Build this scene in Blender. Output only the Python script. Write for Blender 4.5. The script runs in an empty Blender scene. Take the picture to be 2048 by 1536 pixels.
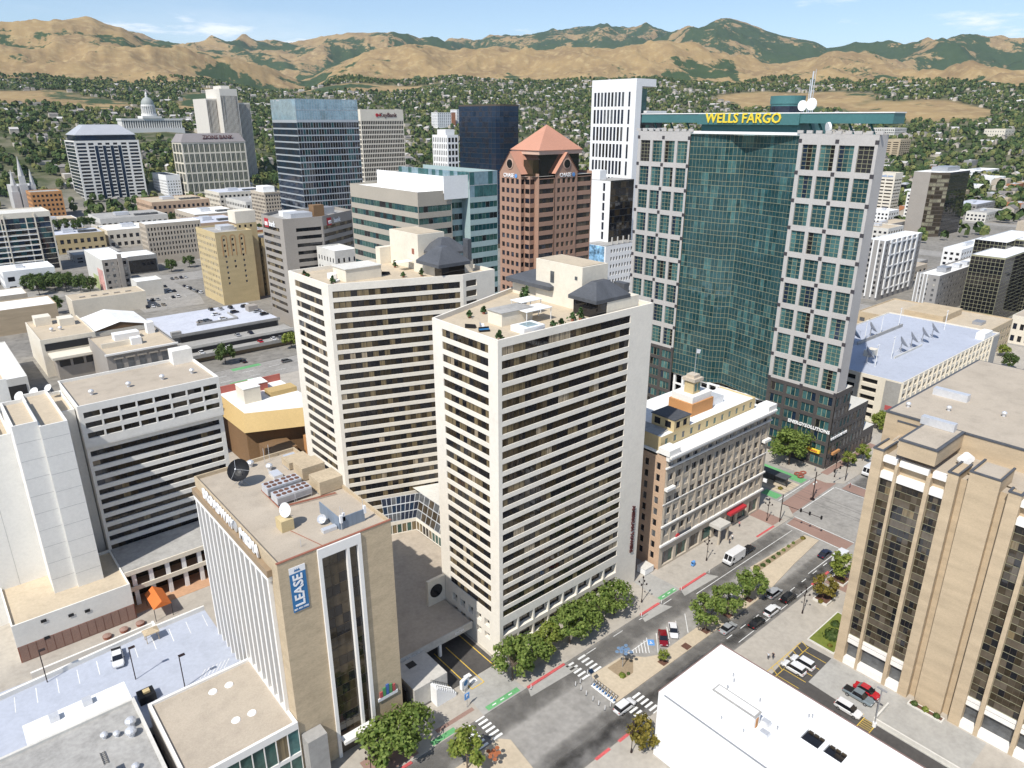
import bpy, math, random
import numpy as np
from mathutils import Vector, Matrix
R = math.radians
sc = bpy.context.scene
col = sc.collection
random.seed(7)
# ---------------------------------------------------------------- camera, sky, sun, exposure
CAMZ = 105.0
cam = bpy.data.cameras.new("camera"); camo = bpy.data.objects.new("camera", cam); col.objects.link(camo)
camo.location = (0, 0, CAMZ); camo.rotation_euler = (R(90 - 20.25), 0, R(49.6 - 90))
cam.sensor_fit = 'HORIZONTAL'; cam.sensor_width = 36; cam.lens = 1439 / 2048 * 36
cam.clip_start = 1; cam.clip_end = 60000
sc.camera = camo
SUN_AZ, SUN_EL = 18.0, 52.0            # direction the shadows run (degrees from +X) and sun height
wd = bpy.data.worlds.new("World"); sc.world = wd; wd.use_nodes = True
nt = wd.node_tree; nt.nodes.clear()
n_out = nt.nodes.new('ShaderNodeOutputWorld'); n_bg = nt.nodes.new('ShaderNodeBackground')
n_sky = nt.nodes.new('ShaderNodeTexSky'); n_sky.sky_type = 'NISHITA'; n_sky.sun_disc = False
n_sky.sun_elevation = R(SUN_EL); n_sky.sun_rotation = R((90 - (SUN_AZ + 180)) % 360)
n_sky.altitude = 1300; n_sky.air_density = 1.0; n_sky.dust_density = 0.6; n_sky.ozone_density = 1.2
n_bg.inputs['Strength'].default_value = 0.135
# thin clouds: noise over the sky direction, flattened towards the horizon, all round
tc = nt.nodes.new('ShaderNodeTexCoord'); sep = nt.nodes.new('ShaderNodeSeparateXYZ')
nt.links.new(tc.outputs['Generated'], sep.inputs[0])
def wmath(op, a, b=None, clamp=False):
    n = nt.nodes.new('ShaderNodeMath'); n.operation = op; n.use_clamp = clamp
    for i, v in enumerate((a, b)):
        if v is None: continue
        if isinstance(v, (int, float)): n.inputs[i].default_value = v
        else: nt.links.new(v, n.inputs[i])
    return n.outputs[0]
zc = wmath('ADD', wmath('MAXIMUM', sep.outputs['Z'], 0.0), 0.10)
comb = nt.nodes.new('ShaderNodeCombineXYZ')
nt.links.new(wmath('DIVIDE', sep.outputs['X'], zc), comb.inputs[0]); nt.links.new(wmath('DIVIDE', sep.outputs['Y'], zc), comb.inputs[1])
def wnoise(scale, detail, off):
    mp = nt.nodes.new('ShaderNodeMapping'); mp.inputs['Location'].default_value = off; mp.inputs['Scale'].default_value = (1, 1, 1)
    nt.links.new(comb.outputs[0], mp.inputs['Vector'])
    n = nt.nodes.new('ShaderNodeTexNoise'); n.inputs['Scale'].default_value = scale; n.inputs['Detail'].default_value = detail
    n.inputs['Roughness'].default_value = 0.6; nt.links.new(mp.outputs[0], n.inputs['Vector']); return n.outputs['Fac']
def wramp(v, a, b):
    n = nt.nodes.new('ShaderNodeMapRange'); n.interpolation_type = 'SMOOTHSTEP'; n.inputs[1].default_value = a; n.inputs[2].default_value = b
    nt.links.new(v, n.inputs[0]); return n.outputs[0]
puff = wmath('MULTIPLY', wramp(wnoise(0.85, 9, (3.1, 1.7, 0)), 0.545, 0.66), 0.8)
wisp = wmath('MULTIPLY', wramp(wnoise(0.35, 7, (8.2, 4.4, 0)), 0.48, 0.8), 0.35)
cl = wmath('MAXIMUM', puff, wisp, True)
mixc = nt.nodes.new('ShaderNodeMix'); mixc.data_type = 'RGBA'
nt.links.new(cl, mixc.inputs[0]); nt.links.new(n_sky.outputs[0], mixc.inputs[6]); mixc.inputs[7].default_value = (8.3, 8.5, 8.9, 1)
nt.links.new(mixc.outputs[2], n_bg.inputs['Color']); nt.links.new(n_bg.outputs[0], n_out.inputs['Surface'])
sun = bpy.data.lights.new("sun", 'SUN'); suno = bpy.data.objects.new("sun", sun); col.objects.link(suno)
sun.energy = 4.6; sun.angle = R(0.53); sun.color = (1.0, 0.955, 0.88)
sd = Vector((math.cos(R(SUN_AZ)) * math.cos(R(SUN_EL)), math.sin(R(SUN_AZ)) * math.cos(R(SUN_EL)), -math.sin(R(SUN_EL))))
suno.rotation_euler = sd.to_track_quat('-Z', 'Y').to_euler(); suno.location = (-300, -100, 400)
vs = sc.view_settings; vs.view_transform = 'Standard'; vs.look = 'None'; vs.exposure = 0.22; vs.gamma = 1.0; vs.use_curve_mapping = False
# ---------------------------------------------------------------- materials
MATS = {}
def mat(name, c, rough=0.85, metal=0.0, var=0.10, sc1=0.12, sc2=1.5, spec=0.35, stretch=None, bump=0.0, coat=0.0, stain=0.0):
    if name in MATS: return MATS[name]
    m = bpy.data.materials.new(name); m.use_nodes = True; t = m.node_tree; b = t.nodes['Principled BSDF']
    b.inputs['Roughness'].default_value = rough; b.inputs['Metallic'].default_value = metal
    b.inputs['Specular IOR Level'].default_value = spec; b.inputs['Coat Weight'].default_value = coat; b.inputs['Coat Roughness'].default_value = 0.04
    if var > 0:
        g = t.nodes.new('ShaderNodeNewGeometry'); v = g.outputs['Position']
        if stretch:
            mp = t.nodes.new('ShaderNodeMapping'); mp.inputs['Scale'].default_value = stretch; t.links.new(v, mp.inputs['Vector']); v = mp.outputs[0]
        def nz(s, d):
            n = t.nodes.new('ShaderNodeTexNoise'); n.inputs['Scale'].default_value = s; n.inputs['Detail'].default_value = d; t.links.new(v, n.inputs['Vector']); return n.outputs['Fac']
        a = t.nodes.new('ShaderNodeMath'); a.operation = 'ADD'; t.links.new(nz(sc1, 3), a.inputs[0]); n2 = nz(sc2, 2); t.links.new(n2, a.inputs[1])
        mr = t.nodes.new('ShaderNodeMapRange'); mr.inputs[1].default_value = 0.7; mr.inputs[2].default_value = 1.3
        mr.inputs[3].default_value = 1 - var; mr.inputs[4].default_value = 1 + var; t.links.new(a.outputs[0], mr.inputs[0])
        mx = t.nodes.new('ShaderNodeVectorMath'); mx.operation = 'SCALE'; mx.inputs[0].default_value = c[:3]; t.links.new(mr.outputs[0], mx.inputs[3])
        src = mx.outputs[0]
        if stain > 0:      # dark streaks and blotches with their own shape
            n3 = nz(0.35, 4); r3 = t.nodes.new('ShaderNodeMapRange'); r3.inputs[1].default_value = 0.5; r3.inputs[2].default_value = 0.75; r3.inputs[3].default_value = 1; r3.inputs[4].default_value = 1 - stain
            t.links.new(n3, r3.inputs[0]); m2 = t.nodes.new('ShaderNodeVectorMath'); m2.operation = 'SCALE'; t.links.new(src, m2.inputs[0]); t.links.new(r3.outputs[0], m2.inputs[3]); src = m2.outputs[0]
        t.links.new(src, b.inputs['Base Color'])
        if bump > 0:
            bp = t.nodes.new('ShaderNodeBump'); bp.inputs['Strength'].default_value = bump; bp.inputs['Distance'].default_value = 0.1; t.links.new(n2, bp.inputs['Height']); t.links.new(bp.outputs[0], b.inputs['Normal'])
    else: b.inputs['Base Color'].default_value = (*c[:3], 1)
    MATS[name] = m; return m
def glassm(name, c, rough=0.04, metal=0.0, var=0.35, sc1=0.25, spec=0.6, stretch=None):
    return mat(name, c, rough, metal, var, sc1, 0.9, spec, stretch)
# ---------------------------------------------------------------- mesh builder
class MB:
    def __init__(s): s.v = []; s.f = []; s.m = []
    def poly(s, pts, m=0):
        i = len(s.v); s.v += [tuple(p) for p in pts]; s.f.append(tuple(range(i, i + len(pts)))); s.m.append(m)
    def box(s, x0, y0, z0, x1, y1, z1, m=0, mt=None):
        s.prism([(x0, y0), (x1, y0), (x1, y1), (x0, y1)], z0, z1, m, mt)
    def prism(s, p, z0, z1, m=0, mt=None, bottom=True):
        i = len(s.v); n = len(p)
        s.v += [(a, b, z0) for a, b in p] + [(a, b, z1) for a, b in p]
        for k in range(n):
            j = (k + 1) % n; s.f.append((i + k, i + j, i + n + j, i + n + k)); s.m.append(m)
        s.f.append(tuple(i + n + k for k in range(n))); s.m.append(m if mt is None else mt)
        if bottom: s.f.append(tuple(i + n - 1 - k for k in range(n))); s.m.append(m)
    def obox(s, cx, cy, z0, z1, lx, ly, ang=0, m=0, mt=None):
        ca, sa = math.cos(ang), math.sin(ang)
        s.prism([(cx + ca * a - sa * b, cy + sa * a + ca * b) for a, b in ((-lx/2, -ly/2), (lx/2, -ly/2), (lx/2, ly/2), (-lx/2, ly/2))], z0, z1, m, mt)
    def frus(s, cx, cy, z0, z1, r0, r1, n=12, m=0, cap=True, rot=0):
        i = len(s.v)
        for z, r in ((z0, r0), (z1, r1)):
            s.v += [(cx + r * math.cos(rot + 2*math.pi*k/n), cy + r * math.sin(rot + 2*math.pi*k/n), z) for k in range(n)]
        for k in range(n):
            j = (k + 1) % n; s.f.append((i + k, i + j, i + n + j, i + n + k)); s.m.append(m)
        if cap:
            s.f.append(tuple(i + n + k for k in range(n))); s.m.append(m); s.f.append(tuple(i + n - 1 - k for k in range(n))); s.m.append(m)
    def tube(s, a, b, r, n=6, m=0, r1=None):
        a = Vector(a); b = Vector(b); d = (b - a).normalized(); u = d.orthogonal().normalized(); w = d.cross(u); i = len(s.v); r1 = r if r1 is None else r1
        for p, rr in ((a, r), (b, r1)): s.v += [tuple(p + u * (rr * math.cos(2*math.pi*k/n)) + w * (rr * math.sin(2*math.pi*k/n))) for k in range(n)]
        for k in range(n):
            j = (k + 1) % n; s.f.append((i + k, i + j, i + n + j, i + n + k)); s.m.append(m)
        s.f.append(tuple(i + n + k for k in range(n))); s.m.append(m); s.f.append(tuple(i + n - 1 - k for k in range(n))); s.m.append(m)
    def ball(s, cx, cy, cz, rx, ry, rz, nu=10, nv=6, m=0, v0=-0.5, v1=0.5):
        i = len(s.v)
        for b in range(nv + 1):
            ph = math.pi * (v0 + (v1 - v0) * b / nv)
            s.v += [(cx + rx * math.cos(ph) * math.cos(2*math.pi*a/nu), cy + ry * math.cos(ph) * math.sin(2*math.pi*a/nu), cz + rz * math.sin(ph)) for a in range(nu)]
        for b in range(nv):
            for a in range(nu):
                c = (a + 1) % nu; s.f.append((i + b*nu + a, i + b*nu + c, i + (b+1)*nu + c, i + (b+1)*nu + a)); s.m.append(m)
    def mesh(s, name, mats, off=(0, 0, 0)):
        me = bpy.data.meshes.new(name); me.from_pydata([(x - off[0], y - off[1], z - off[2]) for x, y, z in s.v], [], s.f)
        for q in mats: me.materials.append(q)
        if len(mats) > 1: me.polygons.foreach_set('material_index', s.m)
        me.update(); return me
    def build(s, name, mats, parent=None, **kw):
        if not isinstance(mats, (list, tuple)): mats = [mats]
        off = parent.location if parent is not None and kw.pop('world', True) else (0, 0, 0)
        return ob(name, s.mesh(name, mats, off), parent, **kw)
def ob(name, me, parent=None, smooth=False, **kw):
    o = bpy.data.objects.new(name, me); col.objects.link(o); o.parent = parent
    if smooth: me.polygons.foreach_set('use_smooth', [True] * len(me.polygons))
    for k, v in kw.items(): o[k] = v
    return o
def thing(name, label, cat, loc=(0, 0, 0), rz=0.0, group=None):
    o = bpy.data.objects.new(name, None); col.objects.link(o); o.location = loc; o.rotation_euler = (0, 0, rz); o.empty_display_size = 0.5
    o['label'] = label; o['category'] = cat
    if group: o['group'] = group
    return o
def tag(o, label, cat, group=None):
    o['label'] = label; o['category'] = cat
    if group: o['group'] = group
    return o
def struct(name, mb, mats, parent=None):
    o = mb.build(name, mats, parent)
    if parent is None: o['kind'] = 'structure'
    return o
def dup(root, loc, rz=0.0, label=None, group=None, swap=None, scale=None):
    """copy of a thing, its parts and sub-parts; swap = {material name: material} put on the copies"""
    def cp(o, par):
        c = o.copy(); col.objects.link(c); c.parent = par
        if swap and o.type == 'MESH':
            for i, sl in enumerate(c.material_slots):
                nm = sl.material.name if sl.material else ''
                if nm in swap: sl.link = 'OBJECT'; sl.material = swap[nm]
        for ch in KIDS.get(o.name, ()): cp(ch, c)
        return c
    r = cp(root, None); r.location = loc; r.rotation_euler = (0, 0, rz)
    if scale: r.scale = (scale,) * 3 if isinstance(scale, (int, float)) else scale
    if label: r['label'] = label
    if group: r['group'] = group
    return r
KIDS = {}
def index(root):
    for o in [root] + list(root.children_recursive): KIDS[o.name] = list(o.children)
# ---------------------------------------------------------------- buildings
def rows_(z0, n, pitch, h): return [(z0 + i * pitch, z0 + i * pitch + h) for i in range(n)]
def cols_(u0, n, pitch, w): return [(u0 + i * pitch, u0 + i * pitch + w) for i in range(n)]
def spread(L, n, frac, edge=0.0):
    p = (L - 2 * edge) / n; return [(edge + i * p + p * (1 - frac) / 2, edge + i * p + p * (1 + frac) / 2) for i in range(n)]
def inset(p, t):
    n = len(p); out = []
    for i in range(n):
        a, b, c = Vector(p[i-1]), Vector(p[i]), Vector(p[(i+1) % n]); d1 = (b - a).normalized(); d2 = (c - b).normalized()
        n1 = Vector((-d1.y, d1.x)); n2 = Vector((-d2.y, d2.x)); k = n1 + n2; k = k / max(0.3, k.dot(n1)); out.append((b.x + k.x * t, b.y + k.y * t))
    return out
PANE = {}
class Bld:
    def __init__(s, name, label, loc, cat='building', group=None):
        s.o = thing(name, label, cat, loc, 0, group); s.walls = {}; s.panes = []; s.pn = 'window_pane'; s.lim = 300; s.k = 0
    def w(s, part, m):
        return s.walls.setdefault((part, m.name, s.k), MB())
    def facade(s, P0, P1, z0, z1, cols, rows, wm, pane, dep=0.35, sub=1, mull=0.10, fm=None, part='wall', skip=None, off=0.0, tilt=0.35):
        s.k += 1; P0 = Vector(P0); P1 = Vector(P1); L = (P1 - P0).length; d = (P1 - P0) / L; nrm = Vector((d.y, -d.x)); ang = math.atan2(d.y, d.x); mb = s.w(part, wm)
        fm = fm or MATS['frame_dark']; fb = s.w('window_frame', fm)
        def pt(u, z, e=0.0): q = P0 + d * u + nrm * (off - e); return (q.x, q.y, z)
        def rect(b, u0, u1, a0, a1, e=0.0): b.poly([pt(u0, a0, e), pt(u1, a0, e), pt(u1, a1, e), pt(u0, a1, e)])
        rows = sorted(rows); zc_ = z0
        for j, (v0, v1) in enumerate(rows):
            if v0 - zc_ > 0.005: rect(mb, 0, L, zc_, v0)
            uc = 0.0
            for i, (u0, u1) in enumerate(cols):
                if skip and skip(i, j): continue
                if u0 - uc > 0.005: rect(mb, uc, u0, v0, v1)
                uc = u1
                mb.poly([pt(u0, v0), pt(u1, v0), pt(u1, v0, dep), pt(u0, v0, dep)]); mb.poly([pt(u0, v1, dep), pt(u1, v1, dep), pt(u1, v1), pt(u0, v1)])
                mb.poly([pt(u0, v0), pt(u0, v0, dep), pt(u0, v1, dep), pt(u0, v1)]); mb.poly([pt(u1, v0, dep), pt(u1, v0), pt(u1, v1), pt(u1, v1, dep)])
                rect(fb, u0, u1, v0, v1, dep)
                nsub = sub if isinstance(sub, int) else sub[i % len(sub)]
                pw = (u1 - u0) / nsub
                for k in range(nsub):
                    kind = pane(i, j, k) if callable(pane) else random.choice(pane)
                    if kind is None: continue
                    c = pt(u0 + pw * (k + 0.5), (v0 + v1) / 2, dep - 0.035)
                    s.panes.append((c, ang + R(random.gauss(0, tilt)), R(random.gauss(0, tilt)), pw - mull, v1 - v0 - mull, kind))
            if L - uc > 0.005: rect(mb, uc, L, v0, v1)
            zc_ = v1
        if z1 - zc_ > 0.005: rect(mb, 0, L, zc_, z1)
    def face(s, P0, P1, z0, z1, wm, part='wall'):
        s.w(part, wm).poly([(P0[0], P0[1], z0), (P1[0], P1[1], z0), (P1[0], P1[1], z1), (P0[0], P0[1], z1)])
    def roof(s, p, z, rm, pm, par=0.8, t=0.35):
        q = inset(p, t); n = len(p); zz = z - par
        s.w('roof', rm).poly([(a, b, zz) for a, b in q])
        mb = s.w('parapet', pm)
        for i in range(n):
            j = (i + 1) % n
            mb.poly([(*p[i], z), (*p[j], z), (*q[j], z), (*q[i], z)]); mb.poly([(*q[i], z), (*q[j], z), (*q[j], zz), (*q[i], zz)])
    def part(s, name, mb, mats, **kw): return mb.build(name, mats, s.o, **kw)
    def done(s):
        L = s.o.location
        for (pn, mn, _k), mb in s.walls.items():
            if mb.f: mb.build(pn, MATS[mn], s.o)
        cs = Vector((0, 0, CAMZ))
        s.panes.sort(key=lambda p: -(p[3] * p[4]) / (Vector(p[0]) - cs).length_squared)
        for c, a, tl, w, h, kind in s.panes[:s.lim]:
            o = bpy.data.objects.new(s.pn, unit_pane(kind)); col.objects.link(o); o.parent = s.o
            o.location = Vector(c) - L; o.rotation_euler = (tl, 0, a); o.scale = (w, 1, h)
        rest = s.panes[s.lim:]
        if rest:
            mb = MB(); kinds = sorted(set(p[5] for p in rest)); ki = {k: i for i, k in enumerate(kinds)}
            for c, a, tl, w, h, kind in rest:
                ca, sa = math.cos(a) * w / 2, math.sin(a) * w / 2; q = math.tan(tl) * h / 2; nx, ny = math.sin(a) * q, -math.cos(a) * q
                x, y, z = c
                mb.poly([(x - ca - nx, y - sa - ny, z - h/2), (x + ca - nx, y + sa - ny, z - h/2), (x + ca + nx, y + sa + ny, z + h/2), (x - ca + nx, y - sa + ny, z + h/2)], ki[kind])
            mb.build('window_panes', [MATS[k] for k in kinds], s.o, kind='stuff')
        return s.o
def unit_pane(kind):
    if kind not in PANE:
        b = MB(); b.box(-0.5, -0.02, -0.5, 0.5, 0.02, 0.5); PANE[kind] = b.mesh('window_pane', [MATS[kind]])
    return PANE[kind]
def rect(x, y, w, d): return [(x, y), (x + w, y), (x + w, y + d), (x, y + d)]
# palette
mat('frame_dark', (0.03, 0.03, 0.032), 0.5, var=0); mat('frame_alu', (0.55, 0.56, 0.57), 0.45, 0.4, var=0.05); mat('frame_white', (0.75, 0.75, 0.73), 0.6, var=0.05)
mat('frame_bronze', (0.09, 0.07, 0.05), 0.45, var=0); mat('frame_gold', (0.33, 0.32, 0.21), 0.5, var=0.05)
mat('cream', (0.77, 0.72, 0.63), 0.9, var=0.05, sc1=0.06, stain=0.07); mat('cream2', (0.71, 0.65, 0.54), 0.9, var=0.06, stain=0.06); mat('offwhite', (0.76, 0.74, 0.69), 0.9, var=0.05, stain=0.05)
mat('white', (0.80, 0.80, 0.79), 0.8, var=0.04); mat('roofwhite', (0.80, 0.80, 0.78), 0.9, var=0.05, stain=0.10, sc1=0.08); mat('roofgrey', (0.36, 0.35, 0.33), 0.95, var=0.16, stain=0.25)
mat('rooftan', (0.43, 0.37, 0.295), 0.97, var=0.10, stain=0.14, sc2=4); mat('roofsand', (0.50, 0.42, 0.31), 0.97, var=0.08, stain=0.12); mat('roofdark', (0.07, 0.075, 0.085), 0.7, var=0.2)
mat('deckblue', (0.42, 0.45, 0.52), 0.85, var=0.07, stain=0.10, sc1=0.05); mat('metal_grey', (0.42, 0.43, 0.45), 0.45, 0.5, var=0.1); mat('metal_light', (0.66, 0.67, 0.69), 0.4, 0.4, var=0.08)
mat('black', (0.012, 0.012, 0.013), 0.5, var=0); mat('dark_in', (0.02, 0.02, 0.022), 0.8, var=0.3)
mat('concrete', (0.50, 0.48, 0.44), 0.92, var=0.10, stain=0.15); mat('greyconc', (0.34, 0.33, 0.31), 0.92, var=0.10, stain=0.15); mat('lightconc', (0.62, 0.60, 0.55), 0.92, var=0.08, stain=0.10)
mat('brickbuff', (0.47, 0.37, 0.25), 0.95, var=0.15, sc1=0.25, sc2=6.0, stretch=(.55, .55, 3.0)); mat('bricktan', (0.48, 0.385, 0.26), 0.95, var=0.14, sc1=0.3, sc2=2.0, stretch=(1, 1, 2.5))
mat('brickorange', (0.50, 0.25, 0.10), 0.9, var=0.12, sc2=3, stretch=(1, 1, 3)); mat('brickyellow', (0.54, 0.43, 0.24), 0.92, var=0.10, sc2=3, stretch=(1, 1, 3)); mat('brickred', (0.30, 0.12, 0.08), 0.92, var=0.15, sc2=3)
mat('trim_white', (0.78, 0.76, 0.72), 0.8, var=0.04); mat('stonebeige', (0.49, 0.425, 0.34), 0.92, var=0.10, stain=0.1)
# window glass, by what is behind the pane
glassm('pane_dark', (0.012, 0.012, 0.014)); glassm('pane_bronze', (0.040, 0.030, 0.018), stretch=(3, 3, 1)); glassm('pane_curtain', (0.17, 0.13, 0.072), 0.12, var=0.45, sc1=1.6, stretch=(2.5, 2.5, 0.05))
glassm('pane_drape', (0.33, 0.27, 0.19), 0.12, var=0.5, sc1=2.0, stretch=(3, 3, 0.05)); glassm('pane_blue', (0.015, 0.02, 0.035)); glassm('pane_navy', (0.016, 0.034, 0.066), 0.05, 0.35, var=0.2)
glassm('pane_teal', (0.04, 0.108, 0.12), 0.04, 0.40, var=0.30, sc1=0.12); glassm('pane_teal2', (0.02, 0.075, 0.085), 0.04, 0.3, var=0.4); glassm('pane_teal3', (0.075, 0.18, 0.18), 0.05, 0.3, var=0.3)
glassm('pane_green', (0.05, 0.115, 0.10), 0.05, 0.2, var=0.4); glassm('pane_sky', (0.30, 0.42, 0.48), 0.06, 0.3, var=0.2); glassm('pane_grey', (0.10, 0.105, 0.11), 0.05, 0.1)
mat('pane_blind', (0.42, 0.40, 0.36), 0.25, var=0.12, coat=0.5); glassm('pane_brown', (0.060, 0.046, 0.030), 0.05, 0.0, var=0.3); glassm('pane_taupe', (0.105, 0.085, 0.062), 0.06, var=0.2)
# ---------------------------------------------------------------- terrain: valley floor, benches, foothills and mountains
def vnoise(x, y, seed):
    xi = np.floor(x).astype(np.int64); yi = np.floor(y).astype(np.int64); fx = x - xi; fy = y - yi
    fx = fx * fx * fx * (fx * (fx * 6 - 15) + 10); fy = fy * fy * fy * (fy * (fy * 6 - 15) + 10)
    def h(a, b):
        n = (a * 374761393 + b * 668265263 + seed * 982451653) & 0x7fffffff; n = ((n ^ (n >> 13)) * 1274126177) & 0x7fffffff; return ((n ^ (n >> 16)) & 0xffff) / 65535.0
    return (h(xi, yi) * (1 - fx) + h(xi + 1, yi) * fx) * (1 - fy) + (h(xi, yi + 1) * (1 - fx) + h(xi + 1, yi + 1) * fx) * fy
def fbm(x, y, seed, o=5, ridged=False):
    s = 0; a = 0.5; t = 0
    for k in range(o):
        n = vnoise(x, y, seed + k * 17)
        if ridged: n = 1 - np.abs(2 * n - 1)
        s = s + a * n; t += a; a *= 0.5; x, y = x * 2.03 * 0.8 - y * 2.03 * 0.6, x * 2.03 * 0.6 + y * 2.03 * 0.8
    return s / t
R1 = [(8.01,167),(16.18,181),(20.24,207),(23.12,213),(26.12,209),(29.29,212),(32.6,217),(36.04,227),(39.57,234),(43.17,238),(46.81,231),(50.48,239),(54.14,252),(57.78,229),(61.34,231),(64.87,201),(67.59,192),(70.79,217),(73.63,209),(76.61,212),(79.68,221),(82.87,217),(89.96,197)]
R2 = [(8.45,331),(16.45,318),(17.69,317),(19.24,299),(20.54,268),(21.75,299),(23.27,333),(25.14,378),(26.4,399),(27.63,397),(29.16,374),(30.74,351),(32.75,373),(34.47,404),(35.87,432),(37.11,466),(38.35,501),(39.39,493),(40.77,470),(42.52,437),(45.04,441),(46.84,437),(48.29,425),(49.75,435),(51.01,452),(52.65,434),(54.1,424),(55.88,452),(57.3,456),(59.08,445),(61.22,408),(62.65,373),(64.08,322),(65.14,297),(66.77,339),(68.67,384),(70.22,414),(71.74,438),(73.23,457),(74.53,476),(75.14,504),(75.73,524),(76.85,531),(77.96,533),(79.59,530),(82.22,511),(89.35,430)]
R3 = [(8.63,604),(16.73,661),(18.0,687),(19.09,712),(20.08,752),(21.28,725),(22.14,742),(23.26,729),(24.22,754),(25.31,732),(26.18,756),(26.82,731),(27.88,711),(28.71,764),(29.68,784),(30.99,814),(31.99,851),(33.35,914),(34.31,947),(35.05,958),(35.53,931),(36.34,875),(37.49,815),(38.7,806),(39.76,834),(40.8,819),(41.87,846),(42.77,899),(43.31,908),(44.01,884),(45.08,859),(46.51,848),(47.76,827),(49.38,792),(51.01,784),(51.92,735),(53.0,739),(53.9,760),(54.8,729),(56.23,727),(57.11,778),(58.15,811),(60.09,798),(61.48,786),(62.86,774),(64.25,736),(65.6,720),(67.26,714),(68.9,700),(71.12,696),(74.11,746),(82.3,771),(89.29,714)]
H15 = [(8, 12), (40, 18), (50, 25), (60, 40), (68, 62), (74, 83), (90, 88)]
CR = [0, 980, 1500, 2900, 4300, 5100, 7600, 9500, 15000]
def ctrl(az):
    f = lambda t: np.interp(az, [a for a, _ in t], [b for _, b in t])
    r1, r2, r3 = f(R1), f(R2), f(R3); h15 = f(H15); edge = np.clip(np.minimum(az + 25, 125 - az) / 33, 0, 1); edge = edge * edge * (3 - 2 * edge)
    return [q * edge for q in (0*r1, 0*r1, h15, r1, r2, np.minimum(r2 * 0.86, r3), r3, r3 * 0.75, r3 * 0.4)], edge
def farther(az): w = np.clip(np.minimum(az - 36.5, 55.5 - az) / 3.5, 0, 1); return w * w * (3 - 2 * w) * 1.15      # the blue range in the middle stands farther off
def height(x, y):
    x = np.asarray(x, float); y = np.asarray(y, float)
    r = np.hypot(x, y); az = (np.degrees(np.arctan2(y, x)) + 180 + 50) % 360 - 180 - 50
    c, edge = ctrl(az); h = np.zeros_like(r); kf = farther(az); r0_ = r; fr = (5100 + 2500 * (1 + kf)) / 7600
    for i_ in (6, 7, 8): c[i_] = (c[i_] - 105) * fr + 105
    r = np.where(r > 5100, 5100 + (r - 5100) / (1 + kf), r)
    for i in range(len(CR) - 1):
        t = np.clip((r - CR[i]) / (CR[i+1] - CR[i]), 0, 1); k = (r >= CR[i]) & (r < CR[i+1])
        s = t if i in (2, 1) else (t * t * (3 - 2 * t)) * 0.65 + 0.35 * t
        h = np.where(k, c[i] + (c[i+1] - c[i]) * s, h)
    h = np.where(r >= CR[-1], c[-1], h)
    wx = x + 260 * (fbm(x / 900, y / 900, 91, 3) - 0.5); wy = y + 260 * (fbm(x / 900, y / 900, 57, 3) - 0.5)
    b1 = np.clip((r - 1900) / 900, 0, 1) * np.clip((3300 - r) / 500, 0, 1)
    b2 = np.clip((r - 2850) / 500, 0, 1) * (1 - 0.75 * np.clip((r - 3700) / 600, 0, 1) + 0.75 * np.clip((r - 4400) / 900, 0, 1)) * np.clip((6000 - r) / 900, 0, 1)
    b3 = np.clip((r - 4700) / 900, 0, 1) * (1 - 0.80 * np.clip((r - 6600) / 1000, 0, 1))
    n2 = fbm(wx / 620, wy / 620, 5, 5, True); n3 = fbm(wx / 1500, wy / 1500, 23, 6, True)
    h = h + edge * (b1 * 26 * (fbm(x / 300, y / 300, 3, 4) - 0.5) + b2 * 235 * (n2 - 0.62) + b3 * 520 * (n3 - 0.62))
    return h, n2, n3, r0_, az
MEADOW = [(86, 2250, 7, 260), (29.5, 2480, 4.6, 230), (22.5, 2300, 4.2, 200), (60.5, 2700, 4.5, 110), (71, 2250, 2.0, 330), (64.5, 2000, 1.2, 260), (78, 2050, 2.0, 160)]
def meadow(x, y, r, az):
    m = np.zeros_like(r); w = fbm(x / 170, y / 170, 71, 4) - 0.5
    for a, rr, da, dr in MEADOW: m = np.maximum(m, 1.25 - np.sqrt(((az - a) / da) ** 2 + ((r - rr) / dr) ** 2) + w * 1.3)
    return np.clip(m * 3, 0, 1)
AZ = np.concatenate([np.arange(-130, 6, 4.0), np.arange(6, 93, 0.1), np.arange(94, 229.9, 4.0)])
RR = np.concatenate([[0.0, 300, 600, 900], np.arange(980, 2900, 45), np.arange(2900, 4600, 34), np.arange(4600, 5200, 120), np.arange(5200, 8000, 60), np.arange(8000, 11600, 110), np.arange(11600, 15001, 800), [26000, 42000]])
ga, gr = np.meshgrid(np.radians(AZ), RR); gx = gr * np.cos(ga); gy = gr * np.sin(ga)
gh, gn2, gn3, g_r, g_az = height(gx, gy)
na, nr = len(AZ), len(RR)
gh = np.where(g_r < 950, -0.06, np.maximum(gh, -0.06))
# what grows where: 0 dry grass, 1 scrub oak and trees (gullies, shaded back slopes, high mountains)
fine = fbm(gx / 140, gy / 140, 33, 5); blot = fbm(gx / 420, gy / 420, 41, 4)
v_front = np.clip((0.60 - gn2) * 4.2 + (fine - 0.5) * 3.6 + (blot - 0.50) * 2.6 + 0.02, 0, 1)
left_hill = np.clip((g_az - 69) / 5, 0, 1)
v_front = v_front * (1 - 0.30 * left_hill)
v_back = np.clip((0.70 - gn3) * 2.4 + (fine - 0.5) * 2.4 + (blot - 0.45) * 1.6 + 0.62, 0, 1)
v_back = np.clip(v_back + farther(g_az) * .35 * np.clip((g_r - 5600) / 900, 0, 1), 0, 1); t_back = np.clip((g_r - 4500) / 700, 0, 1)
veg = v_front * (1 - t_back) + v_back * t_back
mead = meadow(gx, gy, g_r, g_az)
suburb = np.clip((3000 - g_r) / 160 + (fine - 0.5) * 3, 0, 1) * np.clip((g_r - 900) / 120, 0, 1) * (1 - mead)
veg = np.where(g_r < 3300, veg * (1 - suburb), veg)
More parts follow.
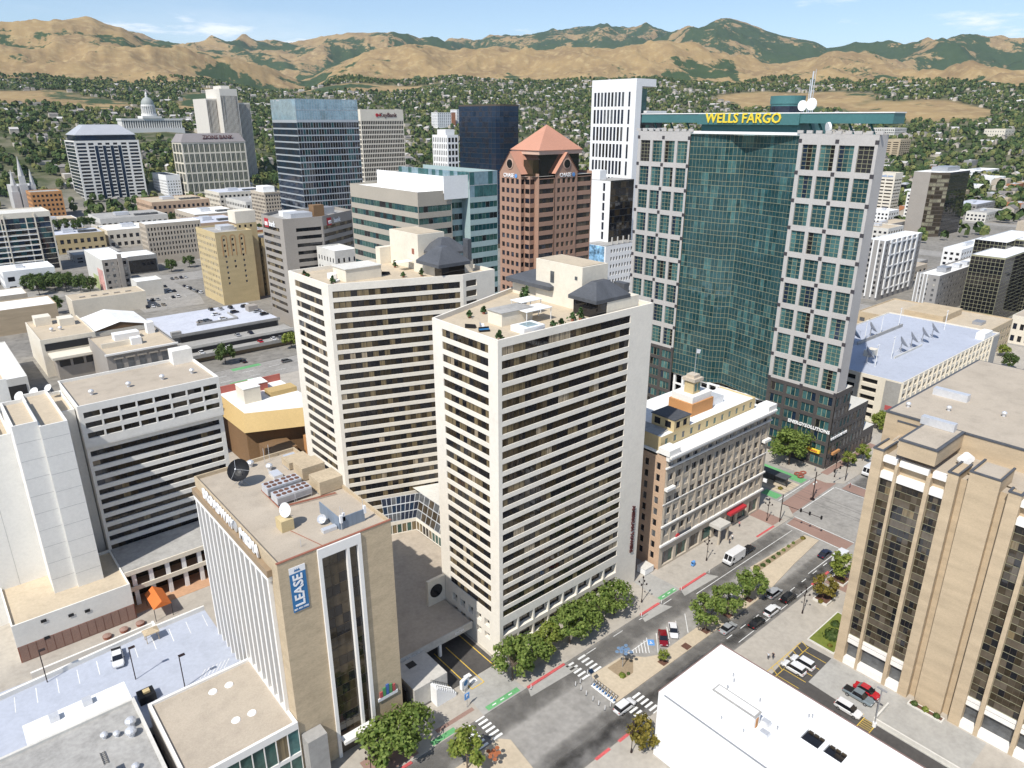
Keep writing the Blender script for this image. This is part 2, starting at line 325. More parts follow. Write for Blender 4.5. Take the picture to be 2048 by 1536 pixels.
city = np.clip((1150 - g_r) / 150, 0, 1)
me = bpy.data.meshes.new('terrain'); idx = np.arange(na * nr).reshape(nr, na); nxt = np.roll(idx, -1, 1)
quads = np.stack([idx[:-1], idx[1:], nxt[1:], nxt[:-1]], -1).reshape(-1, 4)[:, ::-1]
me.from_pydata(np.stack([gx, gy, gh], -1).reshape(-1, 3).tolist(), [], quads.tolist())
for nm_, arr in (('veg', veg), ('suburb', suburb), ('city', city)):
    at = me.attributes.new(nm_, 'FLOAT', 'POINT'); at.data.foreach_set('value', arr.reshape(-1).astype(np.float32))
me.polygons.foreach_set('use_smooth', [True] * len(me.polygons))
tm = bpy.data.materials.new('terrain'); tm.use_nodes = True; t = tm.node_tree; b = t.nodes['Principled BSDF']; b.inputs['Roughness'].default_value = 1.0; b.inputs['Specular IOR Level'].default_value = 0.1
def tn(kind, **kw):
    n = t.nodes.new(kind)
    for k, v in kw.items(): setattr(n, k, v)
    return n
def tattr(nm): n = tn('ShaderNodeAttribute'); n.attribute_name = nm; return n.outputs['Fac']
geo = tn('ShaderNodeNewGeometry')
def tnoise(s, d, st=(1, 1, 1)):
    mp = tn('ShaderNodeMapping'); mp.inputs['Scale'].default_value = st; t.links.new(geo.outputs['Position'], mp.inputs['Vector'])
    n = tn('ShaderNodeTexNoise'); n.inputs['Scale'].default_value = s; n.inputs['Detail'].default_value = d; n.inputs['Roughness'].default_value = 0.62; t.links.new(mp.outputs[0], n.inputs['Vector']); return n.outputs['Fac']
def tmix(f, a, b_):
    n = tn('ShaderNodeMix', data_type='RGBA')
    for i, v in ((0, f), (6, a), (7, b_)):
        if isinstance(v, tuple): n.inputs[i].default_value = (*v, 1)
        elif isinstance(v, (int, float)): n.inputs[i].default_value = v
        else: t.links.new(v, n.inputs[i])
    return n.outputs[2]
def tramp(v, a, b_, lo=0, hi=1):
    n = tn('ShaderNodeMapRange', interpolation_type='SMOOTHSTEP')
    for i, q in ((1, a), (2, b_), (3, lo), (4, hi)): n.inputs[i].default_value = q
    t.links.new(v, n.inputs[0]); return n.outputs[0]
def tm2(op, a, b_):
    n = tn('ShaderNodeMath', operation=op, use_clamp=False)
    for i, v in enumerate((a, b_)):
        if isinstance(v, (int, float)): n.inputs[i].default_value = v
        else: t.links.new(v, n.inputs[i])
    return n.outputs[0]
grass = tmix(tramp(tnoise(0.006, 4), 0.35, 0.68), (0.33, 0.235, 0.115), (0.235, 0.165, 0.088))
grass = tmix(tramp(tnoise(0.03, 3), 0.45, 0.75), grass, (0.38, 0.285, 0.15))
scrub = tmix(tnoise(0.02, 3), (0.032, 0.058, 0.026), (0.070, 0.098, 0.045))
vv = tramp(tm2('ADD', tattr('veg'), tm2('ADD', tm2('MULTIPLY', tm2('SUBTRACT', tnoise(0.035, 4), 0.5), 1.7), tm2('MULTIPLY', tm2('SUBTRACT', tnoise(0.009, 3), 0.5), 1.3))), 0.38, 0.62)
hill = tmix(vv, grass, scrub)
sub = tmix(tramp(tnoise(0.02, 3), 0.4, 0.65), (0.060, 0.075, 0.032), (0.16, 0.15, 0.10))
cit = tmix(tramp(tnoise(0.03, 3), 0.4, 0.65), (0.20, 0.19, 0.175), (0.32, 0.29, 0.25))
c1 = tmix(tattr('suburb'), hill, sub); c2 = tmix(tattr('city'), c1, cit); t.links.new(c2, b.inputs['Base Color'])
bp = tn('ShaderNodeBump'); bp.inputs['Strength'].default_value = 0.5; bp.inputs['Distance'].default_value = 12; t.links.new(tnoise(0.012, 5), bp.inputs['Height']); t.links.new(bp.outputs[0], b.inputs['Normal'])
me.materials.append(tm); tob = ob('terrain', me); tob['kind'] = 'structure'
def hz(x, y): return float(height(np.array([x]), np.array([y]))[0][0])
# ---------------------------------------------------------------- streets
mat('asphalt', (0.30, 0.285, 0.262), 0.93, var=0.16, sc1=0.10, sc2=0.9, stain=0.22); mat('asphalt_dark', (0.075, 0.070, 0.066), 0.93, var=0.14, stain=0.15); mat('paving', (0.40, 0.365, 0.315), 0.93, var=0.09, sc1=0.2, sc2=1.2, stain=0.16)
mat('paving_red', (0.285, 0.185, 0.15), 0.93, var=0.14, sc2=5); mat('median_sand', (0.50, 0.42, 0.31), 0.95, var=0.10, stain=0.1); mat('paint_white', (0.72, 0.72, 0.70), 0.8, var=0.22, sc2=4); mat('paint_green', (0.13, 0.36, 0.15), 0.8, var=0.2, sc2=3)
mat('paint_red', (0.52, 0.10, 0.10), 0.8, var=0.25, sc2=3); mat('paint_yellow', (0.62, 0.42, 0.07), 0.8, var=0.2, sc2=3); mat('paint_blue', (0.12, 0.30, 0.62), 0.8, var=0.15); mat('dirt', (0.30, 0.23, 0.15), 1.0, var=0.15, sc2=3); mat('mulch', (0.13, 0.065, 0.045), 1.0, var=0.3, sc2=6)
mat('concrete_slab', (0.36, 0.35, 0.325), 0.93, var=0.10, stain=0.18)
mat('paving_far', (0.23, 0.215, 0.19), 0.93, var=0.22, sc1=0.03, sc2=0.25, stain=0.3)
m = MB(); m.poly([(-400, -200, 0.0), (900, -200, 0.0), (900, 900, 0.0), (-400, 900, 0.0)]); road = struct('road', m, MATS['asphalt'])
XB = [(-300, -60), (-38, 179), (201, 408), (436, 640), (668, 880)]; YB = [(-190, 63), (83.4, 291), (313, 520), (550, 745), (775, 890)]
for i, (x0, x1) in enumerate(XB):
    for j, (y0, y1) in enumerate(YB):
        m = MB(); c = 4.0; m.prism([(x0 + c, y0), (x1 - c, y0), (x1, y0 + c), (x1, y1 - c), (x1 - c, y1), (x0 + c, y1), (x0, y1 - c), (x0, y0 + c)], -0.02, 0.14); struct('pavement', m, MATS['paving' if (i, j) in ((1, 1), (2, 1), (1, 0), (2, 0)) else 'paving_far'])
UNIT = {}
def mark(kind, x, y, lx, ly, ang=0.0, z=0.004, name='road_marking', par=None):
    if kind not in UNIT:
        q = MB(); q.poly([(-0.5, -0.5, 0), (0.5, -0.5, 0), (0.5, 0.5, 0), (-0.5, 0.5, 0)]); UNIT[kind] = q.mesh('road_marking', [MATS[kind]])
    o = bpy.data.objects.new(name, UNIT[kind]); col.objects.link(o); o.parent = par or road; o.location = (x, y, z); o.scale = (lx, ly, 1); o.rotation_euler = (0, 0, ang); return o
def flat(name, pts, m_, z=0.004, par=None):
    q = MB(); q.poly([(a, b, z) for a, b in pts]); return q.build(name, MATS[m_], par or road)
# crosswalks on the near street (two rows of bars each) and their lanes
for xa, xb, y0, y1 in ((59.7, 63.0, 77.6, 84.0), (85.8, 89.2, 77.6, 83.2), (86.5, 89.7, 61.6, 68.8)):
    for xx in (xa, xb):
        n = int((y1 - y0) / 0.98)
        for k in range(n): mark('paint_white', xx, y0 + 0.4 + k * (y1 - y0) / n, 2.1, 0.5, name='crosswalk_stripe')
for x0, x1 in ((52.8, 58.0), (65.4, 73.3), (116.6, 122.6)): mark('paint_green', (x0 + x1) / 2, 84.2, x1 - x0, 1.15, name='bike_lane_patch', z=0.150)
for x0, x1 in ((66, 73), (117, 122.4)):
    for k in range(3): mark('paint_white', x0 + 1.2 + 2.0 * k, 84.2, 0.9, 0.22, name='bike_lane_arrow', z=0.154)
# asphalt drive aprons that interrupt the north pavement
for x0, x1 in ((64.0, 74.5), (116.5, 123.5)): flat('drive_apron', [(x0, 83.3), (x1, 83.3), (x1 - 0.6, 92.3), (x0 + 0.6, 92.3)], 'concrete_slab', 0.145)
for x0, x1 in ((74.9, 85.0), (108.9, 115.4), (123.3, 133.4)): flat('parking_bay', [(x0 - 1, 81.2), (x1 + 1.5, 80.6), (x1, 83.2), (x0, 83.2)], 'concrete_slab', 0.004)
for x0, x1, y in ((74.9, 85.0, 83.3), (108.9, 115.4, 83.3), (123.3, 133.4, 83.3), (72.7, 76.3, 62.9), (78.7, 81.8, 62.9), (149, 157, 64.0), (40, 48, 83.3), (157.5, 166.0, 84.2)):
    q = MB(); q.box(x0, y - 0.28, 0.0, x1, y + 0.28, 0.19); q.build('red_kerb', MATS['paint_red'], road)
for x0, x1, y in ((92, 131, 79.9), (124, 168, 66.6)):
    pass
for k in range(9): mark('paint_white', 118 + k * 5.2, 66.2, 2.0, 0.16, name='lane_dash')
for a, b_, y in ((118, 160, 63.9), (125, 168, 79.9)): mark('paint_white', (a + b_) / 2, y, b_ - a, 0.14, name='lane_line')
mark('paint_white', 158.5, 66.9, 12, 0.16, name='lane_line')
for k in range(4): mark('paint_white', 92 + k * 8.5, 83.9 - 1.4, 3, 0.14, name='lane_dash')
# stalls in the middle of the street
for (x0, y0), (x1, y1) in (((106.9, 77.2), (102.0, 72.7)), ((110.3, 77.0), (106.4, 73.2)), ((113.4, 77.0), (109.4, 73.0)), ((117.0, 77.2), (112.3, 72.8)), ((122.4, 77.2), (117.9, 72.8)), ((128.2, 77.2), (123.6, 72.8)), ((134, 77.2), (129.4, 72.8))):
    mark('paint_white', (x0 + x1) / 2, (y0 + y1) / 2, math.hypot(x1 - x0, y1 - y0), 0.15, math.atan2(y1 - y0, x1 - x0), name='stall_line')
mark('paint_blue', 103.7, 76.0, 1.8, 1.4, 0.8, name='accessible_symbol'); mark('paint_white', 103.7, 76.0, 0.8, 0.22, 1.2, 0.008, 'accessible_symbol'); mark('paint_white', 103.5, 75.8, 0.22, 0.7, 0.8, 0.008, 'accessible_symbol')
for k in range(6): mark('paint_white', 98.6 + k * 0.78, 76.6 - k * 0.14, 0.16, 0.8 + k * 0.78, -0.75, name='hatch_stripe')
mark('paint_white', 100.5, 77.0, 6, 0.15, name='hatch_stripe')
# islands down the middle of the street
def island(pts, m_='paving', z=0.15, name='median_island'):
    q = MB(); q.prism(pts, -0.01, z); return struct(name, q, MATS[m_])
isl = island([(85.6, 69.4), (135.5, 69.2), (138.6, 70.0), (138, 72.6), (101.8, 72.5), (99.2, 73.8), (96.0, 77.1), (86.8, 77.6)], 'median_sand')
flat('planting_bed', [(90.9, 72.6), (93.8, 72.5), (96.6, 74.9), (95.7, 76.7), (90.8, 76.8)], 'dirt', 0.156, isl)
for x, y in ((100.8, 70.5), (108.3, 70.3), (115.6, 70.6), (123.8, 70.5), (132.3, 70.6)): mark('mulch', x, y, 1.7, 1.7, 0.0, 0.158, 'tree_pit', isl)
isl2 = island([(140.5, 69.6), (153.2, 71.2), (168.6, 72.6), (168.2, 76.4), (150.5, 77.3), (144, 77.6), (142.2, 75.5)], 'median_sand'); flat('planting_bed', [(143.6, 75.2), (166.5, 75.2), (167.0, 76.3), (150.5, 76.9), (144.4, 77.1)], 'dirt', 0.156, isl2)
isl3 = island([(20, 68.0), (63.2, 68.4), (64.2, 75.8), (62.8, 77.3), (20, 77.5)], 'median_sand')
# junction of the two streets: brick crossings with white edges, rails, stop lines
for pts in ([(169.4, 66), (174.3, 66), (174.8, 83.0), (170.0, 82.6)], [(176, 84.4), (203, 85.2), (203, 90.5), (178, 89.5)], [(201.0, 66), (206, 66), (206, 82.5), (201.2, 82.5)]): flat('brick_crossing', pts, 'paving_red', 0.004)
for x0, y0, x1, y1 in ((169.0, 64, 169.8, 82.8), (174.7, 66, 175.2, 83.2), (200.5, 66, 200.4, 84.2), (206.4, 66, 206.3, 83), (180, 84.0, 200, 84.3), (180, 91.0, 201, 91.4)):
    mark('paint_white', (x0 + x1) / 2, (y0 + y1) / 2, math.hypot(x1 - x0, y1 - y0), 0.22, math.atan2(y1 - y0, x1 - x0), name='crossing_line', z=0.008)
flat('junction_slab', [(175.4, 63.2), (200.2, 63.2), (200.2, 83.6), (175.4, 83.4)], 'asphalt', 0.004)
mat('rail_steel', (0.10, 0.095, 0.09), 0.6, 0.3, var=0.1)
for x in (186.2, 187.6, 190.6, 192.0):
    mark('rail_steel', x, 150, 0.12, 300, name='tram_rail', z=0.010)
flat('tram_bed', [(184.6, 92), (193.8, 92), (193.8, 292), (184.6, 292)], 'median_sand', 0.004); flat('bike_lane', [(195.0, 92.2), (198.6, 92.2), (198.6, 140), (195.0, 140)], 'paint_green', 0.004)
mark('paint_green', 182, 94.5, 3.4, 5.0, name='bike_lane_patch')
for x0, x1, y0, y1 in ((206, 240, 89.5, 91.8), (166, 171, 84.5, 91.8), (55, 63.5, 85.5, 86.4), (41, 50, 84.0, 89), (152, 160, 50, 62.5)): flat('brick_paving', [(x0, y0), (x1, y0), (x1, y1), (x0, y1)], 'paving_red', 0.146)
# the second cross street in the distance
for k in range(14): mark('paint_white', 10 + k * 12, 298, 5, 0.2, name='lane_dash')
for k in range(14): mark('paint_white', 10 + k * 12, 305, 5, 0.2, name='lane_dash')
for x0, x1, y in ((101, 114, 311.0), (94, 104, 293.2)): mark('paint_green', (x0 + x1) / 2, y, x1 - x0, 3.2, 0.02, name='bike_lane_patch')

# worn wheel paths: darker sheets whose edges fade into the road
def worn(name, c, dens):
    m = bpy.data.materials.new(name); m.use_nodes = True; t = m.node_tree; b = t.nodes['Principled BSDF']; b.inputs['Roughness'].default_value = .9; b.inputs['Base Color'].default_value = (*c, 1); tc_ = t.nodes.new('ShaderNodeTexCoord'); sp = t.nodes.new('ShaderNodeSeparateXYZ'); t.links.new(tc_.outputs['Generated'], sp.inputs[0])
    def mm(op, a, b_):
        n = t.nodes.new('ShaderNodeMath'); n.operation = op
        for i, v in enumerate((a, b_)):
            if isinstance(v, (int, float)): n.inputs[i].default_value = v
            else: t.links.new(v, n.inputs[i])
        return n.outputs[0]
    par = lambda v, k: mm('MINIMUM', mm('MULTIPLY', mm('MULTIPLY', v, mm('SUBTRACT', 1.0, v)), k), 1.0)
    n = t.nodes.new('ShaderNodeTexNoise'); n.inputs['Scale'].default_value = .35; n.inputs['Detail'].default_value = 3; g = t.nodes.new('ShaderNodeNewGeometry'); t.links.new(g.outputs['Position'], n.inputs['Vector'])
    t.links.new(mm('MULTIPLY', mm('MULTIPLY', par(sp.outputs['Y'], 4.5), par(sp.outputs['X'], 14)), mm('MULTIPLY', n.outputs['Fac'], dens)), b.inputs['Alpha']); MATS[name] = m
worn('worn_lane', (.125, .118, .108), 1.25); worn('worn_track', (.11, .103, .095), 1.0)
for x0, x1, y, w, m_ in ((20, 170, 80.6, 3.4, 'worn_lane'), (60, 168, 66.9, 3.0, 'worn_lane'), (100, 168, 64.6, 2.2, 'worn_track'), (30, 110, 64.6, 2.6, 'worn_track'), (170, 330, 79.0, 3.2, 'worn_lane'), (172, 330, 68, 3.0, 'worn_lane')): q = MB(); q.poly([(x0, y - w, .002), (x1, y - w, .002), (x1, y + w, .002), (x0, y + w, .002)]); q.build('wheel_path', MATS[m_], road)
# ---------------------------------------------------------------- lettering
def text_mesh(body, size, depth, bold=0.0):
    cu = bpy.data.curves.new('lettering', 'FONT'); cu.body = body; cu.size = size; cu.extrude = depth; cu.offset = bold; cu.resolution_u = 2; cu.align_x = 'CENTER'; cu.align_y = 'CENTER'
    o = bpy.data.objects.new('lettering', cu); col.objects.link(o); bpy.context.view_layer.update()
    me = bpy.data.meshes.new_from_object(o.evaluated_get(bpy.context.evaluated_depsgraph_get())); bpy.data.objects.remove(o); bpy.data.curves.remove(cu); return me
def letters(body, loc, face, size, m, par, depth=0.08, bold=0.0, name='lettering', roll=0.0, sx=1.0):
    me = text_mesh(body, size, depth, bold); me.materials.clear(); me.materials.append(MATS[m]); o = ob(name, me, par)
    off = par.location if par else Vector((0, 0, 0))
    M = Matrix.Rotation({'S': 0, 'W': R(-90)}[face] if isinstance(face, str) else face, 4, 'Z') @ Matrix.Rotation(R(90), 4, 'X') @ Matrix.Rotation(roll, 4, 'Z')
    o.matrix_local = Matrix.Translation(Vector(loc) - Vector(off)) @ M @ Matrix.Diagonal((sx, 1, 1, 1)); return o
mat('sign_yellow', (0.80, 0.60, 0.05), 0.5, var=0.05); mat('sign_red', (0.45, 0.03, 0.04), 0.5, var=0); mat('sign_white', (0.82, 0.82, 0.82), 0.5, var=0); mat('sign_blue', (0.03, 0.16, 0.36), 0.5, var=0.06); mat('sign_brown', (0.10, 0.03, 0.03), 0.5, var=0)
mat('teal_panel', (0.075, 0.19, 0.19), 0.45, 0.2, var=0.07); mat('granite', (0.46, 0.44, 0.42), 0.75, var=0.07, sc2=2.5); mat('granite_dark', (0.075, 0.068, 0.066), 0.5, var=0.15, sc2=2.5); mat('tile_dark', (0.055, 0.05, 0.055), 0.5, var=0)
mat('slate', (0.085, 0.09, 0.10), 0.6, var=0.22, sc2=2.0, stretch=(4, 0.6, 1)); mat('bronze_band', (0.30, 0.22, 0.14), 0.6, var=0.08)
tint = ['pane_bronze', 'pane_dark', 'pane_curtain', 'pane_drape']
def resid(seed):
    rg = random.Random(seed); memo = {}
    def f(i, j, k):
        key = (j, k // 2)
        if key not in memo: memo[key] = rg.choices(tint, (4, 7, 1.6, 0.5))[0]
        return memo[key] if rg.random() < 0.8 else rg.choice(tint[:3])
    return f
def resid2(seed):
    rg = random.Random(seed)
    return lambda i, j, k: 'pane_dark' if k % 7 == 3 else rg.choices(['pane_curtain', 'pane_bronze', 'pane_dark', 'pane_drape'], (3.4, 4, 4, 0.3))[0]
def extras(B, items):
    for nm, mbx, m_ in items: B.part(nm, mbx, MATS[m_])
def bx(*a): q = MB(); q.box(*a); return q
def hip(x0, y0, x1, y1, z0, z1, t, over=0.0, fascia=0.35):
    """hipped roof with a short ridge"""
    q = MB(); x0 -= over; y0 -= over; x1 += over; y1 += over; rx0, rx1, ry0, ry1 = x0 + t, x1 - t, y0 + t, y1 - t
    if rx0 > rx1: rx0 = rx1 = (x0 + x1) / 2
    if ry0 > ry1: ry0 = ry1 = (y0 + y1) / 2
    c = [(x0, y0, z0), (x1, y0, z0), (x1, y1, z0), (x0, y1, z0)]; r = [(rx0, ry0, z1), (rx1, ry0, z1), (rx1, ry1, z1), (rx0, ry1, z1)]
    for i in range(4):
        j = (i + 1) % 4; q.poly([c[i], c[j], r[j], r[i]]); q.poly([(c[i][0], c[i][1], z0 - fascia), (c[j][0], c[j][1], z0 - fascia), c[j], c[i]])
    q.poly(r); q.poly([(a, b, z0 - fascia) for a, b, _ in reversed(c)]); return q
# ---------------------------------------------------------------- front residential tower
B = Bld('residential_tower', 'white concrete tower with ribbon windows, vertical dark red sign and rooftop spa deck', (75.4, 92.4, 0)); T1 = B
P = [(75.4, 92.4), (117.4, 92.4), (117.4, 122.6), (104, 122.6), (75.4, 112.4)]
B.facade(P[0], P[1], 9.5, 69, [(0.9, 34.9)], rows_(10.55, 23, 2.52, 1.56), MATS['cream'], resid(1), 0.2, 24, 0.13)
B.facade(P[0], P[1], 0, 9.5, cols_(0.9, 8, 4.3, 3.9), [(2.4, 4.8), (5.9, 8.5)], MATS['cream'], ['pane_dark', 'pane_bronze'], 1.3, 2, 0.1)
B.facade(P[4], P[0], 9.5, 69, [(3.2, 17.3)], rows_(10.55, 23, 2.52, 1.56), MATS['cream'], resid2(2), 0.2, 12, 0.12)
B.facade(P[4], P[0], 0, 9.5, cols_(3.8, 5, 2.8, 1.7), [(3.4, 4.9), (6.4, 8.2)], MATS['cream'], ['pane_dark'], 0.9, 1)
for a, b_ in ((1, 2), (2, 3), (3, 4)): B.face(P[a], P[b_], 0, 69, MATS['cream'])
B.roof(P, 69, MATS['roofsand'], MATS['cream'], 0.95, 0.4)
extras(B, [('penthouse', bx(103.5, 99.8, 68, 111, 113.6, 77), 'cream2'), ('penthouse_wall', bx(104, 93.2, 68, 113.5, 99.7, 71.2), 'cream2'), ('penthouse_wall', bx(104, 113.7, 68, 115, 122, 71.2), 'cream2'), ('penthouse_roof', bx(104.0, 100.3, 77.05, 110.5, 113.1, 77.1), 'roofsand'),
           ('hip_roof', hip(101, 93.4, 110.4, 100.6, 71.8, 74.6, 3.2, 0.3, 0.7), 'slate'), ('hip_roof', hip(102.5, 108.2, 115.5, 122.3, 71.8, 73.6, 4.5, 0.2, 0.8), 'slate'), ('glass_lounge', bx(101.3, 93.3, 68, 103.95, 99.9, 71.1), 'pane_dark'),
           ('vent_box', bx(112, 96, 71.2, 113.5, 99, 73.2), 'slate'), ('stair_block', bx(83.6, 101.2, 68, 91.4, 105.4, 70.6), 'cream2'), ('stair_block_roof', bx(83.4, 101.0, 70.62, 91.6, 105.6, 70.75), 'roofgrey'), ('spa_wall', bx(83.4, 94.6, 68, 88.6, 98.4, 69.1), 'white'), ('spa_water', bx(84.8, 95.2, 69.1, 87.6, 97.8, 69.14), 'pane_sky')])
q = MB(); q.box(87.9, 99.0, 70.5, 94.6, 103.0, 70.62); [q.box(a - .06, b_ - .06, 68, a + .06, b_ + .06, 70.5) for a in (88.1, 94.4) for b_ in (99.2, 102.8)]; B.part('pergola', q, MATS['white'])
q = MB(); q.box(91.0, 104.0, 70.9, 96.5, 107.5, 71.02); [q.box(a - .06, b_ - .06, 68, a + .06, b_ + .06, 70.9) for a in (91.2, 96.3) for b_ in (104.2, 107.3)]; B.part('pergola', q, MATS['white'])
q = MB(); [q.box(85.2 + .4 * k, 93.6, 68.05, 85.6 + .4 * k, 94.5, 68.2 + .14 * k) for k in range(6)]; B.part('spa_steps', q, MATS['metal_grey'])
for (x, y, z, w, h) in ((103.42, 108.5, 73.8, 1.1, 2.4), (103.42, 101.5, 74.6, 0.7, 0.7)):
    q = MB(); q.box(103.40, y - w/2, z - h/2, 103.49, y + w/2, z + h/2); B.part('penthouse_window', q, MATS['pane_grey'])
letters('AMERICAN TOWERS', (115.2, 92.25, 15.6), 'S', 1.35, 'sign_brown', B.o, 0.12, 0.03, 'sign_lettering', R(-90))
B.done()
# small things on its roof deck
def planter_bush(x, y, z, r, h, label, group):
    t_ = thing('potted_shrub', label, 'shrub', (x, y, z), random.random() * 6, group); q = MB(); q.frus(0, 0, 0, 0.45, 0.28, 0.36, 8); q.build('pot', MATS['brickred'], t_, world=False)
    q = MB()
    for k in range(70):
        a, b_, c = random.gauss(0, .4), random.gauss(0, .4), random.random(); s = .14 + .1 * random.random(); p = Vector((a * r * (1.2 - c), b_ * r * (1.2 - c), .45 + c * h)); u = Vector((random.gauss(0, 1), random.gauss(0, 1), random.gauss(0, 1))).normalized() * s; v = u.orthogonal().normalized() * s
        q.poly([p - u - v, p + u - v, p + u + v, p - u + v])
    q.build('foliage', MATS['leaf_dark'], t_, world=False)
mat('leaf_dark', (0.045, 0.085, 0.025), 0.8, var=0.35, sc2=2.0)
for x, y, h in ((77.4, 94.3, 1.5), (98.0, 112, 2.0), (101.5, 114.5, 2.6), (103, 117, 1.6), (98.6, 95.2, 1.9), (96.8, 95.6, 1.2), (92.8, 94.6, .9), (90.6, 94.6, .9), (87, 111, 1.0), (83, 110.5, 1.0)):
    planter_bush(x, y, 68.06, .8, h, 'potted evergreen on the tower roof deck with the spa', 'potted shrubs on the spa roof deck')
def sofa(x, y, z, rz, label, m_='metal_grey', cm='white'):
    t_ = thing('outdoor_sofa', label, 'sofa', (x, y, z), rz); bx(-1, -.4, 0, 1, .4, .38).build('base', MATS[m_], t_, world=False); bx(-1, .25, .38, 1, .4, .8).build('backrest', MATS[m_], t_, world=False); bx(-.95, -.38, .38, .95, .22, .52).build('cushion', MATS[cm], t_, world=False)
sofa(80.6, 103.4, 68.06, 1.0, 'pale cushioned outdoor sofa on the spa roof deck'); sofa(78.8, 104.6, 68.06, 2.2, 'dark outdoor sofa on the spa roof deck by the parapet', 'black', 'slate'); sofa(79.2, 101, 68.06, -.4, 'small blue cushioned seat on the spa roof deck', 'black', 'sign_blue')
# ---------------------------------------------------------------- second residential tower
B = Bld('residential_tower', 'white ribbon windowed tower with a bent front, behind the tower with the red sign', (73.8, 141.4, 0))
P = [(73.8, 152.4), (104.5, 141.4), (114.7, 141.6), (114.7, 173), (73.8, 174)]
L1 = (Vector(P[1]) - Vector(P[0])).length
B.facade(P[0], P[1], 0, 69, [(0.9, L1 - 0.8)], rows_(65.7 - 2.56 * 24, 25, 2.56, 1.58), MATS['cream'], resid2(5), 0.2, 22, 0.13)
B.facade(P[1], P[2], 0, 69, [(0.9, 4.3)], rows_(65.7 - 2.56 * 24, 25, 2.56, 1.58), MATS['cream'], ['pane_dark', 'pane_bronze'], 0.45, 1)
B.facade(P[4], P[0], 0, 69, [(3.4, 18.0)], rows_(65.7 - 2.56 * 24, 25, 2.56, 1.58), MATS['cream'], resid(6), 0.2, 12, 0.12)
for a, b_ in ((2, 3), (3, 4)): B.face(P[a], P[b_], 0, 69, MATS['cream'])
B.roof(P, 69, MATS['roofsand'], MATS['cream'], 0.95, 0.4)
extras(B, [('penthouse', bx(101.7, 156.7, 68, 110, 170.4, 77.2), 'cream2'), ('penthouse_wall', bx(100.2, 147.0, 68, 112, 156.6, 71.2), 'cream2'), ('penthouse_wall', bx(98.5, 170.5, 68, 112, 172.8, 72.5), 'cream2'), ('hip_roof', hip(98.2, 142.6, 107.5, 152.0, 71.9, 75.4, 3.8, 0.2, 0.8), 'slate'), ('hip_roof', hip(103.5, 150.0, 113, 158.5, 73.0, 76.2, 3.6, 0.1, 0.6), 'slate'), ('glass_lounge', bx(100.0, 144.0, 68, 107.0, 147, 71.1), 'pane_dark'),
           ('chimney', bx(109.6, 146.0, 71, 110.8, 148, 76.5), 'slate'), ('roof_box', bx(80.4, 155.9, 68, 90.1, 162.4, 71.0), 'cream2'), ('roof_box_cover', bx(80.2, 155.7, 71.02, 90.3, 162.6, 71.2), 'lightconc'), ('skylight', bx(79.0, 160.5, 68, 80.3, 163, 69.4), 'white'), ('pergola', bx(97.2, 158.6, 70.2, 101.2, 161.2, 70.32), 'white'), ('penthouse_roof', bx(102.3, 157.3, 77.25, 109.4, 169.8, 77.3), 'roofsand')])
q = MB(); q.box(101.60, 158.6, 72.0, 101.68, 159.6, 73.4); B.part('louvre', q, MATS['brickred'])
B.done()
for x, y, h in ((76.5, 155.2, 1.7), (75.2, 166, .8), (76, 169.5, .8), (98.2, 150.2, 1.5), (92, 160, 1.2), (99, 164, 1.4), (94, 152, .8)): planter_bush(x, y, 68.06, .7, h, 'potted shrub on the roof of the tower with the bent front', 'potted shrubs on the second tower')
sofa(78.6, 157.5, 68.06, .5, 'white lounge seat beside the roof box of the second tower'); sofa(92.5, 157.8, 68.06, 2.4, 'dark lounge seat by the roof box of the second tower', 'black', 'metal_grey')
# glazed link and plaza between the towers
B = Bld('atrium', 'low glazed link with sloping grid skylights between the two white towers', (78, 118, 0))
B.facade((79.0, 141.8), (86.2, 139.4), 4.9, 8.6, spread(7.6, 6, .86), [(5.1, 7.6)], MATS['cream'], ['pane_curtain', 'pane_green'], .15, 1, fm=MATS['frame_alu']); B.facade((86.2, 139.4), (86.2, 117.0), 4.9, 8.6, spread(22.4, 16, .86), [(5.1, 7.6)], MATS['cream'], ['pane_curtain', 'pane_green', 'pane_dark'], .15, 1, fm=MATS['frame_alu'])
B.w('roof', MATS['lightconc']).poly([(89.8, 117.8, 13.2), (103, 122.5, 13.2), (104, 141.2, 13.2), (89.8, 146.2, 13.2)])
def skylight(p00, p10, p11, p01, nu, nv, kinds):
    p00, p10, p11, p01 = map(Vector, (p00, p10, p11, p01)); nn = (p10 - p00).cross(p01 - p00).normalized()
    f = lambda u, v: (p00 * (1 - u) + p10 * u) * (1 - v) + (p01 * (1 - u) + p11 * u) * v
    q = MB(); q.poly([f(0, 0) - nn * .05, f(1, 0) - nn * .05, f(1, 1) - nn * .05, f(0, 1) - nn * .05]); B.part('skylight_frame', q, MATS['frame_alu'])
    for a in range(nu):
        for b_ in range(nv):
            e = .06; q = MB(); q.poly([f((a + e) / nu, (b_ + e) / nv), f((a + 1 - e) / nu, (b_ + e) / nv), f((a + 1 - e) / nu, (b_ + 1 - e) / nv), f((a + e) / nu, (b_ + 1 - e) / nv)]); B.part('skylight_pane', q, MATS[random.choice(kinds)])
skylight((78.6, 142.0, 8.6), (86.2, 139.4, 8.6), (89.8, 142.6, 13.2), (80.2, 146.2, 13.2), 8, 3, ['pane_navy', 'pane_grey', 'pane_blue']); skylight((86.2, 139.4, 8.6), (86.2, 117.0, 8.6), (89.8, 117.8, 13.2), (89.8, 142.6, 13.2), 11, 3, ['pane_bronze', 'pane_brown', 'pane_grey'])
B.done()
B = Bld('plaza_deck', 'raised paved plaza over a garage entrance beside the broadcast office tower', (54, 92.4, 0), 'plaza')
mat('plaza', (0.42, 0.36, 0.29), 0.93, var=0.10, stain=0.18)
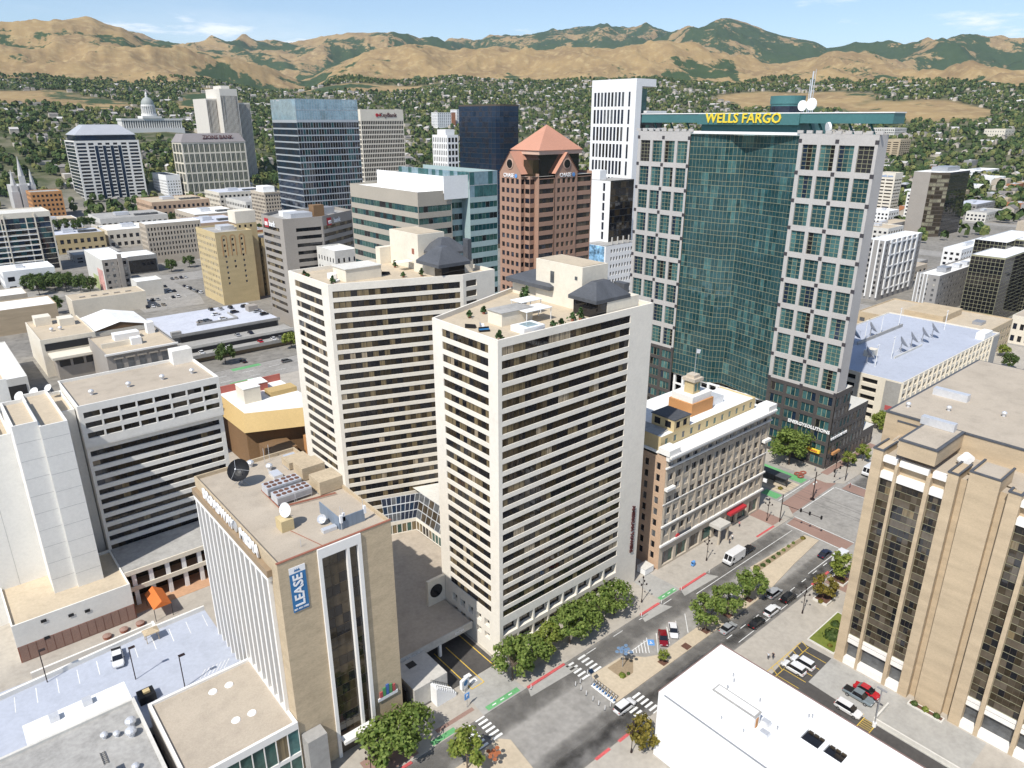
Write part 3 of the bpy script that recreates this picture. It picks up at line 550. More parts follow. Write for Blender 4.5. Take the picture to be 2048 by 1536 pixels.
q = MB(); q.prism([(54, 101.2), (74.9, 101.2), (74.9, 112.4), (86.1, 117), (86.1, 139.4), (79, 141.9), (74, 152), (54, 152)], 4.3, 4.9); B.part('deck', q, MATS['plaza'])
q = MB(); q.box(54, 100.9, 3.6, 74.9, 101.15, 5.3); B.part('edge_beam', q, MATS['concrete'])
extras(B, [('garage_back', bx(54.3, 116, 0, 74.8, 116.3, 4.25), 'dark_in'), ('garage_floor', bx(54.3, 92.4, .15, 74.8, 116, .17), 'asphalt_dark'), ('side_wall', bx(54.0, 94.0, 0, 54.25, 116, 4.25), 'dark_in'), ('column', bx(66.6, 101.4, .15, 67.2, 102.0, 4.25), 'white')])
q = MB(); q.prism([(55, 92.8), (62.5, 92.8), (62.5, 100.8), (55, 100.8)], 0, 4.6); B.part('stair_wing', q, MATS['concrete']); bx(57.4, 98.2, 4.62, 59.2, 99.8, 4.66).build('shaft_opening', MATS['black'], B.o)
for k in range(9): q = MB(); q.box(58.5 + .5 * k, 90.6, .15, 59.0 + .5 * k, 92.7, 4.3 - .42 * k); B.part('step', q, MATS['white'])
q = MB(); [q.tube((58.6 + .5 * k, yy, 5.2 - .42 * k), (58.6 + .5 * k, yy, 4.2 - .42 * k), .03, 4) for k in range(9) for yy in (90.7, 92.6)]; [q.tube((58.6, yy, 5.2), (62.6, yy, 1.85), .04, 4) for yy in (90.7, 92.6)]; B.part('railing', q, MATS['frame_dark'])
letters('PARKING', (60, 100.85, 4.4), 'S', .8, 'sign_white', B.o, .03, name='sign_lettering'); letters('ENTER', (71.5, 100.85, 4.4), 'S', .8, 'sign_white', B.o, .03, name='sign_lettering')
B.done()
for x0, x1, y0, y1 in ((63.2, 63.4, 92, 106), (66.2, 66.4, 90, 103), (69.2, 69.4, 90, 103), (73.6, 73.8, 90, 107)): mark('paint_yellow', (x0 + x1) / 2, (y0 + y1) / 2, .2, y1 - y0, 0, .19, 'lane_line')
mark('paint_yellow', 67.8, 90.0, 3.2, .2, 0, .19, 'lane_line'); [mark('paint_white', 67.8, y, 1.5, 1.0, 0, .19, 'lane_symbol') for y in (91.6, 93.4)]
# round-windowed pavilion wall beside the plaza
B = Bld('pavilion_wall', 'pale blank wall with one round window facing the plaza', (72, 112.6, 0), 'wall'); q = MB(); q.box(70.8, 111.2, 4.9, 75.3, 111.9, 11.2); B.part('wall', q, MATS['cream2']); q = MB(); q.tube((72.9, 111.25, 8.2), (72.9, 111.12, 8.2), 1.6, 20); B.part('round_window', q, MATS['pane_dark']); B.done()
# ---------------------------------------------------------------- broadcast office tower with fins
B = Bld('office_tower', 'tan office tower with white vertical fins and a blue LEASE banner', (32.5, 92.4, 0))
X0, X1, Y0, Y1, Z = 32.5, 52.2, 92.4, 129.6, 42.5
B.face((X0, Y0), (39.0, Y0), 0, Z, MATS['bricktan']); B.face((46.3, Y0), (X1, Y0), 0, Z, MATS['bricktan']); B.face((X1, Y0), (X1, Y1), 0, Z, MATS['bricktan']); B.face((X1, Y1), (X0, Y1), 0, Z, MATS['bricktan'])
B.facade((39.0, Y0 + 0.3), (46.3, Y0 + 0.3), 0, Z - .2, [(0.55, 4.72), (5.28, 6.75)], [(4.4, 6.5)] + rows_(6.6, 17, 2.0, 1.92), MATS['frame_bronze'], ['pane_brown', 'pane_bronze', 'pane_dark', 'pane_dark'], .06, (3, 1), .06, MATS['frame_bronze'], 'portal')
q = MB(); [q.box(a, Y0 - .35, 0, b_, Y0 + .29, 40.68) for a, b_ in ((38.9, 39.5), (43.75, 44.25), (45.75, 46.4))]; q.box(38.9, Y0 - .35, 40.7, 46.4, Y0 + .29, Z - .05); B.part('portal_frame', q, MATS['trim_white'])
B.face((X0, Y1), (X0, Y0), 0, Z, MATS['bricktan'])
nf = 15
for k in range(nf):
    y = 95.6 + k * (128.6 - 95.6) / (nf - 1); q = MB(); q.box(X0 - .62, y - .3, 7.0, X0 - .02, y + .3, 38.3); B.part('fin', q, MATS['trim_white'])
for k in range(nf - 1):
    y = 95.6 + (k + .5) * (128.6 - 95.6) / (nf - 1); q = MB(); q.box(X0 - .08, y - .75, 7.2, X0 - .03, y + .75, 38.0); B.part('window_strip', q, MATS['pane_dark' if k % 2 else 'pane_bronze'])
extras(B, [('fascia', bx(X0 - .7, 95.0, 38.3, X0 - .02, 129.3, 39.2), 'trim_white'), ('fascia_band', bx(X0 - .8, 94.8, 39.2, X0 - .02, 129.4, 40.4), 'bronze_band'), ('coping', bx(X0 - .1, Y0 - .1, Z, X1 + .1, Y0 + .3, Z + .12), 'brickred'), ('planter_wedge', bx(32.8, 89.8, 0, 36.2, 92.3, 9.5), 'greyconc'), ('entry_canopy', bx(39.4, 90.4, 4.0, 45.2, 92.1, 4.6), 'trim_white')])
B.roof(rect(X0, Y0, X1 - X0, Y1 - Y0), Z, MATS['rooftan'], MATS['bricktan'], 0.7, 0.3)
letters('BROADWAY', (X0 - .35, 116.6, 41.5), 'W', 2.6, 'sign_white', B.o, .15, .05, 'sign_lettering', 0, 1.0); letters('MEDIA', (X0 - .35, 102.6, 41.5), 'W', 2.6, 'sign_white', B.o, .15, .05, 'sign_lettering', 0, 1.0)
q = MB(); q.tube((X0 - .2, 109.0, 41.4), (X0 - .05, 109.0, 41.4), 1.0, 14); B.part('sign_emblem', q, MATS['frame_alu'])
q = MB(); q.box(34.15, Y0 - .12, 33.0, 36.75, Y0 - .04, 39.9); bn = B.part('lease_banner', q, MATS['sign_blue']); q = MB(); q.box(34.15, Y0 - .12, 39.9, 36.75, Y0 - .04, 41.0); B.part('banner_top', q, MATS['sign_white'])
letters('LEASE', (35.45, Y0 - .16, 36.75), 'S', 2.2, 'sign_white', B.o, .02, .05, 'banner_lettering', R(90), 1.0); letters('801 441-1000', (35.45, Y0 - .16, 33.45), 'S', .42, 'sign_white', B.o, .02, .01, 'banner_lettering')
q = MB(); [q.poly([(34.9 + a, Y0 - .16, 40.2), (35.3 + a, Y0 - .16, 40.2), (35.1 + a, Y0 - .16, 40.7)]) for a in (0, .3, .6)]; B.part('banner_logo', q, MATS['sign_blue'])
for k, (c, h) in enumerate((((.45, .10, .10), .9), ((.10, .30, .12), 1.5), ((.08, .16, .40), 1.9), ((.10, .30, .12), 1.6), ((.45, .10, .10), 1.2))):
    q = MB(); q.box(47.6 + k * .65, Y0 - .25, 7.9, 48.15 + k * .65, Y0 - .05, 8.2 + h); B.part('sign_bar', q, mat('signbar%d' % k, c, .5, var=0.1))
q = MB(); q.box(47.2, Y0 - .25, 7.2, 51.2, Y0 - .05, 7.85); B.part('sign_base', q, MATS['sign_white'])
B.done()
zr = 41.82
def vent(x, y, z, r=.5, h=1.0, par=None, name='turbine_vent'):
    q = MB(); q.frus(x, y, z, z + h * .5, r * .55, r * .55, 10); q.ball(x, y, z + h * .72, r, r, r * .75, 10, 5); return q.build(name, MATS['metal_light'], par)
RT = B.o
for x, y in ((42.6, 128.0), (44.8, 124.3), (39.4, 126.0)): vent(x, y, zr, .7, 1.2, RT)
extras(B, [('roof_hatch', bx(43.9, 119.9, zr, 45.6, 122.6, zr + .6), 'metal_light'), ('roof_hatch', bx(42.2, 96.6, zr, 44.6, 97.6, zr + .6), 'metal_light'), ('vent_cap', bx(48.8, 126, zr, 51, 127.2, zr + .8), 'metal_light')])
for y0, y1, h, lb in ((121.5, 125.0, 1.5, 'low tan duct housing beside the roof vents of the banner tower'), (115.6, 119.6, 2.6, 'tall tan duct housing between two others on the banner tower'), (108.6, 112.9, 2.6, 'tall tan duct housing beside the bare roof of the banner tower')):
    t_ = thing('duct_housing', lb, 'duct housing', (50, (y0 + y1) / 2, zr), 0, 'tan duct housings on the banner tower roof'); q = MB(); q.prism([(-2.4, (y0 - y1) / 2), (2.1, (y0 - y1) / 2), (2.1, (y1 - y0) / 2), (-2.4, (y1 - y0) / 2)], .15, h); q.build('housing', MATS['bricktan'], t_, world=False); bx(-2.5, -1.2, 0, 2.2, 1.2, .15).build('kerb', MATS['metal_grey'], t_, world=False)
for k, yy in enumerate((115.0, 110.9)):
    for j, xx in enumerate((41.7, 44.9)):
        t_ = thing('chiller_unit', ('grey chiller nearest the big black dish', 'grey chiller facing the middle tan duct housing', 'grey chiller nearest the white dish on the plinth', 'grey chiller beside the front tan duct housing')[2 * k + j] + ' on the banner tower', 'chiller', (xx, yy, zr), 0, 'chillers on the banner tower roof')
        bx(-1.6, -1.35, .5, 1.6, 1.35, 1.9).build('casing', MATS['metal_light'], t_, world=False); bx(-1.5, -1.38, .7, 1.5, -1.352, 1.6).build('grille', MATS['metal_grey'], t_, world=False)
        for a in (-1.5, 1.4):
            for b_ in (-1.3, 1.2): bx(a, b_, 0, a + .12, b_ + .12, .5).build('leg', MATS['metal_grey'], t_, world=False)
        for a in (-1.0, 0, 1.0):
            for b_ in (-.65, .65): q = MB(); q.frus(a, b_, 1.9, 2.0, .42, .42, 12); q.build('fan', MATS['mulch'], t_, world=False)
def dish(x, y, z, r, az, el, m_, label, group=None, mast=1.2, name='satellite_dish', ballast=True):
    t_ = thing(name, label, 'satellite dish', (x, y, z), 0, group); d = Vector((math.cos(az) * math.cos(el), math.sin(az) * math.cos(el), math.sin(el))); u = d.orthogonal().normalized(); w = d.cross(u); c = Vector((0, 0, mast + r * .75)); q = MB(); rings = []
    for k in range(5):
        f = k / 4; rings.append([c + d * (f * f * r * .42) + (u * math.cos(2*math.pi*a/18) + w * math.sin(2*math.pi*a/18)) * (r * max(f, .02)) for a in range(18)])
    for k in range(4):
        for a in range(18): b_ = (a + 1) % 18; q.poly([rings[k][a], rings[k][b_], rings[k+1][b_], rings[k+1][a]])
    q.build('reflector', MATS[m_], t_, world=False); q = MB(); q.tube((0, 0, 0), tuple(c - d * .05), .05 * r + .05, 6); [q.tube((a * r * .5, b_ * r * .5, 0), (0, 0, mast), .04, 4) for a in (-1, 1) for b_ in (-1, 1)]; q.build('mast', MATS['metal_grey'], t_, world=False)
    q = MB(); q.tube(tuple(c + d * r * .9), tuple(c + d * r * 1.05), .1, 6); [q.tube(tuple(rings[4][a]), tuple(c + d * r * .95), .03, 4) for a in (0, 6, 12)]; q.build('feed_horn', MATS['metal_light'], t_, world=False); return t_
dish(38.6, 122.0, zr, 2.1, R(225), R(35), 'black', 'big black satellite dish on the banner tower roof')
t_ = dish(39.0, 102.6, zr + 2.0, 1.25, R(200), R(20), 'white', 'white satellite dish on a tan plinth on the banner tower roof', mast=.2); extras(B, [('dish_plinth', bx(37.2, 101.2, zr, 39.3, 103.6, zr + 2.0), 'brickyellow')])
dish(43.6, 99.8, zr, .8, R(215), R(40), 'metal_light', 'small grey satellite dish beside the blue equipment screen', mast=.2)
t_ = thing('equipment_screen', 'blue grey sheet metal equipment screen at the roof corner of the banner tower', 'screen', (47, 98, zr)); mat('blue_metal', (0.22, 0.27, 0.34), .5, .2, var=.1, stretch=(3, 3, .1), sc1=1)
bx(44.8, 96.2, zr, 44.95, 103.2, zr + 2.2).build('panel', MATS['blue_metal'], t_); bx(44.96, 96.0, zr, 49.4, 96.15, zr + 2.2).build('panel', MATS['blue_metal'], t_)
q = MB(); [q.tube((x, y, zr), (x, y, zr + h), .05, 5) for x, y, h in ((45, 95.8, 4.4), (45.6, 96.3, 3.6), (49.3, 96.3, 4), (46.6, 128.6, 3.2), (45.2, 127.6, 3.2), (37.8, 95.6, 1.4))]; B.part('antenna_mast', q, MATS['metal_light']); q = MB(); [q.box(x - .2, y - .2, zr + 1.4, x + .2, y + .2, zr + 2.8) for x, y in ((45, 95.8), (45.7, 96.2), (49.5, 96.1))]; B.part('antenna_panel', q, MATS['sign_white'])
q = MB(); q.tube((40, 109.0, zr + .3), (40.2, 117, zr + .3), .09, 5); q.tube((40, 109.2, zr + .3), (50, 107.6, zr + .3), .09, 5); q.tube((40, 108.9, zr + .3), (50, 107.2, zr + .3), .09, 5); q.tube((38.5, 101, zr + .1), (40.5, 93.5, zr + .1), .06, 5); B.part('roof_pipe', q, MATS['brickred'])
# low wing beside it
B = Bld('office_podium', 'low tan roofed wing with teal glass front beside the banner tower', (14.5, 92, 0)); Px = rect(14.8, 92.0, 17.6, 20)
B.facade(Px[0], Px[1], 0, 12.6, spread(17.6, 9, .93), [(6.4, 11.2), (1, 5.6)], MATS['trim_white'], ['pane_green', 'pane_teal3', 'pane_green', 'pane_curtain'], .25, 1, fm=MATS['frame_dark']); B.face(Px[1], Px[2], 0, 12.6, MATS['cream2']); B.face(Px[2], Px[3], 0, 12.6, MATS['cream2']); B.face(Px[3], Px[0], 0, 12.6, MATS['trim_white']); B.roof(Px, 12.6, MATS['rooftan'], MATS['trim_white'], .45, .5)
B.done()
for x, y in ((27.0, 108), (24.3, 108.2), (27.6, 99.2), (25.0, 99.4)): q = MB(); q.frus(x, y, 12.15, 12.3, .75, .65, 14); q.frus(x, y, 12.3, 12.42, .25, .2, 8); q.build('roof_drain', MATS['white'], B.o)
B = Bld('low_building', 'low grey roofed building with vents beside the parking deck', (-30, 85, 0)); Px = rect(-34, 84, 47.4, 30.2)
for a in range(4): B.face(Px[a], Px[(a + 1) % 4], 0, 13.4, MATS['stonebeige'])
B.roof(Px, 13.4, MATS['roofgrey'], MATS['lightconc'], .5, .5); extras(B, [('light_well', bx(-2.0, 112.9, 11.0, 13.2, 120.5, 12.4), 'white'), ('roof_hut', bx(4.6, 98.6, 12.9, 7.4, 101.0, 14.6), 'roofgrey'), ('dark_gap', bx(13.45, 92.2, .1, 14.75, 112, 6), 'dark_in')]); B.done()
for x, y, r in ((7.6, 108.5, .6), (9.2, 107.6, .55), (11.5, 108.4, .9), (11.0, 106.2, .9), (9.8, 99.0, .6), (3, 104, .3), (-6, 103, .4)): vent(x, y, 12.9, r, r * 1.6, B.o)
q = MB(); [q.tube((6.3 + a, 101.6, 13.1), (6.3 + a, 105.6, 13.1), .05, 4) for a in (0, .6)]; [q.tube((6.3, 101.8 + .4 * k, 13.1), (6.9, 101.8 + .4 * k, 13.1), .04, 4) for k in range(10)]; q.build('roof_ladder', MATS['frame_dark'], B.o)
for x, y in ((1.6, 119.5), (6.5, 119.9)): bx(x, y - 1.6, 12.45, x + 1.4, y - .3, 13.4).build('fan_box', MATS['metal_light'], B.o)
# parking deck west of the tower
B = Bld('parking_deck', 'open pale blue parking deck with painted stalls beside the finned tower', (-20, 112, 0), 'parking deck'); q = MB(); q.box(-60, 112.2, 0, 32.3, 138.4, 7.5, 0, 1); B.part('deck', q, [MATS['lightconc'], MATS['deckblue']])
q = MB(); q.prism([(-60, 134.0), (-4, 136.0), (20.7, 138.0), (32.3, 138.2), (32.3, 138.6), (20.7, 138.5), (-4, 136.5), (-60, 134.5)], 7.5, 8.5); B.part('parapet_wall', q, MATS['offwhite'])
for k in range(13): q = MB(); q.obox(-9 + 3.35 * k, 132.9 + .16 * k, 7.502, 7.506, .14, 4.4, -.08); B.part('stall_line', q, MATS['paint_white'])
for k in range(7): q = MB(); q.obox(25.6 + .75 * k, 119.4, 7.502, 7.506, .12, 2.6, -.7); B.part('hatch_stripe', q, MATS['paint_white'])
B.done()
t_ = thing('booth', 'small tan flat roofed booth on the parking deck wall', 'booth', (21.2, 135.6, 7.52)); hip(-1.3, -1.0, 1.3, 1.0, 2.1, 2.5, .9, .1, .15).build('roof', MATS['bricktan'], t_, world=False)
for a in (-1.1, 1.1):
    for b_ in (-.8, .8): bx(a - .06, b_ - .06, 0, a + .06, b_ + .06, 2.0).build('post', MATS['bricktan'], t_, world=False)
t_ = thing('generator_yard', 'dark machine with pipes at the edge of the pale parking deck', 'machine', (16.0, 119.5, 7.52)); bx(-1.4, -1.2, 0, 1.3, 1.2, 1.5).build('casing', MATS['black'], t_, world=False); bx(-.5, -.4, 1.5, .6, .5, 1.9).build('cap', MATS['brickyellow'], t_, world=False)
# ---------------------------------------------------------------- granite and teal glass bank tower
B = Bld('bank_tower', 'tall granite tower with teal glass centre and yellow WELLS FARGO letters', (209, 92, 0)); B.pn = 'window'
ZT = 100.9; XW = 209.0; FR = 'frame_gold'; G = MATS['granite']; GD = MATS['granite_dark']
def wfpane(i, j, k): return random.choices(['pane_teal', 'pane_teal2', 'pane_teal3', 'pane_navy', 'pane_dark'], (5, 4, 3, 1.6, .8))[0]
rw = [(90.8, 97.9)] + [(25.4 + 8.07 * k + .85, 25.4 + 8.07 * k + 7.3) for k in range(8)]
for yn, ys in ((176.4, 154.1), (115.3, 92.2)):
    w4 = (yn - ys - 1.1) / 4; cs = [(.75 + w4 * k + .55, .75 + w4 * k + w4 - .55) for k in range(4)]
    lim = 3 if yn < 120 else 0; B.pn = 'window'
    B.facade((XW, yn), (XW, ys), 25.4, ZT, cs, rw, G, lambda i, j, k: ('dark_in' if (j == 8 and i == lim) else wfpane(i, j, k)), .5, 3, .14, MATS[FR], tilt=.25)
    B.facade((XW, yn), (XW, ys), 0, 25.4, cs, rows_(1.0, 6, 4.05, 2.9), GD, wfpane, .3, 3, .16, MATS[FR], part='base_wall', tilt=.25)
    for j, (v0, v1) in enumerate(sorted(rw)):
        for u0, u1 in cs:
            for f in ((.2, .4, .6, .8) if j < 8 else (.17, .34, .5, .67, .84)):
                z = v0 + (v1 - v0) * f; B.w('mullion', MATS[FR]).box(XW + .38, yn - u1, z - .05, XW + .47, yn - u0, z + .05)
    for zz in [98.9, 89.95] + [81.87 - 8.07 * k for k in range(8)]:
        for yy in (yn - .35, (yn + ys) / 2, ys + .35): q = MB(); q.box(XW - .06, yy - .55, zz - .55, XW + .02, yy + .55, zz + .55); B.part('dark_tile', q, MATS['tile_dark'])
for a, b_, z0, z1, m_ in (((209, 92.2), (214.2, 92.0), 26.3, ZT, G), ((214.2, 92.0), (240, 104.5), 0, ZT, MATS['pane_teal2']), ((240, 104.5), (240, 164), 0, ZT, G), ((240, 164), (214.2, 176.6), 0, ZT, G), ((214.2, 176.6), (209, 176.4), 0, ZT, G)): B.face(a, b_, z0, z1, m_)
B.w('roof', MATS['roofgrey']).poly([(209, 92.2, 100), (214.2, 92, 100), (240, 104.5, 100), (240, 164, 100), (214.2, 176.6, 100), (209, 176.4, 100)])
# folded curtain wall
GP = [(209.35, 154.1), (210.0, 139.4), (213.0, 135.2), (209.35, 115.3)]
nfl = 21; fh = (ZT - .6 - 16.4) / nfl
for a, b_, n in ((0, 1, 11), (1, 2, 4), (2, 3, 15)):
    A_, C_ = Vector(GP[a]), Vector(GP[b_]); L_ = (C_ - A_).length
    B.facade(A_, C_, 16.4, ZT - .6, [(.02, L_ - .02)], [(16.4 + fh * k + .04, 16.4 + fh * (k + 1) - .04) for k in range(nfl)], MATS['frame_gold'], lambda i, j, k: ('pane_teal' if random.random() < .72 else random.choice(['pane_teal2', 'pane_teal3'])), .06, n, .09, MATS['frame_gold'], part='curtain_frame', tilt=.3)
    for k in range(nfl):
        z = 16.4 + fh * (k + .36); d_ = (C_ - A_).normalized(); nn_ = Vector((d_.y, -d_.x)) * .03; e0, e1 = A_ + nn_, C_ + nn_
        B.w('transom', MATS['frame_gold']).poly([(e0.x, e0.y, z), (e1.x, e1.y, z), (e1.x, e1.y, z + .1), (e0.x, e0.y, z + .1)])
# white loggia under the glass
for k in range(11): y = 116.4 + k * 3.7; q = MB(); q.box(210.2, y - .45, 0, 211.0, y + .45, 16.3); B.part('column', q, MATS['white'])
for z in (3.8, 7.9, 11.9, 15.7): q = MB(); q.box(210.3, 115.4, z, 210.9, 154, z + .55); B.part('loggia_beam', q, MATS['white'])
q = MB(); q.box(213.6, 115.4, 0, 213.8, 154, 16.3); B.part('loggia_glass', q, MATS['pane_dark'])
# roof rail and crown
for yn, ys in ((176.4, 154.1), (115.3, 92.2)):
    for k in range(9): y = ys + (yn - ys) * k / 8; q = MB(); q.box(208.95, y - .9, ZT, 209.5, y + .9, ZT + .9); B.part('parapet_block', q, G)
extras(B, [('roof_rail', bx(209.3, 115.4, ZT - .55, 209.9, 154, ZT + .25), 'white'), ('crown_beam', bx(211, 90.2, 103.7, 218, 177, 106.4), 'teal_panel'), ('crown_rim', bx(210.8, 90.0, 106.42, 218.2, 177.2, 106.7), 'white'), ('crown_core', bx(212.5, 117.5, 100, 232, 152.5, 106.3), 'teal_panel'), ('crown_fascia', bx(210.6, 117, 103.2, 210.98, 153, 106.38), 'teal_panel')])
q = MB(); q.frus(222, 128, 106.4, 109.2, 5, 5, 28); q.frus(222, 128, 109.25, 111.6, 5.2, 5.2, 28); B.part('drum', q, MATS['teal_panel']); q = MB(); q.frus(222, 128, 106.45, 108.6, 5.06, 5.06, 28); B.part('drum_glazing', q, MATS['pane_blue'])
q = MB(); q.tube((216, 117.4, 106.4), (216, 117.4, 118), .22, 6); q.tube((219, 119.6, 106.4), (219, 119.6, 116), .12, 6); q.tube((224, 121, 106.4), (224, 121, 119), .08, 6); B.part('antenna_mast', q, MATS['metal_light'])
for y, r, h in ((118.6, 1.5, 108.6), (115.8, 1.7, 109)): q = MB(); q.tube((214.6, y, h), (214.1, y + .1, h), r, 16); q.tube((215.5, y, 106.5), (214.5, y, h), .12, 5); B.part('microwave_dish', q, MATS['white'])
q = MB(); q.tube((210.6, 107.4, 102.6), (210.1, 107.8, 102.5), 1.5, 16); q.tube((212, 107.4, 100), (210.6, 107.4, 102.6), .15, 5); B.part('microwave_dish', q, MATS['white'])
q = MB(); [q.tube((213, y, 100), (214, y + 2.5, 103.7), .35, 5) for y in (95, 101, 110, 113, 157, 164, 171)]; B.part('crown_strut', q, MATS['teal_panel'])
letters('WELLS FARGO', (210.5, 136.2, 105.0), 'W', 4.0, 'sign_yellow', B.o, .22, .06, 'sign_lettering', 0, 1.03)
# stepped dark wings along the side street
for x0, x1, y1, z in ((209.05, 218.9, 104, 26.2), (218.9, 232.8, 104, 17.8), (232.8, 241, 103, 6.9)):
    B.facade((x0, 92.0), (x1, 92.0), 0, z, spread(x1 - x0, max(2, int((x1 - x0) / 2.3)), .72), [(1.0 + 4.05 * k, 3.9 + 4.05 * k) for k in range(int(z / 4.1))], GD, ['pane_grey', 'pane_teal2', 'pane_taupe', 'pane_grey'], .2, 1, .08, MATS[FR], part='side_wing')
    B.face((x1, 92), (x1, y1), 0, z, GD, 'side_wing'); B.w('side_wing_roof', MATS['lightconc']).poly([(x0, 92, z), (x1, 92, z), (x1, y1 + 8, z), (x0 + .2, y1 + 8, z)])
letters('ENERGYSOLUTIONS', (208.85, 99.3, 12.7), 'W', 1.55, 'sign_white', B.o, .1, .04, 'sign_lettering'); letters('ENERGYSOLUTIONS', (214.8, 91.85, 10.4), 'S', 1.15, 'sign_white', B.o, .1, .04, 'sign_lettering')
q = MB(); q.box(208.2, 94.2, 5.0, 208.95, 101.2, 6.0); B.part('entrance_canopy', q, MATS['sign_yellow']); letters('WELLS FARGO', (208.15, 97.7, 5.5), 'W', .85, 'sign_red', B.o, .04, .02, 'sign_lettering'); q = MB(); q.box(211.5, 91.2, 4.6, 216, 91.9, 5.4); B.part('entrance_canopy', q, MATS['brickorange'])
B.lim = 300; B.done()
# ---------------------------------------------------------------- historic cornice building on the corner
B = Bld('commercial_building', 'ornate beige seven storey building with heavy white cornice and yellow brick attic', (125.5, 91.8, 0)); X0, X1, Y0, Y1 = 125.5, 170.6, 91.8, 118; W_ = X1 - X0; SB = MATS['stonebeige']
B.facade((X0, Y0), (X1, Y0), 7.0, 31, cols_(1.1, 14, 3.1, 1.95), rows_(9.0, 7, 3.05, 1.9), SB, ['pane_dark', 'pane_grey', 'pane_blind', 'pane_dark'], .32, 2, .16, MATS['frame_white'])
B.facade((X0, Y0), (X1, Y0), 0, 7.0, cols_(1.4, 8, 5.45, 4.4), [(.7, 4.6)], SB, ['pane_green', 'pane_dark', 'pane_grey'], .5, 3, .12, MATS['brickred'])
mat('brickpeach', (0.50, 0.35, 0.24), .93, var=.12, sc2=3)
B.facade((X0, Y1), (X0, Y0), 0, 31, cols_(2.4, 7, 3.5, 1.2), rows_(2.5, 9, 3.05, 1.9), MATS['brickpeach'], ['pane_dark', 'pane_dark', 'pane_grey'], .25, 1, .15, MATS['frame_white'])
B.face((X1, Y0), (X1, Y1), 0, 31, SB); B.face((X1, Y1), (X0, Y1), 0, 31, SB)
for z, pr, h in ((31.0, 1.5, .5), (30.2, .9, .75), (27.9, .45, .4), (12.1, .4, .4), (6.6, .5, .55), (18.2, .2, .25)): q = MB(); q.box(X0 - .25, Y0 - pr, z, X1 + .3, Y0 - .02, z + h); B.part('cornice', q, MATS['trim_white'])
for k in range(15): q = MB(); q.box(X0 + .25 + 3.1 * k, Y0 - .14, 7.2, X0 + .85 + 3.1 * k, Y0 - .01, 30.1); B.part('pilaster', q, MATS['stonebeige'])
for a, b_ in ((X0 - .5, X0 + 3.5), (X1 - 3.6, X1 + .4)):
    q = MB(); q.box(a, Y0 - 1.1, 31.5, b_, Y0 + 2.2, 33.0); B.part('corner_pediment', q, MATS['trim_white']); q = MB(); q.box(a + .4, Y0 - 1.0, 22.2, b_ - .4, Y0 - .05, 22.9); B.part('balcony', q, MATS['trim_white'])
q = MB(); q.poly([(X0, Y0, 31.52), (X1, Y0, 31.52), (X1, 94.6, 31.7), (X0, 94.6, 31.7)]); B.part('roof', q, MATS['roofwhite']); bx(X0, 94.6, 30.5, X1, Y1, 31.2).build('roof', MATS['roofwhite'], B.o)
B.facade((126.6, 94.7), (166.5, 94.7), 31.2, 34.8, cols_(1.6, 12, 3.25, 1.15), [(32.2, 33.9)], MATS['brickyellow'], ['pane_grey', 'pane_green'], .15, 2, .1, MATS['frame_gold'], part='attic_wall'); B.face((126.6, 106), (126.6, 94.7), 31.2, 34.8, MATS['brickyellow'], 'attic_wall'); B.face((166.5, 94.7), (166.5, 106), 31.2, 34.8, MATS['brickyellow'], 'attic_wall')
B.w('attic_roof', MATS['roofwhite']).poly([(126.6, 94.7, 34.3), (166.5, 94.7, 34.3), (166.5, 106, 34.3), (126.6, 106, 34.3)])
B.facade((132.0, 95.2), (138.2, 95.2), 34.3, 37.3, cols_(.8, 2, 2.7, 1.5), [(35, 36.7)], MATS['brickyellow'], ['pane_dark'], .1, 2, .1, part='roof_house'); B.facade((132.0, 102), (132.0, 95.2), 34.3, 37.3, cols_(.8, 2, 3.2, 1.8), [(35, 36.7)], MATS['brickyellow'], ['pane_dark'], .1, 2, .1, part='roof_house')
extras(B, [('roof_house_cover', bx(131.8, 95.0, 37.3, 138.4, 102.2, 37.5), 'roofdark'), ('roof_house_wall', bx(132.3, 95.6, 34.3, 138, 102, 37.2), 'brickyellow'), ('lower_roof', bx(126.7, 96.6, 34.32, 131.7, 104, 34.6), 'roofgrey'), ('orange_house', bx(143, 98.2, 34.3, 152.0, 105.5, 37.6), 'brickorange'), ('lantern_base', bx(143.5, 98.6, 37.62, 151.5, 105.1, 39.3), 'trim_white'), ('lantern', bx(145.4, 100.0, 39.3, 148.2, 102.8, 42.6), 'brickyellow'), ('lantern_cap', bx(144.9, 99.5, 42.6, 148.7, 103.3, 43.4), 'stonebeige'), ('lantern_cap', bx(145.6, 100.2, 43.4, 148, 102.6, 44.2), 'stonebeige'), ('tank', bx(153.0, 99, 34.3, 158, 103, 36.2), 'metal_light')])
for x in (145.9, 147.3): q = MB(); q.box(x, 99.93, 40.0, x + .8, 99.99, 42); B.part('lantern_window', q, MATS['pane_teal3'])
q = MB(); q.box(146.0, Y0 - 3.6, 4.6, 150.6, Y0 - .1, 5.5); B.part('entrance_canopy', q, MATS['concrete']); [bx(x, Y0 - 3.4, .14, x + .5, Y0 - 2.9, 4.6).build('canopy_post', MATS['stonebeige'], B.o) for x in (146.2, 149.9)]
q = MB(); q.prism([(154.0, Y0 - 1.4), (161.5, Y0 - 1.4), (161.5, Y0 - .05), (154.0, Y0 - .05)], 4.9, 5.6); B.part('awning', q, MATS['sign_red'])
q = MB(); q.box(132.8, Y0 - .3, 6.7, 137.6, Y0 - .12, 7.9); B.part('shop_sign', q, MATS['roofdark']); q = MB(); q.tube((132.2, Y0 - .35, 7.2), (132.2, Y0 - .1, 7.2), .75, 14); B.part('round_sign', q, MATS['sign_red']); q = MB(); q.box(170.7, Y0 - 1.2, 9.2, 171.0, Y0 - .1, 10.2); B.part('blade_sign', q, MATS['sign_white'])
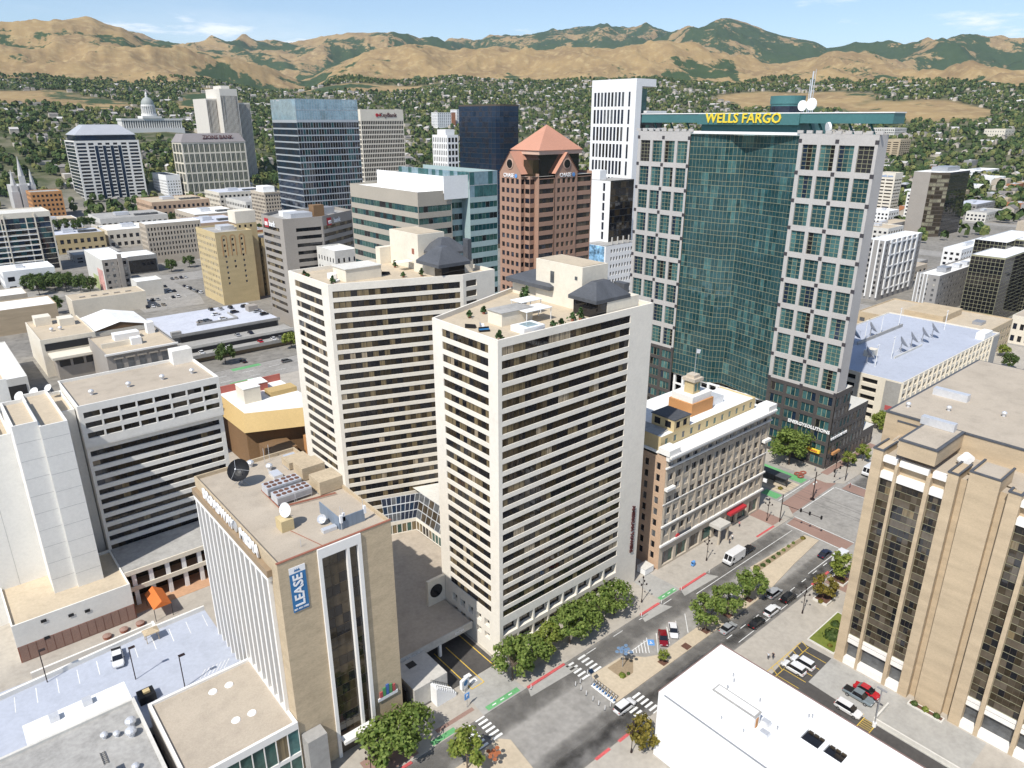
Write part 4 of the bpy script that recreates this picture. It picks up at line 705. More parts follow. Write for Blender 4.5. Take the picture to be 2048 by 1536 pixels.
q = MB(); q.tube((147, 101.2, 44.2), (147, 101.2, 51), .06, 6); B.part('flag_pole', q, MATS['metal_light']); q = MB(); q.poly([(147, 101.2, 50.8), (148.4, 100.9, 50.4), (148.2, 101, 49.4), (147, 101.2, 49.7)]); B.part('flag', q, MATS['sign_white'])
B.done()
# ---------------------------------------------------------------- buff brick office block at the right
B = Bld('brick_office_block', 'buff brick office block with tall piers, bronze windows and white floor bands', (128.7, -20, 0)); XB_ = 128.7; BB = MATS['brickbuff']; TOP = 47.0
bays = [(46.6, 44.2, 2), (43.7, 38.8, 5), (38.1, 35.7, 3), (24.7, 22.4, 2), (21.7, 16.8, 5), (16.1, 13.6, 3), (13.0, 8.2, 5), (7.5, 2.6, 5), (1.9, -3, 5)]
for n0, s0, k in bays:
    B.facade((XB_ + .9, n0), (XB_ + .9, s0), 6.9, 42.6, [(.03, n0 - s0 - .03)], rows_(7.0, 24, 1.48, 1.42), MATS['frame_gold'], lambda i, j, kk: ('pane_taupe' if (j % 3 == 0 and random.random() < .6) else random.choices(['pane_dark', 'pane_brown', 'pane_bronze', 'pane_taupe', 'pane_curtain'], (5, 3, 3, 1.2, .25))[0]), .05, k, .06, MATS['frame_bronze'], part='bay_frame', tilt=.5)
    for z0, z1, e, m_ in ((42.6, 43.9, .5, 'trim_white'), (45.9, 47.0, .5, 'trim_white'), (5.1, 6.0, .6, 'trim_white'), (6.2, 6.85, .6, 'trim_white'), (.14, 1.6, .1, 'trim_white')): q = MB(); q.box(XB_ + e, s0, z0, XB_ + 1.6, n0, z1); B.part('white_band', q, MATS[m_])
    q = MB(); q.box(XB_ + 1.4, s0, 1.6, XB_ + 1.6, n0, 5.1); B.part('shop_window', q, MATS['pane_grey']); q = MB(); q.box(XB_ + 2.2, s0, 43.9, XB_ + 2.4, n0, 45.9); B.part('top_opening', q, MATS['black'])
for n0, s0, d_ in ((48.4, 46.6, 6), (44.2, 43.7, 1.7), (38.8, 38.1, 1.7), (35.7, 34.0, 6), (26.6, 24.7, 2), (22.4, 21.7, 1.7), (16.8, 16.1, 1.7), (13.6, 13.0, 1.7), (8.2, 7.5, 1.7), (2.6, 1.9, 1.7)):
    q = MB(); q.box(XB_, s0, 0, XB_ + d_, n0, 48.0 if d_ > 1.8 else 45.9); B.part('pier', q, BB)
q = MB(); q.box(XB_ + .2, 28.0, 0, XB_ + 7, 32.6, 49.2); B.part('stair_tower', q, BB); bx(XB_ + .7, 28.5, 49.22, XB_ + 6.5, 32.1, 49.25).build('roof', MATS['rooftan'], B.o)
q = MB(); q.box(XB_ + 4.4, 26.6, 0, XB_ + 4.6, 34, 47); B.part('recess_glass', q, MATS['pane_bronze']); [bx(XB_ + 4.35, 32.65, z, XB_ + 4.4, 33.9, z + .25).build('recess_band', MATS['frame_gold'], B.o) for z in range(8, 46, 3)]
B.face((XB_ + 1.6, 48.3), (XB_ + 1.6, -20), 0, 47, BB); B.face((XB_ + 34, 48.3), (XB_ + 1.6, 48.3), 0, 47, BB); B.face((XB_ + 1.6, -20), (XB_ + 60, -20), 0, 47, BB)
B.w('roof', MATS['rooftan']).poly([(XB_ + 1.6, -20, 46.8), (XB_ + 60, -20, 46.8), (XB_ + 60, 52, 46.8), (XB_ + 1.6, 48.3, 46.8)])
for x0, y0, x1, y1, z1 in ((128.75, 38.0, 141, 44.4, 51.0), (141.1, -20, 190, 52.0, 50.8), (141.0, 45.6, 143, 49.5, 49.6)):
    q = MB(); q.box(x0, y0, 43.9 if x0 > 129 else 48.2, x1, y1, z1); B.part('upper_block', q, BB); q = MB(); q.box(x0 - .12, y0 - .12, z1, x1 + .12, y1 + .12, z1 + .3); B.part('coping', q, MATS['slate']); bx(x0 + .4, y0 + .4, z1 + .32, x1 - .4, y1 - .4, z1 + .36).build('roof', MATS['rooftan'], B.o)
for x0, y0, x1, y1 in ((128.6, 46.5, 134.8, 48.5), (128.6, 33.9, 134.8, 35.8), (128.8, 27.9, 135.8, 32.7), (128.6, 24.6, 130.8, 26.7)): z = 48.02 if x1 != 135.8 else 49.27; q = MB(); [q.box(*a) for a in ((x0, y0, z, x1, y0 + .35, z + .28), (x0, y1 - .35, z, x1, y1, z + .28), (x0, y0 + .36, z, x0 + .35, y1 - .36, z + .28))]; B.part('coping', q, MATS['slate'])
for x, y, z, l, w in ((139.3, 42.0, 51.4, 5.8, 1.4), (158, 46.5, 51.15, 6.5, 1.6)): bx(x - w / 2, y - l / 2, z, x + w / 2, y + l / 2, z + 1.5).build('air_handler', MATS['metal_light'], B.o)
for x, y in ((150, 44), (146, 50), (155, 36), (149, 30)): vent(x, y, 51.15, .5, 1.0, B.o)
q = MB(); q.frus(153, 20, 51.12, 54.3, 4.5, 4.2, 6); B.part('cooling_tower', q, MATS['metal_grey']); [q.tube((136.2 + a, 36.6, 47.6), (137.4 + a, 36.6, 47.6), .7, 10) for a in (0,)]; q = MB(); [q.tube((135.2 + 1.3 * k, 35.2, 47.8), (136.3 + 1.3 * k, 36.4, 47.8), .7, 10) for k in range(3)]; B.part('duct', q, MATS['white'])
B.pn = 'window_pane'; B.done()
# ---------------------------------------------------------------- white roofed building in the foreground
B = Bld('white_building', 'plain white building with bright white membrane roof in front of the brick office block', (81.3, 15, 0)); Pw = [(81.3, 57.2), (99.3, 57.2), (99.5, 12), (81.3, 12)][::-1]; Pw = [(81.3, 12), (99.5, 12), (99.3, 57.2), (81.3, 57.2)]
for a in range(4): B.face(Pw[a], Pw[(a + 1) % 4], 0, 14, MATS['white'])
mat('membrane', (0.86, 0.86, 0.85), .75, var=.025); q = inset(Pw, .3); B.w('roof', MATS['membrane']).poly([(a, b_, 13.75) for a, b_ in q]); Bm = B.w('parapet', MATS['membrane'])
for i in range(4): j = (i + 1) % 4; Bm.poly([(*Pw[i], 14), (*Pw[j], 14), (*q[j], 14), (*q[i], 14)]); Bm.poly([(*q[i], 14), (*q[j], 14), (*q[j], 13.75), (*q[i], 13.75)])
for k in range(5): y0 = 54.5 - 5.6 * k; m_ = MB(); m_.box(81.22, y0 - 5.3, 9.0, 81.28, y0, 13.0); B.part('wall_panel', m_, MATS['offwhite'])
m_ = MB(); m_.box(99.3, 12, 14.0, 99.55, 57.3, 14.06); m_.box(81.2, 57.15, 14.0, 99.3, 57.35, 14.05); B.part('edge_flashing', m_, mat('flashing', (.22, .15, .13), .7, var=.1)); m_ = MB(); m_.box(81.2, 12, 14.0, 81.45, 56, 14.1); B.part('edge_flashing', m_, MATS['metal_grey'])
extras(B, [('stair_house', bx(86.4, 42.4, 13.75, 88.2, 50.2, 16.2), 'white'), ('stair_house_cover', bx(86.3, 42.3, 16.2, 88.3, 50.3, 16.35), 'roofgrey'), ('stair_house_roof', bx(86.6, 42.6, 16.36, 88.0, 50.0, 16.4), 'membrane'), ('stair_door', bx(86.9, 42.33, 13.8, 87.6, 42.39, 15.7), 'brickorange'), ('air_unit', bx(88.4, 41.0, 13.75, 89.3, 42.3, 14.7), 'metal_light'), ('air_unit', bx(86.4, 40.0, 13.75, 87.4, 41.4, 14.5), 'metal_light')])
for x0, y0, x1, y1 in ((90.2, 33.6, 93.2, 36.8), (90.4, 30.0, 93.0, 33.2)):
    m_ = MB(); [m_.box(*a) for a in ((x0, y0, 13.76, x1, y0 + .15, 14.2), (x0, y1 - .15, 13.76, x1, y1, 14.2), (x0, y0 + .16, 13.76, x0 + .15, y1 - .16, 14.2), (x1 - .15, y0 + .16, 13.76, x1, y1 - .16, 14.2))]; B.part('light_well_rim', m_, MATS['white']); bx(x0 + .16, y0 + .16, 13.77, x1 - .16, y1 - .16, 13.8).build('light_well', MATS['pane_dark'], B.o)
    for k in range(3): bx(x1 - .5, y0 + .3 + .9 * k, 13.81, x1 - .2, y0 + 1.0 + .9 * k, 14.1).build('light_well_window', MATS['pane_brown'], B.o)
for x, y in ((93.2, 50.4), (94.2, 51.2), (91, 50.2), (92.6, 45), (89.5, 40), (96, 37.6), (95.6, 38.0), (84.5, 47), (84.9, 43.2)): m_ = MB(); m_.frus(x, y, 13.76, 14.4, .14, .14, 8); m_.build('vent_pipe', MATS['metal_grey'], B.o)
B.done()
# ---------------------------------------------------------------- parking garage with dishes
B = Bld('parking_garage', 'cream multi storey parking garage with pale blue roof deck and satellite dishes', (258.7, 91.9, 0), 'parking garage'); X0, Y0, W_, D_, Z = 258.7, 91.9, 98, 47, 17.7
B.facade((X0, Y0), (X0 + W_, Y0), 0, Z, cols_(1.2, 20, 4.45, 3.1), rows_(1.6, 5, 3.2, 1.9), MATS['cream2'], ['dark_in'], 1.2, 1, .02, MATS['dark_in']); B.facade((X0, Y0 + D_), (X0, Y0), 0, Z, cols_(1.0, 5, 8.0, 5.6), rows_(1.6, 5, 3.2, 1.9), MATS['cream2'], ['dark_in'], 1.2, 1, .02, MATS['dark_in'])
B.face((X0 + W_, Y0), (X0 + W_, Y0 + D_), 0, Z, MATS['cream2']); B.face((X0 + W_, Y0 + D_), (X0, Y0 + D_), 0, Z, MATS['cream2']); B.roof(rect(X0, Y0, W_, D_), Z, MATS['deckblue'], MATS['cream2'], .5, .3)
extras(B, [('corner_panel', bx(X0 - .25, Y0 + .3, 4.2, X0 - .02, Y0 + 5.6, 17.2), 'greyconc'), ('end_panel', bx(349, Y0 - .25, 4, 356.4, Y0 - .02, 17.2), 'greyconc'), ('ramp_wall', bx(293, 124.0, 17.21, 336, 124.4, 18.6), 'roofgrey'), ('ramp_wall', bx(286, 106.2, 17.21, 312, 106.5, 18.0), 'lightconc'), ('stair_house', bx(340, 92.6, 17.21, 349, 96, 20), 'white'), ('plant_box', bx(280.5, 113, 17.21, 286.5, 116, 19.6), 'cream2'), ('banner', bx(X0 - .3, 93.2, 6.4, X0 - .27, 96.2, 8.2), 'signbar0')])
for k in range(21): q = MB(); q.box(X0 + .15 + 4.45 * k, Y0 - .4, 0, X0 + .75 + 4.45 * k, Y0 - .01, Z - .3); B.part('pilaster', q, MATS['cream2'])
B.pn = 'opening'; B.done()
for x, y in ((270.5, 106.8), (285.6, 107.3), (334.4, 125.2), (316.4, 125.2), (301.5, 125.2), (345, 110)): t_ = thing('light_pole', 'thin white light pole on the garage roof deck', 'light pole', (x, y, 17.2), 0, 'light poles on the garage deck'); q = MB(); q.tube((0, 0, 0), (0, 0, 8.5), .14, 6); q.build('pole', MATS['white'], t_, world=False); bx(-.8, -.15, 8.5, .8, .15, 8.65).build('lamp_head', MATS['white'], t_, world=False)
for x, y in ((293.9, 126.3), (309.0, 126.3), (296.5, 108.5), (306.4, 108.5), (317.4, 108.5), (327.5, 108.5), (272.4, 110.9)): dish(x, y, 17.2, 2.7, R(-62), R(38), 'metal_grey', 'grey satellite dish standing on the garage roof deck', 'satellite dishes on the garage deck', 1.8)
# ---------------------------------------------------------------- hotel complex at the left
OW = MATS['offwhite']
B = Bld('hotel_slab', 'white hotel slab with dark ribbon windows and a projecting upper grid', (22, 173.5, 0)); P = rect(22.2, 173.5, 30.4, 20.5); rwh = rows_(44.3 - 1.35 - 2.45 * 15, 16, 2.45, 1.35)
B.facade(P[0], P[1], 0, 36.2, [(.6, 29.4)], [r_ for r_ in rwh if r_[1] < 36], OW, lambda i, j, k: random.choices(['pane_dark', 'pane_bronze', 'pane_taupe', 'pane_curtain'], (8, 3, .8, .3))[0], .4, 18, .12); B.facade((22.0, 172.3), (52.6, 172.3), 36.2, 46, cols_(.9, 8, 3.68, 3.3), [r_ for r_ in rwh if r_[0] > 37], OW, ['pane_dark', 'pane_bronze', 'pane_dark'], .5, 2, .1, part='upper_grid')
q = MB(); q.box(22.0, 172.32, 35.9, 52.6, 173.6, 36.2); B.part('soffit', q, OW); [B.w('upper_grid', OW).poly(p_) for p_ in ([(22, 173.5, 36.2), (22, 172.3, 36.2), (22, 172.3, 46), (22, 173.5, 46)], [(52.6, 172.3, 36.2), (52.6, 173.5, 36.2), (52.6, 173.5, 46), (52.6, 172.3, 46)])]
for a in (1, 2, 3): B.face(P[a], P[(a + 1) % 4], 0, 46, OW)
B.roof(rect(22.0, 172.3, 30.6, 21.7), 46, MATS['rooftan'], OW, .7, .35); B.part('stair_head', bx(47.5, 190.2, 45.3, 52.4, 193.8, 49), OW)
B.done()
for x, y in ((26.5, 180.5), (34.4, 180.6), (42.0, 180.8), (49, 180.8)): vent(x, y, 45.32, .65, 1.2, B.o)
B = Bld('hotel_wing', 'tall blank white panelled hotel wing with rooftop dishes', (-20, 168, 0))
for x0, y0, x1, y1, z in ((9.2, 163.3, 13.6, 180, 47.9), (13.62, 162.6, 18.6, 186, 46.9), (-24, 172, 9.18, 210, 43.5), (18.62, 176.5, 21.98, 192, 44.2)):
    P = rect(x0, y0, x1 - x0, y1 - y0); [B.face(P[a], P[(a + 1) % 4], 0, z, OW) for a in range(4)]; B.roof(P, z, MATS['roofsand'], OW, .8, .35)
for z in range(4, 46, 4): [B.part('panel_joint', bx(x0, y0 - .015, z, x1, y0 - .003, z + .05), MATS['greyconc']) for x0, y0, x1 in ((9.3, 163.3, 13.5), (13.7, 162.6, 18.5))]; B.part('panel_joint', bx(9.185, 163.4, z, 9.197, 171.9, z + .05), MATS['greyconc'])
for k in range(6): B.part('panel_joint', bx(-23 + 5.4 * k, 171.985, 2, -22.95 + 5.4 * k, 171.997, 43), MATS['greyconc'])
for x0, y0, x1, y1, z in ((-24, 190, 12, 212, 50), (-24, 196, 6, 208, 52)): P = rect(x0, y0, x1 - x0, y1 - y0); [B.face(P[a], P[(a + 1) % 4], 42, z, OW) for a in range(4)]; B.roof(P, z, MATS['roofsand'], OW, .8, .4)
B.part('louvre_screen', bx(-8, 174, 42.75, 6, 178, 45.5), MATS['metal_grey']); B.done()
for x, y, r in ((13.6, 187.6, 1.1), (16.6, 188.4, 1.1), (19.6, 190, .9), (2, 183, 1.2), (5.5, 184, 1.2)): dish(x, y, 44.6 if x > 12 else 42.8, r, R(215), R(42), 'white', 'white satellite dish on the blank hotel wing', 'dishes on the hotel wing', .6)
B = Bld('hotel_podium', 'low hotel podium with brick base, terrace columns and dark flat roof', (0, 155, 0))
B.face((.3, 155.6), (22.3, 155.6), 0, 4.0, MATS['brickred'], 'brick_base'); B.face((.3, 155.6), (22.3, 155.6), 4.0, 9.2, OW); B.face((.3, 175), (.3, 155.6), 0, 9.2, OW); B.face((22.3, 155.6), (22.3, 160), 0, 9.2, OW); B.roof([(.3, 155.6), (22.3, 155.6), (22.3, 173.3), (.3, 173.3)], 9.2, MATS['roofsand'], OW, .6, .3)
for k in range(14): B.part('brick_panel', bx(.5 + 1.55 * k, 155.5, .3, 1.95 + 1.55 * k, 155.58, 3.9), MATS['paving_red'])
for x, z in ((5, 3.5), (10, 6.6), (13, 6.2), (5.2, 7.6)): B.part('vent_grille', bx(x, 155.45, z, x + 1.0, 155.49, z + .7), MATS['dark_in'])
B.w('roof', MATS['roofgrey']).poly([(22.4, 160.2, 9.0), (60, 160.2, 9.0), (60, 173.4, 9.0), (22.4, 173.4, 9.0)]); mat('terrace', (0.50, 0.30, 0.18), .9, var=.1)
for z0, z1, m_ in ((8.4, 9.5, 'cream2'), (4.2, 5.3, 'cream2')): B.part('edge_beam', bx(22.35, 160.0, z0, 60, 160.3, z1), MATS[m_])
B.part('terrace_floor', bx(22.4, 160.31, 4.3, 60, 164.5, 4.6), MATS['terrace']); B.part('back_glass', bx(22.4, 164.5, .14, 60, 164.7, 8.9), MATS['pane_bronze']); B.part('ground_terrace', bx(22.4, 157.2, .14, 60, 164.4, .2), MATS['terrace'])
for k in range(11): x = 23.6 + 3.6 * k; B.part('column', bx(x, 160.35, .14, x + .9, 161.1, 8.4), MATS['white'])
B.done()
t_ = thing('entrance_canopy', 'orange gabled fabric canopy over the hotel entrance', 'canopy', (27.0, 155.0, .15)); mat('canvas_orange', (0.62, 0.17, 0.04), .8, var=.06)
q = MB(); a, h0, h1, l = 1.9, 3.2, 4.6, 3.6; q.poly([(-a, -l, h0), (0, -l, h1), (0, l, h1), (-a, l, h0)][::-1]); q.poly([(0, -l, h1), (a, -l, h0), (a, l, h0), (0, l, h1)][::-1]); q.poly([(-a, -l, h0), (a, -l, h0), (0, -l, h1)]); q.build('canvas', MATS['canvas_orange'], t_, world=False)
for x in (-1.8, 1.8):
    for y in (-3.5, 3.5): bx(x - .06, y - .06, 0, x + .06, y + .06, 3.2).build('post', MATS['frame_dark'], t_, world=False)
# copper and tan clad theatre block behind
mat('copper_tan', (0.50, 0.36, 0.16), .7, var=.06); mat('brown_clad', (0.20, 0.12, 0.06), .8, var=.12, sc2=2); mat('redpaint', (0.45, 0.14, 0.11), .85, var=.06)
B = Bld('arts_building', 'brown clad building with sloping tan metal fascia and white roof', (68, 200, 0)); q = MB(); p0 = [(71.2, 211.8), (85, 205.4), (93, 205.4), (93, 240), (71.2, 236)]; 
B.w('roof', MATS['roofwhite']).poly([(*a, 18) for a in [(71.2, 213.0), (93, 203.5), (93, 240), (71.2, 236)]])
lo = [(69.0, 209.8), (93, 199.5)]; B.w('fascia', MATS['copper_tan']).poly([(69.0, 208.8, 13.6), (93.6, 198.6, 13.6), (93, 203.5, 18.3), (71.2, 213.0, 18.3)]); B.w('fascia', MATS['copper_tan']).poly([(68.6, 238, 13.6), (69.0, 208.8, 13.6), (71.2, 213.0, 18.3), (71.2, 236, 18.3)])
for a, b_ in (((70.2, 238), (70.2, 211)), ((70.2, 211), (94, 201.5)), ((94, 201.5), (94, 240)), ((94, 240), (70.2, 238))): B.face(a, b_, 0, 13.6, MATS['brown_clad'])
extras(B, [('roof_house', bx(74.5, 221, 17.9, 80, 228, 23), 'cream2'), ('roof_house_cover', bx(74.4, 220.9, 23, 80.1, 228.1, 23.2), 'roofwhite'), ('red_house', bx(81.5, 230, 17.9, 86, 236, 20.6), 'redpaint'), ('red_house_cover', bx(81.4, 229.9, 20.62, 86.1, 236.1, 20.8), 'roofwhite'), ('red_parapet', bx(71.2, 236, 17.9, 93, 236.4, 20.4), 'redpaint'), ('tan_slope', bx(83.5, 222, 17.9, 92.8, 227, 19.6), 'copper_tan'), ('lower_block', bx(72.5, 198.2, 0, 81, 207.6, 9.5), 'brown_clad'), ('lower_block', bx(84.5, 190.0, 0, 94, 201.4, 11), 'brickorange'), ('stair_window', bx(76, 198.1, 2, 79.5, 198.19, 6), 'pane_dark')]); B.done()
q = MB(); mat('brickround', (0.42, 0.18, 0.09), .9, var=.12, sc2=3); B = Bld('brick_drum', 'round red brick stair drum with crenellated rim behind the hotel slab', (62, 232, 0)); q.frus(63.5, 229, 0, 19.5, 3.6, 3.6, 22); B.part('drum', q, MATS['brickround']); [bx(63.5 + 3.3 * math.cos(k * .55) - .5, 229 + 3.3 * math.sin(k * .55) - .5, 19.52, 63.5 + 3.3 * math.cos(k * .55) + .5, 229 + 3.3 * math.sin(k * .55) + .5, 20.6).build('merlon', MATS['brickround'], B.o) for k in range(11)]; B.part('link_wall', bx(55, 229.5, 0, 59.9, 243, 18.5), MATS['brickround']); B.done()
# ---------------------------------------------------------------- other downtown buildings
def tower(name, label, x, y, w, d, z, wm, sc_, wc, nrow, panes, z0=3.0, top=1.2, hf=.6, cf=.7, edge=.6, rm='roofgrey', pm=None, dep=.12, sub=1, fm='frame_dark', par=.8, base=0.0, cat='building', group=None, lim=120, finish=True, wcf=None, whf=None, mull=.1):
    B = Bld(name, label, (x, y, base), cat, group); B.lim = lim; W_ = MATS[wm]; P = rect(x, y, w, d); pit = (z - top - z0) / nrow; rw = [(z0 + pit * k + pit * (1 - hf) / 2, z0 + pit * k + pit * (1 + hf) / 2) for k in range(nrow)]
    B.facade(P[0], P[1], base, z, spread(w, sc_, cf, edge), rw, W_, panes, dep, sub, mull, MATS[fm]); B.facade(P[3], P[0], base, z, spread(d, wc, wcf or cf, edge), rw, W_, panes, dep, sub, mull, MATS[fm])
    B.face(P[1], P[2], base, z, W_); B.face(P[2], P[3], base, z, W_); B.roof(P, z, MATS[rm], MATS[pm or wm], par, min(.4, w * .05)); B.P = P
    if finish: B.done()
    return B
def boxes(B, items):
    for n_, x0, y0, z0, x1, y1, z1, m_ in items: B.part(n_, bx(x0, y0, z0, x1, y1, z1), MATS[m_])
DK = ['pane_dark', 'pane_blue', 'pane_dark']
# corner copper-roofed tower with gables
mat('rose', (0.38, 0.235, 0.17), .85, var=.07, sc2=2); mat('rose_roof', (0.50, 0.25, 0.17), .7, var=.06); mat('rose_light', (0.58, 0.40, 0.31), .85, var=.05)
B = Bld('gabled_tower', 'rose stone tower with copper pyramid roof and round gable windows', (209, 233.9, 0)); B.lim = 300; RO = MATS['rose']
zw, zg = 83, 96; rr_ = rows_(3.5, 20, 3.95, 2.1)
B.facade((209, 253.9), (209, 239.7), 0, zw, spread(14.2, 4, .62, .8), rr_, RO, DK, .3, 1); B.facade((209, 239.7), (211.2, 239.7), 0, zw - 1, [(.25, 1.95)], rr_, RO, DK, .2); B.facade((211.2, 239.7), (211.2, 236.4), 0, zw - 1, [(.25, 3.05)], rr_, RO, DK, .2); B.facade((211.2, 236.4), (214.1, 236.4), 0, zw - 1, [(.25, 2.65)], rr_, RO, DK, .2); B.face((214.1, 236.4), (214.1, 233.9), 0, zw, RO)
B.facade((214.1, 233.9), (223.4, 233.9), 0, zw - 2, [(.3, 9.0)], rr_, RO, ['pane_dark', 'pane_bronze', 'pane_dark'], .3, 4); B.facade((223.4, 233.6), (236.9, 233.6), 0, zw, spread(13.5, 4, .62, .8), rr_, RO, ['pane_dark', 'pane_dark', 'pane_bronze', 'pane_taupe'], .3); B.facade((236.9, 233.9), (246.5, 233.9), 0, zw - 2, [(.3, 9.3)], rr_, RO, ['pane_dark', 'pane_bronze', 'pane_taupe'], .3, 4)
B.face((246.5, 233.9), (246.5, 253.9), 0, zw, RO); B.face((246.5, 253.9), (209, 253.9), 0, zw, RO)
B.w('roof', MATS['roofgrey']).poly([(209, 239.7, zw - 1.2), (214.1, 233.9, zw - 1.2), (246.5, 233.9, zw - 1.2), (246.5, 253.9, zw - 1.2), (209, 253.9, zw - 1.2)])
gm, rm_ = MB(), MB(); gm.poly([(209, 253.9, zw), (209, 239.7, zw), (209, 246.8, 91.5)]); gm.poly([(223.4, 233.6, zw), (236.9, 233.6, zw), (230.1, 233.6, 91)]); B.part('gable', gm, RO)
rm_.poly([(208.7, 254.3, zw - .3), (208.7, 246.8, 91.9), (224, 246.8, 91.9), (224, 254.3, zw - .3)]); rm_.poly([(208.7, 246.8, 91.9), (208.7, 239.3, zw - .3), (224, 239.3, zw - .3), (224, 246.8, 91.9)]); rm_.poly([(223.0, 233.2, zw - .3), (223.0, 246, zw - .3), (230.1, 246, 91.4), (230.1, 233.2, 91.4)]); rm_.poly([(230.1, 233.2, 91.4), (230.1, 246, 91.4), (237.3, 246, zw - .3), (237.3, 233.2, zw - .3)]); B.part('gable_roof', rm_, MATS['rose_roof'])
for a, b_ in (((208.95, 246.8, 86.8), (208.7, 246.8, 86.8)), ((230.1, 233.55, 86.6), (230.1, 233.3, 86.6))): q = MB(); q.tube(a, b_, 2.2, 20); B.part('round_window_ring', q, MATS['rose_light']); q = MB(); q.tube(a, tuple(Vector(b_) + (Vector(b_) - Vector(a)) * .4), 1.8, 20); B.part('round_window', q, MATS['pane_dark'])
q = MB(); c = [(214.5, 234.6, 92.3), (241, 234.6, 92.3), (241, 253.4, 92.3), (214.5, 253.4, 92.3)]; ap = (227.6, 244, 102.6)
for i in range(4): q.poly([c[i], c[(i + 1) % 4], ap])
q.poly(c[::-1]); B.part('pyramid_roof', q, MATS['rose_roof']); boxes(B, [('pyramid_base', 216, 235.5, zw - 1, 239.5, 252.8, 90.6, 'pane_dark'), ('pyramid_rim', 215, 235, 90.6, 240.6, 253, 92.25, 'rose_light'), ('corner_bay', 212.5, 236, zw - 1, 217.5, 242, 88.5, 'pane_bronze')])
letters('CHASE', (208.85, 247.6, 81.9), 'W', 2.3, 'sign_white', B.o, .1, .04, 'sign_lettering'); letters('CHASE', (229.4, 233.45, 81.9), 'S', 2.3, 'sign_white', B.o, .1, .04, 'sign_lettering')
for a, b_ in (((208.9, 242.8, 81.9), (208.75, 242.8, 81.9)), ((234.4, 233.5, 81.9), (234.4, 233.35, 81.9))): q = MB(); q.tube(a, b_, .9, 8); B.part('sign_emblem', q, MATS['paint_blue'])
B.done()
# stepped teal and beige office block
mat('spandrel_beige', (0.40, 0.36, 0.30), .8, var=.05); mat('spandrel_ice', (0.36, 0.46, 0.46), .3, var=.05, spec=.6)
B = Bld('stepped_office', 'stepped office block with beige bands and green glass behind the white towers', (130, 198, 0)); B.lim = 300; SBg = MATS['spandrel_beige']; GN = ['pane_green', 'pane_teal2', 'pane_green', 'pane_dark']
rg = rows_(4.6, 20, 3.78, 2.0); B.facade((130, 243.5), (130, 199.2), 0, 83, [(.2, 44.1)], rg, SBg, GN, .15, 22, .1, MATS['frame_alu']); B.facade((130, 199.2), (143.3, 199.2), 0, 83, [(.2, 13.1)], rg, SBg, GN, .15, 7, .1, MATS['frame_alu'])
B.facade((143.3, 202.4), (150, 202.4), 0, 80, [(.1, 6.6)], rg, MATS['spandrel_ice'], GN, .1, 4, .1, MATS['frame_alu']); B.face((143.3, 199.2), (143.3, 202.4), 0, 83, SBg); B.face((150, 202.4), (150, 198.1), 0, 88.4, MATS['spandrel_ice']); B.facade((150, 198.1), (162, 198.1), 0, 80, [(.1, 11.9)], rg, MATS['spandrel_ice'], GN, .1, 7, .1, MATS['frame_alu']); B.face((162, 198.1), (162, 243.5), 0, 88.4, MATS['spandrel_ice']); B.face((162, 243.5), (130, 243.5), 0, 83, SBg)
B.facade((150, 198.1), (162, 198.1), 80, 88.4, [(.1, 11.9)], [(80.1, 83.9), (84.1, 88.3)], MATS['frame_alu'], ['pane_sky', 'pane_teal3'], .05, 6, .08, MATS['frame_alu'], part='glass_crown'); B.facade((150, 242), (150, 198.1), 83, 88.4, [(.1, 43.8)], [(83.1, 88.3)], MATS['frame_alu'], ['pane_sky', 'pane_teal3'], .05, 20, .08, MATS['frame_alu'], part='glass_crown')
B.face((140, 241), (140, 198.8), 82, 87.5, MATS['white'], 'plant_screen'); B.face((140, 198.8), (149.9, 198.8), 80, 87.5, MATS['white'], 'plant_screen'); B.w('roof', MATS['roofwhite']).poly([(130, 199.2, 82.4), (143.3, 199.2, 82.4), (143.3, 243.5, 82.4), (130, 243.5, 82.4)]); B.w('roof', MATS['roofgrey']).poly([(140.2, 199, 86.2), (162, 199, 86.2), (162, 243, 86.2), (140.2, 243, 86.2)]); B.done()
# dark glass tower with pale crown
mat('spandrel_silver', (0.50, 0.53, 0.56), .3, .4, var=.05)
B = Bld('glass_tower', 'dark blue glass tower with thin silver floor lines and pale glass crown', (209, 454, 0)); B.lim = 300; x, y, w, d, z = 209, 454.4, 43.6, 37.4, 116.7; SS = MATS['spandrel_silver']
B.facade((x, y), (x + w, y), 0, 104, [(.1, w - .1)], rows_(5, 24, 4.1, 3.5), SS, ['pane_dark', 'pane_dark', 'pane_blue', 'pane_teal2'], .1, 24, .26, MATS['frame_alu']); B.facade((x, y + d), (x, y), 0, 104, [(.1, d - .1)], rows_(5, 24, 4.1, 3.2), SS, ['pane_blue', 'pane_navy'], .1, 10, .12, MATS['frame_dark'])
B.facade((x, y), (x + w, y), 104, z, [(.1, w - .1)], [(104.2, 110), (110.2, z - .2)], SS, ['pane_sky'], .1, 24, .2, MATS['frame_alu'], part='glass_crown'); B.facade((x, y + d), (x, y), 104, z, [(.1, d - .1)], [(104.2, z - .2)], SS, ['pane_sky'], .1, 8, .1, MATS['frame_alu'], part='glass_crown'); B.face((x + w, y), (x + w, y + d), 0, z, SS); B.face((x + w, y + d), (x, y + d), 0, z, SS); B.w('roof', MATS['roofgrey']).poly([(x, y, 112), (x + w, y, 112), (x + w, y + d, 112), (x, y + d, 112)]); B.done()
